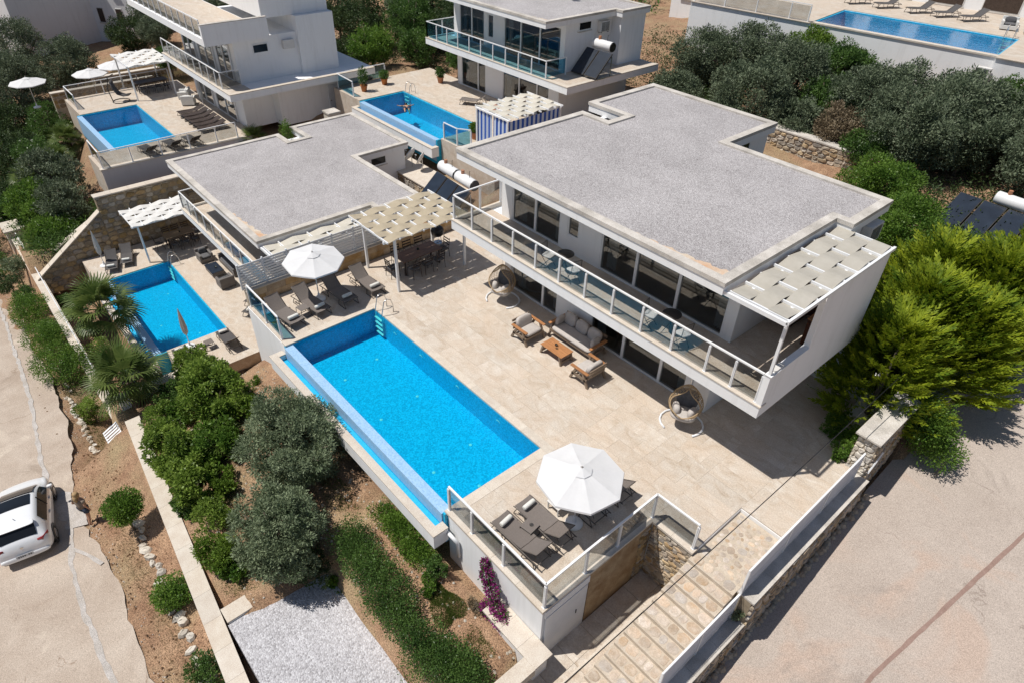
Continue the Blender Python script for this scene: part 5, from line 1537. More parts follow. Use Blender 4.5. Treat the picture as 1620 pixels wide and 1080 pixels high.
gate = thing('slatted_gate', 'white slatted gate lying beside the steps to the left road', 'gate', (-5.6, -10.35, -4.9))
for k in range(9): MB().bar((.02 + .17 * k, 0, .0), (.02 + .17 * k, .62, .32), .09, .03).build('slat', MATS['white_metal'], gate)
for y, z in ((.02, 0), (.6, .3)): MB().bar((-.05, y, z - .02), (1.45, y, z - .02), .04, .04).build('frame_bar', MATS['white_metal'], gate)
stp = thing('garden_steps', 'cream steps from the left road up to the white gate', 'steps', (-3.9, -10.9, -5.6))
for k in range(4): MB().box(.0 + .0 * k, 1.3, .32 * k, 1.3, .28 * k - .3, .28 * k + .277).build('step', MATS['coping'], stp)
# gravel square
gs = MB().box(7.0, 16, -9.86, -6.2, -4.5, -3.46)
tag(gs.build('gravel_bed', MATS['gravel_ground']), 'pale grey gravel square at the bottom of the picture', None, None, 'structure')
# rocks along the road
RK = [stone_mesh('rock', k) for k in range(7)]
def rock_mesh(k):
    key = ('rock', k)
    if key not in UNIT:
        r = random.Random(k + 50); mb = MB(); vs = []; fs = []; nu, nv = 7, 4
        for j in range(nv + 1):
            ph = -math.pi / 2 + math.pi * j / nv
            for i in range(nu):
                t = 2 * math.pi * i / nu; q = r.uniform(.36, .55)
                vs.append((math.cos(ph) * math.cos(t) * q, math.cos(ph) * math.sin(t) * q, math.sin(ph) * q))
        for j in range(nv):
            for i in range(nu): fs.append((j * nu + i, j * nu + (i + 1) % nu, (j + 1) * nu + (i + 1) % nu, (j + 1) * nu + i))
        UNIT[key] = mb.add(vs, fs).mesh('rock', MATS['rock'])
    return UNIT[key]
def rock(x, y, s, label='white limestone rock in the row edging the roadside bed', group='limestone rocks edging the roadside bed'):
    o = bpy.data.objects.new('rock', rock_mesh(random.randrange(6))); COL.objects.link(o)
    o.location = (x, y, tz(x, y) + s * .12); o.scale = (s * random.uniform(.9, 1.4), s * random.uniform(.7, 1.0), s * random.uniform(.6, .9)); o.rotation_euler = (0, 0, random.uniform(0, 6.3))
    tag(o, label, 'rock', group)
x = -11.5
while x < -6.2: rock(x, -10.9 + random.uniform(-.1, .1), random.uniform(.2, .36)); x += random.uniform(.2, .34)
x = -1.0
while x < 9.0: rock(x, -10.75 - .03 * x + random.uniform(-.1, .12), random.uniform(.25, .48)); x += random.uniform(.26, .42)
for i in range(14): rock(random.uniform(-17, -12), -10.6 + random.uniform(-.4, .3), random.uniform(.18, .3))

# ------------------------------------------------------------------ furniture of the other villas
g2 = 'dark loungers of the lower villa'
lounger('lounger_dark', 'dark lounger near the stone wall of the lower villa, right one of two', -20.3, -5.2, Z2, 163, 'rolled towel on the right lounger by the lower villa wall', g2)
lounger('lounger_dark', 'dark lounger near the stone wall of the lower villa, left one of two', -20.1, -6.1, Z2, 163, 'rolled towel on the left lounger by the lower villa wall', g2)
lounger('lounger_dark', 'dark lounger at the near end of the lower villa pool', -10.35, -3.5, Z2, 0, 'rolled towel on the lounger at the near end of the lower pool', g2)
lounger('lounger_dark', 'dark lounger beside the folded umbrella at the lower pool, half behind leaves', -10.3, -5.75, Z2, 0, 'rolled towel on the half hidden lounger at the lower pool', g2)
lounger('lounger_dark', 'dark lounger end poking out left of the low stone wall, upper one', -12.3, -1.25, Z2, 30, 'rolled towel on the upper lounger end by the low wall', g2)
lounger('lounger_dark', 'dark lounger end poking out left of the low stone wall, lower one', -11.4, -1.75, Z2, 30, 'rolled towel on the lower lounger end by the low wall', g2)
put('side_table', 'small dark table between the loungers at the lower pool', (-9.7, -4.4, Z2), 0, 'small side tables')
dining_table('wooden dining table under the lower villa pergola', (-21.3, -1.7, Z2), 90, 1.75, .9, 'bench_wood')
for i, (x, y, rz) in enumerate(((-20.6, -2.2, 180), (-20.6, -1.6, 180), (-20.6, -1.0, 180), (-22.0, -2.2, 0), (-22.0, -1.6, 0), (-22.0, -1.0, 0), (-21.3, -2.95, 90), (-21.3, -.45, -90))):
    put('dining_chair', 'dark chair at the lower villa dining table, ' + ('pool side left', 'pool side middle', 'pool side right', 'wall side left', 'wall side middle', 'wall side right', 'left head', 'right head')[i], (x, y, Z2), rz, 'dark chairs round the lower villa dining table')
put('vase', 'small plant pot on the lower villa dining table', (-21.3, -1.6, Z2 + .751))
def rattan(label, loc, rz, w, name='rattan_armchair', cat='armchair', body='rattan_grey', cu='cushion_dark', group='grey rattan lounge set'):
    r = thing(name, label, cat, loc, rz, group)
    MB().box(-.38, .40, -w / 2, w / 2, .06, .30).build('seat_base', MATS[body], r, bevel=.02)
    MB().box(-.42, -.28, -w / 2, w / 2, .302, .74).build('backrest', MATS[body], r, bevel=.03)
    for s in (-1, 1): MB().box(-.278, .40, s * (w / 2 - .07) - .07, s * (w / 2 - .07) + .07, .302, .56).build('armrest', MATS[body], r, bevel=.02)
    MB().cushion((.07, 0, .37), (.64, w - .3, .14), None, .3).build('seat_cushion', MATS[cu], r, True)
    MB().cushion((-.2, 0, .58), (.16, w - .32, .36), Matrix.Rotation(RAD(-10), 3, 'Y'), .35).build('back_cushion', MATS[cu], r, True)
    for sx in (-.34, .36):
        for sy in (-1, 1): MB().cyl(sx, sy * (w / 2 - .05), 0, .06, .02, 6).build('leg', MATS['dark_metal'], r)
    return r
rattan('grey rattan armchair at the far end of the lower villa lounge table', (-18.3, -1.3, Z2), 0, .8)
rattan('grey rattan armchair at the near end of the lower villa lounge table', (-14.75, -1.45, Z2), 180, .85)
rattan('long grey rattan sofa under the lower villa balcony', (-16.4, -.35, Z2), -90, 2.3, 'rattan_sofa', 'sofa')
lt = thing('glass_table', 'low glass topped rattan table of the lower villa', 'table', (-16.5, -1.42, Z2))
MB().box(-.58, .58, -.33, .33, .08, .36).build('table_body', MATS['rattan_grey'], lt, bevel=.01); MB().box(-.62, .62, -.36, .36, .362, .38).build('glass_top', MATS['solar'], lt)
put('vase', 'small plant pot on the low glass table', (-16.4, -1.35, Z2 + .381))
# far left terrace
dining_table('dark dining table on the far left terrace', (-39.0, 3.6, Z3), 90, 2.4, .9, 'frame_brown')
for i in range(8):
    sd = i // 4; k = i % 4
    put('dining_chair', 'dark chair at the far left dining table, %s row, seat %s' % (('near', 'far')[sd], ('one', 'two', 'three', 'four')[k] + ' from the pool'), (-38.3 - 1.4 * sd, 2.7 + .6 * k, Z3), 180 * (1 - sd), 'dark chairs of the far left terrace')
for i in range(6):
    put('lounger_brown', 'brown lounger in the row on the far left terrace, %s from the folded umbrella' % ('first', 'second', 'third', 'fourth', 'fifth', 'sixth')[i], (-31.6 + .78 * i, 3.0, Z3), 90, 'brown loungers of the far left terrace')
for i, y in enumerate((-1.0, .55, 1.8)):
    put('lounger_dark', 'dark lounger at the glass rail of the far left pool, %s' % ('leftmost', 'middle', 'rightmost')[i], (-26.9, y, Z3), 8, 'dark loungers at the far left pool end')
put('side_table', 'small dark table between the loungers at the far left rail', (-26.0, -.2, Z3), 0, 'small side tables')
put('side_table', 'second small table at the far left rail', (-26.0, 1.2, Z3), 0, 'small side tables')
rattan('white wicker armchair on the far left terrace, rear one', (-35.6, 4.9, Z3), -120, .9, 'wicker_armchair', 'armchair', 'wicker_white', 'cushion_white', 'white wicker chairs')
rattan('white wicker armchair on the far left terrace, front one', (-33.9, 4.6, Z3), 150, .9, 'wicker_armchair', 'armchair', 'wicker_white', 'cushion_white', 'white wicker chairs')
ss = thing('swing_seat', 'dark hanging swing seat at the corner of the far left pool', 'swing seat', (-37.6, .85, Z3), 60)
MB().tube([(.6 * math.cos(RAD(a)), .6 * math.sin(RAD(a)), .03) for a in range(0, 360, 30)], .03, 6, True).build('base_ring', MATS['dark_metal'], ss)
MB().tube([(-.6, 0, .03), (-.7, 0, .9), (-.45, 0, 1.8), (0, 0, 2.0)], .035, 6).build('stand_pole', MATS['dark_metal'], ss, True)
MB().loft([[(x + .1 * math.cos(t) , .32 * math.sin(t), z + .06 * math.cos(t)) for t in [2 * math.pi * k / 10 for k in range(10)]] for x, z in ((-.35, 1.55), (-.25, 1.0), (-.05, .6), (.35, .45), (.75, .5))]).build('seat_shell', MATS['sling_dark'], ss, True)
# uphill villa terrace
lounger('lounger', 'pale lounger on the uphill terrace', -16.5, 17.2, Z4, 35, None, 'pale loungers uphill')
mat_ = thing('floor_cushion', 'red brick coloured mat beside the pale uphill lounger', 'mat', (-14.6, 18.6, Z4)); MB().box(-.7, .7, -.5, .5, 0, .06).build('mat', MATS['brick_red'], mat_, bevel=.02)
put('dining_chair', 'dark chair at the uphill villa doors, left', (-13.2, 18.9, Z4), 200, 'dark chairs uphill')
put('dining_chair', 'dark chair at the uphill villa doors, right', (-12.2, 18.9, Z4), 160, 'dark chairs uphill')
put('bistro_table', 'dark table at the uphill villa doors', (-12.7, 18.9, Z4), 0, 'dark bistro tables')
cb = thing('curtain_cabana', 'cabana with blue and white striped curtains beside the uphill pool', 'cabana', (-9.9, 13.35, Z4))
for x in (0, 2.75):
    for y in (0, 4.1): MB().box(x - .04, x + .04, y - .04, y + .04, 0, 2.25).build('post', MATS['white_metal'], cb)
def drape(a, b, z0, z1, nm='curtain'):
    a, b = Vector(a), Vector(b); d = (b - a); n = int(d.length / .06); nr = Vector((-d.y, d.x, 0)).normalized(); vs = []; fs = []
    for i in range(n + 1):
        p = a + d * (i / n) + nr * (.03 * math.sin(i * 1.3))
        vs += [(p.x, p.y, z0), (p.x, p.y, z1)]
        if i: fs.append((2 * i - 2, 2 * i, 2 * i + 1, 2 * i - 1))
    MB().add(vs, fs).build(nm, MATS['blue_stripes'], cb, True)
drape((0, .05, 0), (1.3, .05, 0), .05, 2.15); drape((1.45, .05, 0), (2.7, .05, 0), .05, 2.15); drape((2.72, .1, 0), (2.72, 4.0, 0), .05, 2.15)
for i in range(8): MB().box(-.2, 2.95, .02 + .58 * i, .07 + .58 * i, 2.28, 2.36).build('beam', MATS['white_metal'], cb)
for y in (0, 4.1): MB().box(-.1, 2.85, y - .035, y + .035, 2.2, 2.278).build('rail_beam', MATS['white_metal'], cb)
for k in range(5):
    a = -.1 + .57 * k; vs = []; fs = []
    for i in range(49):
        y = 4.13 * i / 48; s = (1 - 2 * abs(((y / .58) % 2) - 1)) * (1 if k % 2 else -1); z = 2.32 + .05 * max(-1, min(1, 1.25 * s))
        vs += [(a, y, z), (a + .55, y, z)]
        if i: fs.append((2 * i - 2, 2 * i - 1, 2 * i + 1, 2 * i))
    MB().add(vs, fs).build('shade_strip', MATS['shade_cream'], cb)
railing('blue glass railing at the left end of the uphill terrace', [[(-22.0, 12.1), (-24.3, 12.2), (-24.4, 14.0), (-24.4, 16.2)]], Z4, 'rail_glass_blue')
railing('blue glass railing between the uphill pool and the cabana', [[(-11.9, 12.4), (-10.6, 12.4), (-9.9, 12.9)]], Z4, 'rail_glass_blue')
# top right terrace furniture
for i, x in enumerate((1.0, 3.0, 5.2, 6.9, 8.6)):
    p = M5 @ Vector((x - 1.8, 2.2 + .1 * i, Z5)); put('lounger_dark', 'charcoal lounger beside the top right pool, %s from the left' % ('first', 'second', 'third', 'fourth', 'fifth')[i], p, 60, 'charcoal loungers at the top right')
for i, (x, y) in enumerate(((8.9, 2.4), (10.6, 2.2), (11.6, 1.2))):
    p = M5 @ Vector((x + .8, y, Z5)); rattan('white wicker seat right of the top right pool, %s' % ('left one', 'middle one', 'right one')[i], p, -70, .95 + .5 * (i == 1), 'wicker_armchair', 'armchair', 'wicker_white', 'cushion_dark', 'white wicker seats at the top right')
railing('railing left of the top right pool', [[tuple((M5 @ Vector((x, -5.9, 0)))[:2]) for x in (-8.8, -6.4, -4, -1.6, -.3)]], Z5)
put('ac', 'white air unit below the top right pool corner', M5 @ Vector((10.6, -6.1, Z5 - 1.2)), -84, 'air conditioners')
# houses behind
def block_house(label, loc, rz, w, d, h, wins, mat='plaster', lean_roof=True):
    r = thing('house', label, 'house', loc, rz, 'houses in the background')
    MB().box(0, w, 0, d, -4, h).build('wall', MATS[mat], r)
    MB().box(-.15, w + .15, -.15, d + .15, h + .002, h + .25).build('roof_slab', MATS['cap'], r)
    for (x, z, ww, hh, side) in wins:
        if side == 'f':
            o = MB().box(x, x + ww, -.05, -.002, z, z + hh).build('window', MATS['tile_white'], r)
            MB().box(x + .06, x + ww - .06, -.07, -.051, z + .06, z + hh - .06).build('shutter', MATS['shutter'], o)
            MB().box(x - .08, x + ww + .08, -.14, -.002, z - .08, z - .002).build('sill', MATS['cap'], o)
        else:
            o = MB().box(w + .002, w + .05, x, x + ww, z, z + hh).build('window', MATS['tile_white'], r)
            MB().box(w + .051, w + .07, x + .06, x + ww - .06, z + .06, z + hh - .06).build('shutter', MATS['shutter'], o)
            MB().box(w + .002, w + .14, x - .08, x + ww + .08, z - .08, z - .002).build('sill', MATS['cap'], o)
    return r
wins = []
for fl_ in range(3):
    for k in range(4): wins.append((1.0 + 2.2 * k, .9 + 2.9 * fl_, .75, 1.5, 'r'))
    for k in range(3): wins.append((1.2 + 2.6 * k, .9 + 2.9 * fl_, .75, 1.5, 'f'))
block_house('white house with brown shutters in the top left corner', (-80, 3, -4.5), -66, 9, 11, 9, wins)
block_house('second white house behind the far left garden', (-76, 14, -3.5), -50, 9, 9, 9.5, wins[:20])
wins5 = [(1 + 3 * k, 1.0, 1.8, 2.0, 'f') for k in range(5)]
p5 = M5 @ Vector((-9, 7.5, Z5)); block_house('white house behind the top right pool', p5, 6.3, 30, 9, 6, [(1.5 + 3.6 * k, .1, 2.4, 2.2, 'f') for k in range(8)])
block_house('white house past the trees at the top centre', (-20, 44, 3.0), 5, 9, 8, 5, [(1 + 2.5 * k, 1.0, 1.2, 1.4, 'f') for k in range(3)])
gbw = thing('garden_wall', 'white garden wall at the top edge right of the uphill villa', 'wall', (-9.5, 37.0, 3.4), 6)
MB().box(0, 9, 0, .25, -1, 1.9).build('wall_face', MATS['plaster'], gbw); MB().box(-.05, 9.05, -.05, .3, 1.902, 1.98).build('wall_coping', MATS['coping'], gbw)
for i, (x, y, L_) in enumerate(((-46, 3.5, 8), (-49, 7.5, 7))):
    r = thing('stone_wall', ('low stone wall behind the far left terrace', 'upper low stone wall by the dry grass at the top left')[i], 'wall', (x, y - 6, tz(x, y) - .3))
    MB().box(0, .4, 0, L_, -1, 1.2).build('wall_core', MATS['mortar'], r); MB().box(-.05, .45, -.05, L_ + .05, 1.202, 1.27).build('wall_coping', MATS['coping'], r)
    stone_face(r, (x + .4, y - 6, r.location.z), (0, 1, 0), (0, 0, 1), (1, 0, 0), L_, 1.15, (.25, .36), (.3, .6), 'stone_brown', .06, 70)
gp4 = thing('garden_pillar', 'pale stone pillar behind the lower villa roof', 'pillar', (-21.9, 9.6, -2.5)); MB().box(0, .8, 0, .8, 0, 2.6).build('shaft', MATS['stone_pale'], gp4); MB().box(-.06, .86, -.06, .86, 2.602, 2.7).build('cap_slab', MATS['cap'], gp4)
dk = thing('service_ledge', 'cream ledge with dishes between the lower villa and the uphill pool', 'ledge', (-14.5, 9.6, -3.0)); MB().box(0, 6.4, 0, 1.7, -1, 1.9).build('ledge_wall', MATS['mortar'], dk); MB().box(-.05, 6.45, -.1, 1.75, 1.902, 1.97).build('ledge_slab', MATS['coping'], dk)
stone_face(dk, (-14.5, 9.6, -3.9), (1, 0, 0), (0, 0, 1), (0, -1, 0), 6.4, 2.7, (.25, .4), (.3, .6), 'stone', .08, 130)

# ------------------------------------------------------------------ solar water heaters, dishes
def solar(label, loc, rz, tanks=1, panels=2, L_=2.0, tilt=42, frame='dark_metal'):
    """panels rise along +y"""
    r = thing('solar_water_heater', label, 'solar heater', loc, rz, 'solar water heaters')
    ca, sa = math.cos(RAD(tilt)), math.sin(RAD(tilt)); T = Matrix.Rotation(RAD(tilt), 4, 'X')
    for k in range(panels):
        x = 1.05 * k
        MB().box(x, x + .98, 0, L_, .12, .20).xform(T).build('panel_frame', MATS[frame], r)
        MB().box(x + .03, x + .95, .03, L_ - .03, .202, .212).xform(T).build('panel_glass', MATS['solar'], r)
    w = 1.05 * panels
    for k in range(tanks):
        tw = 1.5 if tanks > 1 else min(w, 1.5); x0 = (w / tanks) * (k + .5) - tw / 2
        zc = L_ * sa + .42; yc = L_ * ca + .12
        t = MB().tube([(x0, yc, zc), (x0 + .04, yc, zc), (x0 + tw - .04, yc, zc), (x0 + tw, yc, zc)], [.24, .28, .28, .24], 18).build('tank', MATS['tank'], r, True)
        MB().tube([(x0 + tw - .02, yc, zc), (x0 + tw + .03, yc, zc)], [.283, .26], 18).build('tank_end', MATS['black'], t)
        MB().tube([(x0 + tw * .3, yc, zc + .25), (x0 + tw * .3, yc, zc + .45)], [.09, .09], 8).build('expansion_vessel', MATS['terracotta'], t)
        MB().tube([(x0 + tw * .7, yc, zc + .25), (x0 + tw * .7, yc, zc + .6), (x0 + tw * .75, yc, zc + .63)], .014, 5).build('vent_pipe', MATS['dark_metal'], t)
    for x in (.1, w - .15):
        MB().bar((x, L_ * ca * .95, 0), (x, L_ * ca * .95, L_ * sa * .95), .04, .04).build('stand_leg', MATS['steel'], r)
        MB().bar((x, .1, .02), (x, L_ * ca, .02), .04, .04).build('stand_rail', MATS['steel'], r)
    return r
solar('solar heater with two white tanks wedged behind the near pergola', (-7.0, 7.0, -.05), -4, 2, 3, 1.9)
solar('solar heater with a white tank on the balcony of the uphill villa', (-22.1 + 12.95, 14.4 + 5.9, 3.78), 2, 1, 2, 1.8)
solar('row of dark solar panels with white tank at the right edge', (12.55, 22.1, 1.7), -4, 1, 4, 2.2, 28)
def dish(label, loc, rz, rad=.42):
    r = thing('satellite_dish', label, 'satellite dish', loc, rz, 'satellite dishes')
    T = Matrix.Translation((0, 0, .75)) @ Matrix.Rotation(RAD(62), 4, 'Y')
    MB().lathe([(rad, .12), (rad * .8, .06), (rad * .45, .012), (.02, 0), (.02, -.012), (rad * .45, .0), (rad * .8, .048), (rad, .112)], (0, 0, 0), 22).xform(T).build('reflector', MATS['tile_white'], r, True)
    MB().cyl(-.02, 0, 0, .72, .025, 6).build('mast', MATS['steel'], r)
    MB().tube([tuple(T @ Vector((rad * .9, 0, .1))), tuple(T @ Vector((.1, 0, .42)))], .01, 5).build('feed_arm', MATS['steel'], r)
    MB().cyl(0, 0, .38, .48, .03, 8).xform(T).build('feed_horn', MATS['tile_white'], r)
    return r
dish('white satellite dish on the ledge below the uphill pool, left', (-12.9, 10.6, -1.03), 200, .44)
dish('white satellite dish on the ledge below the uphill pool, right', (-12.0, 10.75, -1.03), 215, .44)
dish('small dish on the roof of the uphill villa', (-12.6, 23.4, 6.97), -90, .28)
dish('white dish behind the uphill villa', (-6.6, 31.0, 3.0), -80, .5)
# flower pots uphill
def pot_plant(label, loc, h, r_, leaf, n=500):
    r = thing('potted_plant', label, 'plant', loc, 0, 'potted plants uphill')
    MB().lathe([(.17, 0), (.24, .38), (.27, .38), (.27, .44), (.22, .44), (.2, .36)], (0, 0, 0), 14).build('pot', MATS['terracotta'], r, True)
    return r

# drain elbow at the end of the overflow trough
dp = thing('drain_pipe', 'white elbow pipe at the end of the overflow trough', 'pipe', (10.45, -3.95, -.62))
MB().tube([(-.15, -.02, 0), (.05, -.02, 0), (.16, .0, -.06), (.2, .06, -.2), (.2, .1, -.9)], .06, 10).build('pipe', MATS['pipe_white'], dp, True)

# ------------------------------------------------------------------ plants
def leaves(name, P, N, L_, W_, mat, parent, droop=0.0, tri=False):
    """one small folded leaf face at each point P, its blade spreading round the direction N"""
    n = len(P)
    d = N + rng.normal(0, .55, (n, 3)); d[:, 2] -= droop
    d /= np.linalg.norm(d, axis=1, keepdims=True) + 1e-9
    a = rng.normal(0, 1, (n, 3)); s = np.cross(d, a); s /= np.linalg.norm(s, axis=1, keepdims=True) + 1e-9
    l = (L_ * rng.uniform(.65, 1.3, n))[:, None]; w = (W_ * rng.uniform(.65, 1.3, n))[:, None]
    v0 = P; v1 = P + d * l * .5 + s * w * .5; v2 = P + d * l; v3 = P + d * l * .5 - s * w * .5
    V = np.stack([v0, v1, v2, v3], 1).reshape(-1, 3)
    F = np.arange(4 * n).reshape(-1, 4)
    o = bpy.data.objects.new(name, fast_mesh(name, V, F, MATS[mat]))
    COL.objects.link(o)
    if parent is not None: o.parent = parent
    return o
def clusters(c, r, k, cr=(.30, .48), fill=.35, flat=1.0):
    """blob centres and radii that make up an uneven crown inside the ellipsoid c, r"""
    out = []
    R0 = np.array(r); m = float(np.mean(r))
    for i in range(k):
        v = rng.normal(0, 1, 3); v /= np.linalg.norm(v)
        t = fill + (1 - fill) * rng.uniform() ** .6
        q = rng.uniform(*cr) * m
        p = np.array(c) + v * np.maximum(R0 - q * .7, .05) * t
        out.append((p, np.array([q, q, q * flat])))
    return out
def cloud(cl, n, shell=.62, up=.25):
    vol = np.array([float(np.prod(r)) ** (2 / 3) for _, r in cl]); vol /= vol.sum()
    idx = rng.choice(len(cl), n, p=vol)
    C = np.array([c for c, _ in cl])[idx]; Rr = np.array([r for _, r in cl])[idx]
    v = rng.normal(0, 1, (n, 3)); v /= np.linalg.norm(v, axis=1, keepdims=True)
    t = (shell + (1 - shell) * rng.uniform(0, 1, n))[:, None]
    t = t * (1 + rng.normal(0, .07, (n, 1)))
    P = C + v * Rr * t
    N = v.copy(); N[:, 2] += up
    return P, N
def tree(name, label, cat, base, c, r, k, n, leaf, L_, W_, group=None, trunk=.09, bark='bark', cr=(.30, .48), fill=.35, droop=0.0, up=.25, extra=None, limbs=7, shell=.62, flat=1.0):
    """tapered trunk and limbs, crown of leaf faces gathered in clumps; c is the crown centre, r its radii (world units)"""
    root = thing(name, label, cat, base, 0, group)
    B = Vector(base); cl = clusters(np.array(c) - np.array(base), r, k, cr, fill, flat)
    P, N = cloud(cl, n, shell, up)
    keep = P[:, 2] > .03
    cn = 'crown' if cat in ('tree', 'palm', 'conifer') else 'foliage'
    leaves(cn, P[keep], N[keep], L_, W_, leaf, root, droop)
    tk = MB(); cc = Vector(c) - B
    fork = cc * .45; fork.z = max(cc.z - r[2] * .75, .15)
    tk.tube([(0, 0, -.3), (fork.x * .4 + .03, fork.y * .4, fork.z * .5), tuple(fork)], [trunk * 1.35, trunk, trunk * .8], 8)
    for i in range(min(limbs, len(cl))):
        p = Vector(cl[i][0]); mid = fork.lerp(p, .5) + Vector((random.uniform(-.1, .1), random.uniform(-.1, .1), .1))
        tk.tube([tuple(fork), tuple(mid), tuple(p)], [trunk * .6, trunk * .4, trunk * .15], 6)
    tk.build('trunk', MATS[bark], root, True)
    if extra: extra(root, cl)
    return root
OL = 'olive trees'; near = dict(group=OL, limbs=9)
def olive(label, c, r, n=15000, k=26, leaf='leaf_olive', gz=None, L_=.085, W_=.026, **kw):
    b = (c[0], c[1], tz(c[0], c[1]) - .05 if gz is None else gz)
    return tree('olive_tree', label, 'tree', b, c, r, k, n, leaf, L_, W_, trunk=.12, cr=(.13, .23), fill=.5, group=OL, up=.35, limbs=12, shell=.55, **kw)
olive('big grey green olive tree leaning against the front of the near pool', (3.75, -5.75, -.75), (2.2, 1.8, 1.6), 52000, 130, L_=.095, W_=.036)
olive('second olive tree nearer the camera above the gravel square', (6.4, -7.5, -1.5), (1.75, 1.5, 1.5), 42000, 115, L_=.095, W_=.036)
# citrus and other shrubs of the near garden
def bush(label, c, r, n, leaf, L_=.09, W_=.045, k=16, name='shrub', group='garden shrubs', cat='shrub', **kw):
    b = (c[0], c[1], tz(c[0], c[1]) - .05)
    kw.setdefault('cr', (.2, .34)); kw.setdefault('shell', .5)
    return tree(name, label, cat, b, c, r, int(k * 1.7), n, leaf, L_, W_, group=group, trunk=kw.pop('trunk', .04), **kw)
CT_ = dict(name='citrus_tree', group='citrus trees', cat='tree')
bush('bright green lemon tree between the lower pool and the near pool', (-1.3, -6.6, -1.7), (1.7, 1.35, 1.1), 14000, 'leaf_citrus', .14, .075, 34, fill=.6, cr=(.15, .27), **CT_)
bush('bright green citrus crown touching the back of the lemon tree', (-2.9, -6.3, -2.3), (1.1, .95, .85), 6000, 'leaf_citrus', .14, .075, 20, fill=.6, cr=(.15, .27), **CT_)
bush('bright green citrus behind the palm at the lower villa pool end', (-5.6, -6.1, -3.6), (1.4, 1.0, 1.1), 7500, 'leaf_citrus', .14, .075, 22, fill=.6, cr=(.15, .27), **CT_)
bush('loose green citrus overhanging the cream wall left of the big olive', (-.2, -8.8, -2.4), (1.6, .95, .95), 10500, 'leaf_citrus', .125, .07, 36, fill=.6, cr=(.14, .25), **CT_)
bush('straggling green citrus right of the ball topped tree', (1.6, -8.7, -2.5), (1.25, .85, .8), 6500, 'leaf_citrus', .125, .07, 28, fill=.65, cr=(.14, .25), **CT_)
bush('dark green citrus in the shade between lemon tree and big olive', (.7, -7.4, -2.2), (1.15, 1.0, .85), 7000, 'leaf_vine', .12, .065, 24, fill=.55, cr=(.15, .27), **CT_)
bush('small green shrub at the corner of the gravel square', (4.75, -9.1, -2.8), (1.05, .75, .75), 6500, 'leaf_lime', .085, .047, 20, fill=.5)
bush('leafy shrub between the olive trees and the cream wall', (3.2, -8.6, -2.9), (.9, .7, .6), 4200, 'leaf_citrus', .09, .047, 14, fill=.5)
bush('low green tangle under the lemon tree', (-.9, -5.6, -2.2), (.8, .5, .4), 2200, 'leaf_vine', .08, .045, 12, fill=.4)
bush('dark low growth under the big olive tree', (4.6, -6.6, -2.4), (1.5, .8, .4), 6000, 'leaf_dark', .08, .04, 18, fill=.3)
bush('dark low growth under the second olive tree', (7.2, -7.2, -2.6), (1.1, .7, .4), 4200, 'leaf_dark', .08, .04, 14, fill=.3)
for i, (x_, y_, r_) in enumerate(((-2.2, -8.0, .7), (2.3, -7.9, .55), (-4.3, -7.6, .7), (5.5, -9.0, .5), (.2, -5.7, .5), (2.0, -9.2, .5), (8.0, -6.6, .45))):
    bush('loose leafy shrub filling the near garden, %s' % ('left of the loose citrus', 'between citrus and second olive', 'below the nearer palm', 'at the gravel corner', 'between lemon tree and pool trough', 'against the cream wall', 'where the hedge begins')[i], (x_, y_, tz(x_, y_) + r_ * .7), (r_ * 1.2, r_, r_ * .75), int(4200 * r_), ('leaf_vine', 'leaf_lime', 'leaf_hedge')[i % 3], .11, .06, 14, fill=.55, cr=(.16, .3))
bush('tiny green weed clump at the corner of the near pool', (-1.5, -4.9, -2.2), (.28, .25, .2), 500, 'leaf_lime', .07, .04, 6)
bush('tiny weed clump under the near pool wall', (-.3, -5.3, -2.2), (.25, .2, .16), 380, 'leaf_lime', .07, .04, 5)
bush('dark shrub at the left edge of the cream wall near the gate', (-3.0, -8.4, -3.2), (.9, .8, .7), 4200, 'leaf_citrus', .09, .045, 14, fill=.5)
# creeping ground cover and hedge in front of the pool wall
def strip_cover(name, label, pts, w, h, n, leaf, L_, W_, cat, gz=None, k=40):
    P0 = [Vector(p) for p in pts]
    base = (P0[0].x, P0[0].y, tz(P0[0].x, P0[0].y))
    root = thing(name, label, cat, base)
    cl = []
    for i in range(k):
        s = i / (k - 1) * (len(P0) - 1); j = min(int(s), len(P0) - 2); p = P0[j].lerp(P0[j + 1], s - j)
        for _ in range(3):
            x = p.x + random.uniform(-1, 1) * w * .36; y = p.y + random.uniform(-1, 1) * w * .36
            zz = (p.z if len(p) > 2 and gz is None else tz(x, y))
            q = random.uniform(.24, .42) * w
            cl.append((np.array([x, y, zz + h * random.uniform(.45, .85)]) - np.array(base), np.array([q, q, h * random.uniform(.35, .6)])))
    P, N = cloud(cl, n, .55, .3)
    leaves('foliage', P, N, L_, W_, leaf, root)
    st_ = MB()
    for c, r in cl[::5]: st_.tube([(c[0], c[1], c[2] - r[2] - .3), (c[0] + .03, c[1], c[2])], [.015, .006], 5)
    st_.build('stems', MATS['bark'], root)
    return root
strip_cover('hedge', 'dark green clipped hedge along the gravel square', [(7.5, -6.0, -2.2), (9.4, -6.05, -2.2), (11.8, -6.15, -2.2), (13.4, -6.0, -2.1), (14.6, -5.9, -2.0)], 1.15, .95, 46000, 'leaf_hedge', .06, .036, 'hedge', 1, 60)
strip_cover('creeper', 'bright green creeper below the front wall of the near pool', [(7.6, -4.55, -2), (8.8, -4.6, -2), (10.0, -4.55, -2)], .75, .32, 9000, 'leaf_vine', .06, .04, 'ground cover', 1, 26)
bush('dark green shrub below the corner of the overflow trough', (10.5, -4.6, -1.55), (.45, .4, .35), 2200, 'leaf_hedge', .065, .04, 9)
bush('small bright bush beside the lawn patch', (10.6, -5.05, -1.85), (.4, .35, .3), 1700, 'leaf_vine', .06, .035, 8)
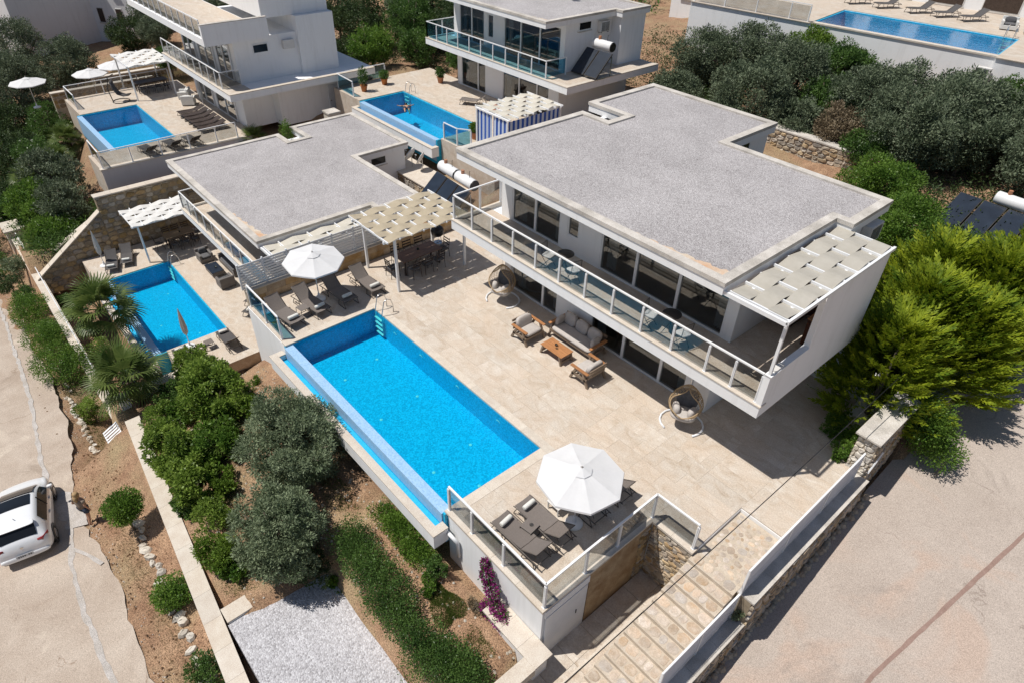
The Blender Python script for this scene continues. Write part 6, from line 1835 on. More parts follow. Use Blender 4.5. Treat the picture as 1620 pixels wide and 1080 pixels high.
# lawn patch and weeds
def grass_patch(label, cx, cy, rx, ry, n, mat, h=.07, name='grass'):
    a = rng.uniform(0, 2 * np.pi, n); t = np.sqrt(rng.uniform(0, 1, n)) * (1 + .25 * np.sin(a * 3 + cx))
    X = cx + np.cos(a) * t * rx; Y = cy + np.sin(a) * t * ry
    Zz = tz_arr(X, Y)
    P = np.stack([X, Y, Zz], 1); N = np.tile([0, 0, 1.2], (n, 1)).astype(float)
    o = leaves(name, P, N, h, .014, mat, None); return tag(o, label, 'grass', None, 'stuff')
grass_patch('green lawn patch below the bougainvillea', 11.35, -4.95, .75, .42, 9000, 'grass')
grass_patch('sparse weeds beside the platform foot wall', 12.9, -4.95, .5, .3, 1600, 'grass', .06)
grass_patch('sparse weeds near the hedge end', 13.3, -5.3, .4, .2, 900, 'grass', .08)
grass_patch('dry grass in the bed left of the near pool', -1.6, -5.6, 1.2, .8, 1800, 'dry_grass', .07)
grass_patch('dry grass in the roadside bed', 3.5, -11.3, 5.5, .35, 2600, 'dry_grass', .08)
grass_patch('dry grass on the slope at the top left', -50, 4, 7, 5, 26000, 'dry_grass', .35)
grass_patch('dry grass below the trees at the top left', -46, 11, 4, 4, 12000, 'dry_grass', .3)
grass_patch('weeds under the olive trees of the near garden', 4.5, -7.2, 2.6, 1.3, 4200, 'dry_grass', .08)
for i, (x_, y_, a_, b_, n_) in enumerate(((1.2, -6.4, 1.6, .7, 2600), (2.6, -8.2, 1.6, .6, 2600), (5.6, -8.9, 1.0, .5, 1500), (8.6, -5.2, 1.6, .35, 350), (5.6, -5.2, 1.2, .4, 1500), (-3.4, -7.9, 1.0, .8, 1600), (-9.5, -10.6, 4.0, .4, 3200))):
    grass_patch('green weeds in the garden soil, patch %s' % ('between lemon tree and big olive', 'below the cream wall', 'by the gravel corner', 'between hedge and creeper', 'under the pool trough', 'beside the nearer palm', 'below the rock row')[i], x_, y_, a_, b_, n_, 'grass', .09)
# scattered clods and pebbles on the soil
def pebbles(label, spots, mat):
    mb = MB()
    for (x, y, s) in spots:
        z = tz(x, y); a = random.uniform(0, 6.28)
        pts = [(x + s * math.cos(a + t) * random.uniform(.7, 1), y + s * math.sin(a + t) * random.uniform(.7, 1), z) for t in (0, 1.3, 2.5, 3.8, 5.0)]
        mb.add(pts + [(x, y, z + s * .8)], [(0, 1, 5), (1, 2, 5), (2, 3, 5), (3, 4, 5), (4, 0, 5)])
    return tag(mb.build('pebbles', MATS[mat]), label, 'pebbles', None, 'stuff')
pebbles('loose stones and clods on the garden soil', [(random.uniform(-5, 14), random.uniform(-9, -4.2), random.uniform(.015, .07)) for _ in range(1500)], 'rock')
pebbles('loose grit along the edge of the left road', [(x_ := random.uniform(-30, 12), -12.1 + .85 * min(1, max(0, (-4.5 - x_) / 4.5)) + random.gauss(0, .22), random.uniform(.01, .035)) for _ in range(1400)], 'rock')
pebbles('brown clods in the roadside bed', [(random.uniform(-14, 10), random.uniform(-12.1, -10.2), random.uniform(.015, .06)) for _ in range(900)], 'soil_dark')
# bougainvillea on the platform wall
bg_ = thing('bougainvillea', 'magenta bougainvillea climbing the white platform wall', 'plant', (12.2, -4.05, tz(12.2, -4.05)))
cl = [(np.array([.05 + .25 * i + random.uniform(-.1, .1), .0 - .05 * i, 1.75 - .38 * i + random.uniform(-.1, .1)]), np.array([.2 + .05 * i, .17, .26])) for i in range(4)]
cl += [(np.array([.75, -.15, .65]), np.array([.34, .22, .3])), (np.array([.3, -.15, .55]), np.array([.3, .22, .3])), (np.array([-.2, .1, 1.9]), np.array([.12, .12, .28]))]
P, N = cloud(cl, 3400, .6); leaves('blossoms', P, N, .06, .05, 'petal_magenta', bg_)
P, N = cloud([(c, r * 1.05) for c, r in cl], 1500, .5); leaves('foliage', P, N, .07, .045, 'leaf_hedge', bg_)
MB().tube([(.3, 0, -.1), (.25, .05, .6), (0, .1, 1.4), (-.2, .12, 2.0)], [.04, .03, .02, .01], 6).build('stem', MATS['bark'], bg_)
bush('pale flowering shrub at the foot of the bougainvillea', (12.15, -4.4, -1.85), (.4, .3, .25), 900, 'leaf_dry', .06, .03, 8)
# clipped round bushes along the left road
def ball(label, x, y, z, r, n=4200, stem=False):
    b = (x, y, tz(x, y))
    if not stem: z = b[2] + r * .85
    return tree('round_bush', label, 'shrub', b, (x, y, z), (r, r, r * .9), 40, n, 'leaf_vine', .075, .045, 'clipped round bushes', .035, cr=(.34, .5), fill=.6, shell=.7)
ball('round clipped bush at the left edge below the pillar', -20.6, -10.7, -6.1, 1.15, 9000)
ball('round clipped bush second from the left edge', -16.7, -10.6, -5.7, 1.15, 9000)
ball('round clipped bush above the row of limestone rocks', -13.2, -10.5, -5.2, 1.3, 10000)
ball('ball topped little tree beside the pedestrian', .45, -10.9, -3.4, .66, 9000, True)
ball('round clipped bush beside the cream wall below the ball topped tree', 4.35, -10.75, -3.9, .66, 5200)
bush('dark low shrub at the bottom end of the rock row', (7.6, -10.9, -4.0), (.7, .6, .5), 3400, 'leaf_hedge', .07, .04, 12)
for i, (x, y, z, r) in enumerate(((-24.5, -10.9, -6.6, 1.1), (-28.5, -11.0, -7.2, 1.2), (-26.2, -10.3, -6.4, .9), (-33, -10.6, -7.6, 1.3), (-22.3, -10.5, -6.5, .8))):
    bush('grey green roadside shrub left of the lower villa, number %s along the road' % ('one', 'two', 'three', 'four', 'five')[i], (x, y, z), (r, r * .8, r * .7), 3600, ('leaf_dark', 'leaf_hedge', 'leaf_olive')[i % 3], .09, .045, 14)
for i, (x, y) in enumerate(((-18.0, -10.2), (-14.2, -10.2), (-9.0, -10.3), (-20.8, -9.0), (-17.2, -8.4), (-14.6, -8.7), (-11.2, -8.2), (-9.2, -8.4))):
    bush('leafy shrub filling the bed along the lower villa wall, %s' % ('first', 'second', 'third', 'fourth', 'fifth', 'sixth', 'seventh', 'eighth')[i], (x, y, tz(x, y) + .7), (.9, .7, .75), 3000, ('leaf_hedge', 'leaf_dark', 'leaf_citrus')[i % 3], .085, .045, 12)
# fan palms
def fan_mesh():
    mb = MB(); n = 26; vs = []; fs = []
    mb.tube([(0, 0, 0), (.35, 0, .05), (.75, 0, .02)], [.018, .014, .01], 5)
    for i in range(n):
        a = RAD(-118 + 236 * i / (n - 1)); ln = .78 * (1 - .22 * abs(a) / RAD(118)) * random.uniform(.9, 1.08)
        c, s = math.cos(a), math.sin(a); w = .028
        p0 = Vector((.72, 0, .02)); d = Vector((c, s, 0)); e = Vector((-s, c, 0))
        m1 = p0 + d * ln * .5 + Vector((0, 0, .03)); m2 = p0 + d * ln * .85 - Vector((0, 0, .05)); t = p0 + d * ln * 1.05 - Vector((0, 0, .16))
        mb.add([p0, m1 + e * w, m2 + e * w * .6, t, m2 - e * w * .6, m1 - e * w], [(0, 1, 5), (1, 2, 4, 5), (2, 3, 4)])
    return mb.mesh('frond', MATS['leaf_palm'])
FANS = [fan_mesh() for _ in range(3)]
def palm(label, base, h, n, s=1.0):
    r = thing('fan_palm', label, 'palm', base, 0, 'fan palms')
    rings = [(0, 0, -.3), (.04, .02, h * .35), (.0, .05, h * .7), (0, 0, h)]
    MB().tube(rings, [.26 * s, .2 * s, .19 * s, .2 * s], 12).build('trunk', MATS['palm_bark'], r)
    sk = MB()
    for k in range(70):
        a = random.uniform(0, 6.28); z = h * random.uniform(.35, 1.0); rr = .2 * s
        d = Vector((math.cos(a), math.sin(a), 0)); p = Vector((d.x * rr, d.y * rr, z)); e = Vector((-d.y, d.x, 0)) * .035
        sk.add([p - e, p + e, p + d * .12 + Vector((0, 0, .16))], [(0, 1, 2)])
    sk.build('boots', MATS['palm_bark'], r)
    for k in range(n):
        a = 2.399 * k + random.uniform(-.2, .2); t = k / n
        el = RAD(78 - 118 * t + random.uniform(-8, 8))
        M = Matrix.Translation((0, 0, h)) @ Matrix.Rotation(a, 4, 'Z') @ Matrix.Rotation(-el, 4, 'Y') @ Matrix.Rotation(random.uniform(-.4, .4), 4, 'X') @ Matrix.Diagonal((s * random.uniform(.85, 1.15),) * 3 + (1,))
        piece('frond', FANS[k % 3], r, M)
    return r
palm('fan palm at the end of the dividing garden wall, nearest the camera', (-6.0, -8.7, -5.0), 1.9, 25, 1.25)
palm('fan palm beside the lower villa pool, behind the other palm', (-13.3, -8.0, -7.0), 3.2, 25, 1.3)
palm('small fan palm left of the lower villa stairs', (-26.5, -8.4, -7.0), 1.2, 22, .9)
palm('small fan palm at the end of the brown loungers', (-24.9, 5.6, -3.6), 1.8, 20, .75)
palm('small palm in the near garden under the lemon tree', (.6, -7.2, -3.0), .35, 14, .7)
for i, (x, y, h) in enumerate(((-39.5, -3.4, 1.6), (-36.0, -5.0, 2.2), (-33.5, -7.0, 2.0))):
    palm('fan palm below the far left pool, %s of three' % ('upper', 'middle', 'lower')[i], (x, y, tz(x, y)), h, 24, 1.0)
# golden conifers beside the lane
def conifer(label, base, h, r, n=620, seed=0):
    root = thing('golden_conifer', label, 'conifer', base, 0, 'golden conifers')
    Vs = []; Fs = []; o = 0
    for k in range(n):
        t = rng.uniform(.02, 1) ** .85
        a = rng.uniform(0, 2 * np.pi)
        z = h * t
        prof = np.sin(np.pi * min(1, (.22 + .78 * t))) ** .7 * (1 + .2 * np.sin(3 * a + t * 7)) * r + .10
        inner = rng.uniform(.55, 1.0)
        p = np.array([np.cos(a) * prof * inner, np.sin(a) * prof * inner, z])
        out = np.array([np.cos(a), np.sin(a), rng.uniform(.15, .7) + .9 * t]); out /= np.linalg.norm(out)
        side = np.cross(out, [0, 0, 1]); side /= np.linalg.norm(side) + 1e-9
        side = side * np.cos(u := rng.uniform(-1, 1)) + np.cross(out, side) * np.sin(u)
        L_ = rng.uniform(.6, 1.15)
        m = 15
        nrm = np.cross(out, side)
        for i in range(m):
            f = i / m; sgn = 1 if i % 2 else -1
            q = p + out * L_ * f + nrm * rng.normal(0, .015)
            d = out * .9 + side * sgn * (.62 - .25 * f) + nrm * rng.normal(0, .22); d /= np.linalg.norm(d)
            l = L_ * (.36 - .24 * f) * rng.uniform(.8, 1.25); w = .034
            e = np.cross(d, nrm) * w
            Vs += [q - e * .3, q + d * l * .45 - e, q + d * l, q + d * l * .45 + e]
            Fs.append((o, o + 1, o + 2, o + 3)); o += 4
        e = side * .03
        Vs += [p - e, p + out * L_ * .6 - e, p + out * L_ * 1.12, p + out * L_ * .6 + e]; Fs.append((o, o + 1, o + 2, o + 3)); o += 4
    me_ = fast_mesh('crown', np.array(Vs), np.array(Fs), MATS['leaf_conifer'])
    ob = bpy.data.objects.new('crown', me_); COL.objects.link(ob); ob.parent = root
    MB().tube([(0, 0, -.3), (.02, .02, h * .5), (0, 0, h * .9)], [.11, .07, .02], 8).build('trunk', MATS['bark'], root)
    return root
conifer('golden conifer nearest the stone pillar', (16.05, 9.9, -.3), 3.9, 1.35, 900)
conifer('tall golden conifer against the side wall of the near villa', (15.9, 12.0, -.1), 4.3, 1.5, 1050)
conifer('golden conifer in the middle of the row by the lane', (17.1, 12.6, .1), 3.6, 1.4, 900)
conifer('golden conifer at the far end of the row by the lane', (16.9, 15.2, .5), 3.9, 1.6, 1000)
conifer('golden conifer below the solar panels', (15.3, 14.6, .3), 3.9, 1.6, 950)
conifer('last golden conifer at the right edge of the picture', (17.3, 17.8, .8), 3.3, 1.3, 800)
bush('dark low shrub in the shade below the first golden conifer', (15.9, 8.2, .25), (.75, .65, .45), 5200, 'leaf_vine', .07, .045, 16)
bush('dark low shrub between the pillar and the near terrace', (16.45, 7.2, .2), (.4, .5, .35), 2600, 'leaf_vine', .07, .045, 10)
strip_cover('climbing_vine', 'green vine spilling over the lane wall behind the pillar', [(17.6, 9.8, .5), (17.95, 9.9, -.1), (18.35, 10.1, -.75)], 1.35, 1.1, 17000, 'leaf_vine', .075, .045, 'vine', None, 26)
bush('tuft of vine hanging over the low lane wall', (18.0, 14.2, .9), (.5, .6, .5), 2000, 'leaf_lime', .07, .04, 9)
bush('little shrub growing at the step of the louvred fence', (17.35, .43, -.75), (.16, .16, .28), 420, 'leaf_olive', .06, .03, 6)
# trees behind the villas
def far_tree(label, c, r, n, leaf, k=22, L_=.13, W_=.05, name='olive_tree', group=OL, **kw):
    b = (c[0], c[1], tz(c[0], c[1]) - .1)
    return tree(name, label, 'tree', b, c, r, k, n, leaf, L_, W_, group=group, trunk=.14, cr=(.15, .27), fill=.5, up=.35, limbs=10, shell=.55, **kw)
LEAF = dict(o='leaf_olive_far', l='leaf_lime', h='leaf_hedge', d='leaf_dry', v='leaf_vine', k='leaf_dark')
UR = [((-4.7, 25.0, 2.7), 1.9, 'o', 'beside the corner of the uphill villa balcony slab'), ((-6.6, 30.6, 3.7), 2.5, 'o', 'at the white garden wall near the top edge'), ((.3, 25.2, 4.0), 2.5, 'o', 'just behind the rear block of the near villa'),
      ((-3.5, 31.6, 4.6), 2.3, 'o', 'with brownish top below the left end of the top right terrace'), ((.7, 29.4, 4.4), 2.6, 'o', 'in the middle between the near villa and the top right terrace'), ((-1.6, 34.6, 4.8), 1.6, 'l', 'lime green, tallest under the top right railing'),
      ((1.4, 34.6, 4.4), 1.2, 'l', 'lime green, against the white pool wall'), ((3.4, 28.2, 3.6), 1.8, 'h', 'deep green, among the grey olives'), ((5.6, 26.0, 3.3), 1.7, 'd', 'brownish and thinning, behind the rear stone wall'),
      ((3.4, 25.8, 3.2), 1.6, 'o', 'over the rear stone wall of the near villa'), ((5.8, 28.4, 4.4), 2.6, 'o', 'right of the brownish tree'), ((6.6, 30.6, 4.5), 2.4, 'o', 'under the middle of the top right pool'),
      ((9.1, 26.2, 4.3), 2.6, 'o', 'above the mound of climber'), ((10.3, 28.9, 4.5), 2.8, 'o', 'behind the panel tank, centre of the right slope'), ((9.2, 31.4, 4.6), 2.2, 'o', 'touching the right part of the pool wall'),
      ((14.8, 26.8, 4.4), 2.3, 'o', 'at the right edge above the solar panels'), ((12.8, 29.6, 4.6), 2.3, 'o', 'near the right edge below the pool corner'), ((11.2, 27.6, 4.2), 2.0, 'o', 'just left of the white solar tank'),
      ((7.6, 25.0, 3.0), 1.4, 'h', 'deep green, at the end of the rear stone wall'), ((-.2, 23.6, 2.7), 1.5, 'o', 'low one right against the near villa rear roof'), ((10.8, 34.6, 4.6), 1.5, 'h', 'deep green, at the right corner of the pool wall'), ((2.3, 32.0, 4.7), 2.0, 'h', 'deep green, under the lime trees'),
      ((16.6, 27.5, 5.0), 2.4, 'o', 'at the far right edge')]
for c, r, lf, nm in UR:
    g = OL if lf == 'o' else 'mixed trees'
    far_tree(('grey green olive tree ' if lf == 'o' else 'tree ') + nm, c, (r, r * .92, r * .82), int(3200 * r * r) + 3000, LEAF[lf], 90, .15, .06, 'olive_tree' if lf == 'o' else 'tree', g)
bush('mound of dark green climber behind the near villa roof', (9.5, 22.6, 2.7), (2.2, 1.8, 1.3), 20000, 'leaf_vine', .10, .06, 30, 'climber_mound', 'climbers', fill=.6)
bush('green climber between the near villa and the solar panels', (12.2, 19.4, 2.4), (1.9, 2.0, 1.5), 20000, 'leaf_vine', .10, .06, 30, 'climber_mound', 'climbers', fill=.6)
bush('green climber beside the air conditioner', (14.4, 17.4, 2.0), (1.7, 1.7, 1.5), 15000, 'leaf_vine', .10, .06, 26, 'climber_mound', 'climbers', fill=.6)
bush('dark climber under the solar panels', (14.2, 20.4, 1.9), (2.2, 1.4, .9), 9000, 'leaf_hedge', .10, .06, 20, 'climber_mound', 'climbers', fill=.5)
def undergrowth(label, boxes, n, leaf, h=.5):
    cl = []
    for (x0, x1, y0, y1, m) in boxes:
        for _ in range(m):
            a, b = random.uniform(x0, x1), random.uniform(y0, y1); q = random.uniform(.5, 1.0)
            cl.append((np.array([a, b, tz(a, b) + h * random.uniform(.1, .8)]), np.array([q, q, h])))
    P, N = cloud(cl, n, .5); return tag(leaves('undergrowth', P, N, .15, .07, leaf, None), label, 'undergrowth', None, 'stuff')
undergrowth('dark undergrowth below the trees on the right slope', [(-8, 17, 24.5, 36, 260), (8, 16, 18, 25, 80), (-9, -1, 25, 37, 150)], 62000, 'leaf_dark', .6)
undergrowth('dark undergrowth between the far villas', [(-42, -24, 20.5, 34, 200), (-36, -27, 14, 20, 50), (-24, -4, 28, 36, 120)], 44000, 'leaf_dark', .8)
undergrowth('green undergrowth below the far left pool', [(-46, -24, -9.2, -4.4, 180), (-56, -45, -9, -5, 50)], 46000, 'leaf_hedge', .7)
bv = thing('bougainvillea', 'small magenta bougainvillea at the end of the rear stone wall', 'plant', (8.3, 24.0, 1.6))
P, N = cloud([(np.array([0, 0, .7]), np.array([.3, .3, .5])), (np.array([.2, 0, 1.3]), np.array([.25, .25, .3]))], 700); leaves('blossoms', P, N, .11, .08, 'petal_magenta', bv); MB().tube([(0, 0, 0), (.1, 0, 1)], .03, 5).build('stem', MATS['bark'], bv)
bv = thing('bougainvillea', 'purple bougainvillea left of the olives by the top edge', 'plant', (-6.8, 31.6, 2.8))
P, N = cloud([(np.array([0, 0, .7]), np.array([.5, .4, .5]))], 600); leaves('blossoms', P, N, .12, .09, 'petal_magenta', bv); MB().tube([(0, 0, 0), (.1, 0, .8)], .03, 5).build('stem', MATS['bark'], bv)
# green masses between the villas at the top
TL = [((-34.9, 20.6, 2.2), 2.7, 'k', 'dark tree right of the far left villa wall'), ((-28.4, 17.6, 1.9), 2.0, 'v', 'bright bush tree behind the uphill flower pots'), ((-29.9, 22.4, 2.8), 2.8, 'h', 'dark green tree between the two far villas'), ((-31.4, 16.6, .6), 1.8, 'k', 'dark tree close to the far left villa corner'),
      ((-30.5, 26.2, 3.4), 2.6, 'k', 'dark tree at the top edge between the two far villas'), ((-33.6, 24.6, 3.2), 2.6, 'o', 'grey tree at the top edge right of the far left villa'), ((-26.4, 20.6, 1.8), 1.8, 'h', 'green tree at the left end of the uphill balcony'), ((-22.4, 21.6, 1.6), 1.0, 'h', 'clipped dark bush at the uphill glass doors'),
      ((-40.0, 21.2, 2.2), 2.6, 'k', 'dark tree behind the stair tower of the far left villa'), ((-26.4, 24.4, 3.2), 2.5, 'k', 'dark tree hidden behind the uphill villa balcony'), ((-27.2, 15.2, .5), 1.1, 'v', 'low bright bush left of the uphill glass railing'), ((-37, 27, 3.4), 3.0, 'h', 'green tree far behind the far left villa'), ((-24.0, 29.0, 4.4), 2.8, 'k', 'dark tree past the uphill roof'),
      ((-61, -2.6, -2.4), 4.2, 'o', 'large grey olive tree in the top left corner'), ((-53.0, -4.0, -3.0), 3.3, 'o', 'grey olive tree at the left edge behind the open umbrella'), ((-57, 1.2, -3.0), 3.0, 'o', 'grey olive tree in front of the white houses'),
      ((-31.8, -6.0, -3.7), 2.2, 'o', 'silvery olive tree under the far left pool'), ((-30.4, -7.4, -5.0), 2.2, 'v', 'bright green bush tree above the roadside at the left edge'), ((-40.9, -6.8, -5.2), 2.4, 'k', 'dark bush tree in the garden at the left edge'), ((-28.0, -6.4, -4.2), 1.9, 'o', 'silvery olive tree below the pink wall of the far left terrace'),
      ((-49.2, -5.6, -5.2), 2.3, 'k', 'dark tree below the open umbrella at the left edge'), ((-46.4, -3.4, -4.8), 2.0, 'h', 'green bush at the end of the far left low wall'), ((-37.6, -5.6, -4.6), 2.1, 'h', 'green bush left of the far left pool'), ((-26.4, -7.6, -5.2), 1.6, 'v', 'bright green bush beside the lower villa stair wall'),
      ((-34.6, -8.0, -5.4), 1.9, 'k', 'dark bush over the white wall at the left edge'), ((-33.0, -9.4, -6.2), 1.6, 'h', 'green bush at the pillar on the left road'), ((-62.8, 11.5, -1.0), 2.7, 'o', 'grey tree before the second white house'), ((-60.9, 8.2, -2.2), 2.3, 'k', 'dark tree between the white houses and the dry grass'),
      ((-57.6, 9.8, -1.6), 1.9, 'o', 'small grey tree near the far left pergola'), ((-52, 12.6, -.2), 2.2, 'k', 'dark tree left of the far left villa roof'), ((-55, 17, .6), 2.6, 'o', 'grey tree behind the far left roof terrace'), ((-44.4, 6.8, -.8), 1.2, 'h', 'green plant behind the far left dining table'), ((-24.6, -8.6, -6.2), 1.0, 'k', 'dark bush at the foot of the stair wall')]
for c, r, lf, nm in TL:
    far_tree(nm, c, (r, r * .92, r * .82), int(1900 * r * r) + 2600, LEAF[lf], 70, .17, .07, 'olive_tree' if lf == 'o' else 'tree', OL if lf == 'o' else 'mixed trees')
for i, (x, y, h) in enumerate(((-22.6, 13.3, 1.2), (-23.1, 15.3, .5), (-21.0, 18.8, .6), (-10.8, 13.9, .5))):
    r = pot_plant('terracotta pot with a plant on the uphill terrace, ' + ('tall one by the glass railing', 'low one behind the pool', 'one at the villa doors', 'one by the striped cabana')[i], (x, y, Z4), h, .3, 'leaf_hedge')
    P, N = cloud([(np.array([0, 0, .45 + h * .5]), np.array([.35, .35, h * .55]))], 900, .3); leaves('foliage', P, N, .12, .05, 'leaf_hedge' if i != 3 else 'leaf_lime', r)
gpl = thing('planted_bed', 'small green plants in the notch behind the lower villa roof', 'plant', (-20 + 1.6, -5.1 + 10.5, -2.0))
P, N = cloud([(np.array([.3, .1, 1.5]), np.array([.7, .5, .8])), (np.array([-.7, .2, 2.2]), np.array([.4, .4, 1.1]))], 3200, .4); leaves('foliage', P, N, .12, .04, 'leaf_vine', gpl); MB().tube([(0, 0, 0), (0, 0, 1.5)], .03, 5).build('stem', MATS['bark'], gpl)

# far wooded slope that closes the view
def wood(label, x0, x1, y0, y1, n, leaf):
    X = rng.uniform(x0, x1, n // 160); Y = rng.uniform(y0, y1, n // 160)
    cl = [(np.array([a, b, tz(a, b) + rng.uniform(.6, 2.6)]), np.array([1.6, 1.6, 1.5]) * rng.uniform(.7, 1.4)) for a, b in zip(X, Y)]
    P, N = cloud(cl, n, .7); return tag(leaves('woodland', P, N, .34, .17, leaf, None), label, 'woodland', None, 'stuff')
wood('dark wooded slope behind the white houses', -110, -80, -20, 60, 26000, 'leaf_dark')
wood('dark wooded slope behind the uphill villa', -70, -24, 33, 70, 40000, 'leaf_hedge')

# ------------------------------------------------------------------ car
def car(label, loc, rz):
    """hatchback, nose along +x"""
    r = thing('car', label, 'car', loc, rz)
    P = MATS['car_paint']
    #    x     sill hw  sill z  belt z  roof hw  roof z
    ST = [(-2.05, .62, .42, .66, .46, .70), (-1.98, .78, .30, .90, .56, .95), (-1.86, .84, .25, .965, .60, 1.06), (-1.58, .87, .23, .975, .60, 1.36), (-1.25, .88, .22, .975, .61, 1.44), (-.5, .885, .22, .965, .62, 1.475), (.1, .885, .22, .95, .61, 1.445), (.55, .88, .22, .94, .60, 1.29),
          (1.0, .875, .22, .925, .64, 1.06), (1.18, .87, .22, .915, .70, .97), (1.6, .84, .23, .86, .64, .895), (1.9, .75, .27, .74, .54, .78), (2.06, .55, .36, .56, .42, .60)]
    rings = []
    for x, w, z0, zb, wr, zt in ST:
        h = [(w * .90, z0), (w, z0 + .14), (w * 1.005, z0 + (zb - z0) * .6), (w * .965, zb), (wr, zt - .045), (wr * .8, zt)]
        rings.append([(x, -y, z) for y, z in h] + [(x, 0, zt + .022)] + [(x, y, z) for y, z in h[::-1]])
    body = MB().loft(rings).build('body', P, r, True)
    sub = body.modifiers.new('sub', 'SUBSURF'); sub.levels = 2; sub.render_levels = 2
    def at(x):
        for A, B in zip(ST[:-1], ST[1:]):
            if A[0] <= x <= B[0]:
                t = (x - A[0]) / (B[0] - A[0]); return [p + (q - p) * t for p, q in zip(A, B)]
    def top_pane(name, x0, x1, k, n=6, off=.012):
        """dark glass following the top of the body between two stations"""
        vs = []; fs = []
        for i in range(n + 1):
            x, w, z0, zb, wr, zt = at(x0 + (x1 - x0) * i / n)
            for j in range(5):
                q = -1 + .5 * j; vs.append((x, q * wr * k, zt + off + .022 * (1 - q * q)))
        for i in range(n):
            for j in range(4):
                o = 5 * i + j; fs.append((o, o + 1, o + 6, o + 5))
        MB().add(vs, fs).build(name, MATS['dark_glass'], r, True)
    top_pane('windscreen', .12, 1.02, .9)
    top_pane('sunroof', -.62, .02, .78)
    top_pane('rear_window', -1.88, -1.60, .92)
    for s in (-1, 1):
        vs = []; fs = []; n = 10
        for i in range(n + 1):
            x, w, z0, zb, wr, zt = at(-1.28 + 2.05 * i / n)
            for t in (.06, .5, .86):
                vs.append((x, s * (w * .965 + (wr - w * .965) * t + .012), zb + (zt - .045 - zb) * t))
        for i in range(n):
            for j in range(2):
                o = 3 * i + j; fs.append((o, o + 1, o + 4, o + 3))
        MB().add(vs, fs).build('side_window', MATS['dark_glass'], r, True)
        MB().tube([(-.28, s * .855, .97), (-.28, s * .64, 1.42)], .022, 6).build('pillar', MATS['black'], r)
        tl_ = MB().loft([[(-1.995, s * .50, .80), (-1.995, s * .50, .93), (-1.985, s * .52, .93), (-1.985, s * .52, .80)], [(-2.0, s * .66, .80), (-1.985, s * .68, .94), (-1.94, s * .70, .94), (-1.95, s * .68, .80)], [(-1.80, s * .845, .86), (-1.78, s * .85, .96), (-1.74, s * .84, .96), (-1.76, s * .83, .86)]])
        tl_.build('tail_light', MATS['tail_red'], r, True)
        MB().cushion((.72, s * .96, 1.0), (.14, .2, .13), None, .6).build('wing_mirror', P, r, True)
        for hx in (-.55, .3): MB().box(hx - .09, hx + .09, s * .885 - .015, s * .885 + .015, .80, .83).build('door_handle', MATS['tile_white'], r)
        MB().cushion((1.78, s * .62, .68), (.3, .24, .14), Matrix.Rotation(RAD(s * -25), 3, 'Z'), .6).build('headlight', MATS['rail_glass'], r, True)
        for wx in (-1.25, 1.28):
            t = MB().tube([(wx, s * .70, .31), (wx, s * .72, .31), (wx, s * .88, .31), (wx, s * .895, .31)], [.28, .31, .31, .28], 20).build('wheel', MATS['rubber'], r, True)
            MB().tube([(wx, s * .885, .31), (wx, s * .905, .31)], [.20, .17], 14).build('rim', MATS['alloy'], t)
            MB().tube([(wx, s * .84, .34), (wx, s * .893, .34)], [.37, .37], 20).build('wheel_arch', MATS['black'], t)
    MB().cushion((-1.97, 0, .42), (.22, 1.52, .24), None, .5).build('rear_bumper', P, r, True)
    pl_ = MB().box(-2.112, -2.10, -.26, .26, .46, .57).build('number_plate', MATS['plate'], r)
    for k in range(7):
        if k == 2: continue
        MB().box(-2.116, -2.1125, -.2 + .06 * k, -.165 + .06 * k, .485, .545).build('plate_character', MATS['black'], pl_)
    MB().lathe([(.05, 0), (.05, .01), (.04, .012)], (0, 0, 0), 14).xform(Matrix.Translation((-2.035, 0, .80)) @ Matrix.Rotation(RAD(-90), 4, 'Y')).build('badge', MATS['steel'], r)
    MB().tube([(-1.2, 0, 1.45), (-1.26, 0, 1.54)], .012, 5).build('aerial', MATS['black'], r)
    MB().cushion((-1.56, 0, 1.40), (.26, 1.14, .05), Matrix.Rotation(RAD(-8), 3, 'Y'), .4).build('spoiler', P, r, True)
    return r
car('white hatchback parked on the left road', (-2.72, -13.76, zl(-2.72) + .012), 171).rotation_euler = (0, RAD(7.1), RAD(171))

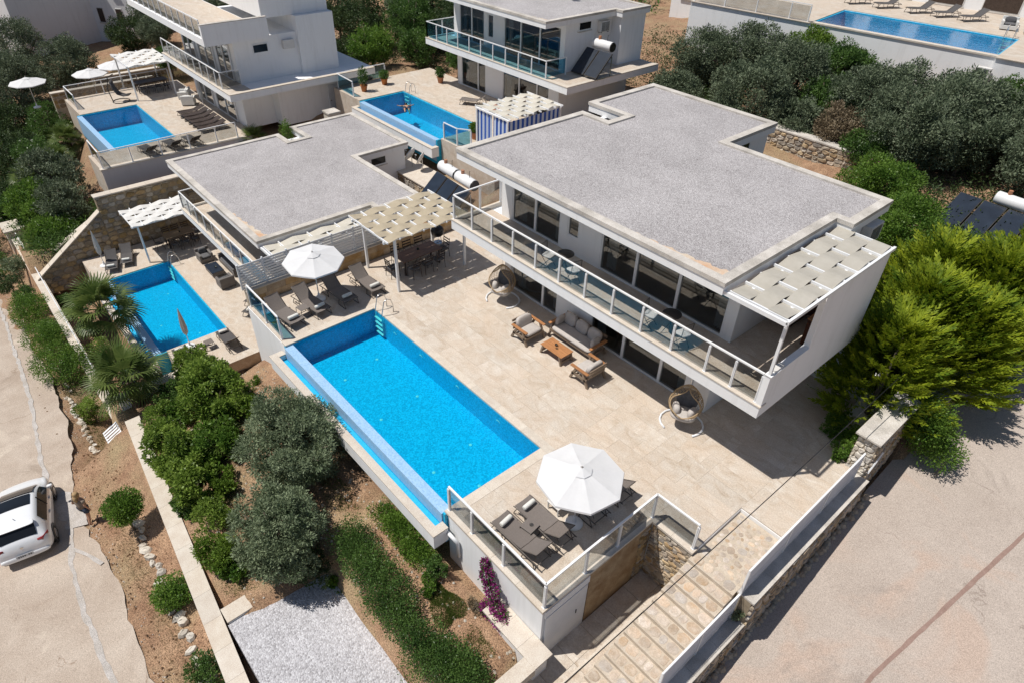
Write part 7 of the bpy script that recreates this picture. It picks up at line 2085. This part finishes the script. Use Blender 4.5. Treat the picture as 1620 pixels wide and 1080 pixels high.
# ------------------------------------------------------------------ people
def person(label, loc, rz, J, cloth, legs_mat, skin='skin', hair='hair', scale=1.0):
    """J: joint name -> position; one continuous body grown with a skin modifier, clothes and hair as children"""
    r = thing('person', label, 'person', loc, rz)
    names = ['pelvis', 'belly', 'chest', 'neck', 'head0', 'head1', 'lsh', 'lel', 'lwr', 'lha', 'rsh', 'rel', 'rwr', 'rha', 'lhip', 'lkn', 'lan', 'lto', 'rhip', 'rkn', 'ran', 'rto']
    rad = dict(pelvis=.13, belly=.115, chest=.13, neck=.055, head0=.085, head1=.085, lsh=.06, lel=.04, lwr=.028, lha=.03, rsh=.06, rel=.04, rwr=.028, rha=.03, lhip=.09, lkn=.058, lan=.038, lto=.035, rhip=.09, rkn=.058, ran=.038, rto=.035)
    E_ = [('pelvis', 'belly'), ('belly', 'chest'), ('chest', 'neck'), ('neck', 'head0'), ('head0', 'head1'), ('chest', 'lsh'), ('lsh', 'lel'), ('lel', 'lwr'), ('lwr', 'lha'), ('chest', 'rsh'), ('rsh', 'rel'), ('rel', 'rwr'), ('rwr', 'rha'),
          ('pelvis', 'lhip'), ('lhip', 'lkn'), ('lkn', 'lan'), ('lan', 'lto'), ('pelvis', 'rhip'), ('rhip', 'rkn'), ('rkn', 'ran'), ('ran', 'rto')]
    vs = [J[n] for n in names]; es = [(names.index(a), names.index(b)) for a, b in E_]
    rl = [rad[n] for n in names]
    for sd in 'lr':                                    # five fingers on each hand
        w = Vector(J[sd + 'ha']); d = (w - Vector(J[sd + 'wr'])).normalized(); s = d.cross(Vector((1, 0, .2))).normalized()
        for q, (off, ln) in enumerate(((-.03, .07), (-.01, .08), (.01, .075), (.03, .06), (-.05, .045))):
            i = len(vs); vs += [tuple(w + s * off + d * .02), tuple(w + s * off * 1.2 + d * ln)]; rl += [.010, .007]
            es += [(names.index(sd + 'ha'), i), (i, i + 1)]
    me_ = bpy.data.meshes.new('body'); me_.from_pydata([tuple(v) for v in vs], es, []); me_.materials.append(MATS[skin])
    o = bpy.data.objects.new('body', me_); COL.objects.link(o); o.parent = r
    bpy.context.view_layer.objects.active = o
    md = o.modifiers.new('skin', 'SKIN')
    if not me_.skin_vertices: bpy.ops.object.modifier_remove(modifier='skin'); md = o.modifiers.new('skin', 'SKIN')
    sv = me_.skin_vertices[0].data
    for i, q in enumerate(rl): sv[i].radius = (q, q)
    sv[0].use_root = True
    ss_ = o.modifiers.new('sub', 'SUBSURF'); ss_.levels = 1; ss_.render_levels = 2
    v = lambda n: Vector(J[n])
    sh = MB().loft([[tuple(c + Vector((math.cos(t) * a, math.sin(t) * b, 0))) for t in [2 * math.pi * k / 12 for k in range(12)]] for c, a, b in ((v('pelvis') + Vector((0, 0, .02)), .155, .165), (v('belly'), .135, .15), (v('chest'), .15, .20), (v('chest') + Vector((0, 0, .1)), .11, .17), (v('neck') - Vector((0, 0, .03)), .06, .07))])
    sh.build('top', MATS[cloth], r, True)
    for s in 'lr':
        a, b = v(s + 'hip'), v(s + 'kn')
        MB().tube([tuple(a + Vector((0, 0, .06))), tuple(a.lerp(b, .25)), tuple(a.lerp(b, .5))], [.13, .12, .105], 12).build('shorts_leg', MATS[legs_mat], r, True)
        MB().tube([tuple(v(s + 'sh')), tuple(v(s + 'sh').lerp(v(s + 'el'), .5))], [.078, .065], 10).build('sleeve', MATS[cloth], r, True)
    h = v('head0').lerp(v('head1'), .5)
    MB().cushion(tuple(h + Vector((-.03, 0, .03))), (.22, .2, .25), None, .9, 14, 8).build('hair', MATS[hair], r, True)
    MB().tube([tuple(h + Vector((-.09, 0, .02))), tuple(h + Vector((-.12, 0, -.15))), tuple(h + Vector((-.10, 0, -.3)))], [.07, .075, .03], 8).build('hair_length', MATS[hair], r, True)
    for s in (-1, 1): MB().cushion(tuple(h + Vector((.085, s * .035, .0))), (.02, .03, .018), None, .9, 8, 4).build('eye', MATS['black'], r)
    MB().cushion(tuple(h + Vector((.1, 0, -.03))), (.04, .03, .05), None, .9, 8, 4).build('nose', MATS[skin], r)
    MB().cushion(tuple(h + Vector((.09, 0, -.075))), (.02, .05, .015), None, .9, 8, 4).build('mouth', MATS['red_cloth'], r)
    return r
walk = dict(pelvis=(0, 0, .92), belly=(0, 0, 1.05), chest=(.0, 0, 1.24), neck=(.0, 0, 1.42), head0=(.02, 0, 1.52), head1=(.02, 0, 1.60), lsh=(0, .17, 1.36), lel=(-.06, .27, 1.12), lwr=(.10, .32, .95), lha=(.16, .33, .90), rsh=(0, -.17, 1.36), rel=(-.08, -.22, 1.11), rwr=(.0, -.24, .88), rha=(.02, -.24, .80),
            lhip=(0, .09, .88), lkn=(.12, .10, .49), lan=(.02, .10, .07), lto=(.16, .11, .03), rhip=(0, -.09, .88), rkn=(-.02, -.09, .48), ran=(-.16, -.09, .09), rto=(-.03, -.10, .03))
person('woman in brown top and dark shorts walking on the left road by the car', (-1.35, -12.0, zl(-1.35) + .012), 130, walk, 'cloth_brown', 'denim')
person('person in red walking along the left edge of the far left terrace', (-41.9, -1.6, tz(-41.9, -1.6)), 20, walk, 'red_cloth', 'frame_brown', hair='black')
flo = {k: (v[2] - .9, v[1] * 1.5, v[0] * .6 - .12) for k, v in walk.items()}
flo['lha'] = (.55, .55, -.1); flo['lwr'] = (.5, .5, -.1); flo['lel'] = (.4, .38, -.08); flo['rha'] = (.6, -.5, -.1); flo['rwr'] = (.55, -.46, -.1); flo['rel'] = (.42, -.36, -.08)
person('swimmer floating face down in the uphill pool', (-18.2, 13.9, Z4 - .02), 150, flo, 'frame_brown', 'denim', hair='black')

# overhead cable that crosses the terrace and the stair
cab = thing('overhead_cable', 'thin dark cable sagging across the terrace above the stair', 'cable', (16.74, 9.0, 2.75))
pts = []
for i in range(25):
    t = i / 24; pts.append((-.04 - .2 * t, -19.0 * t, -.12 * math.sin(math.pi * t)))
MB().tube(pts, .012, 5).build('cable', MATS['black'], cab)
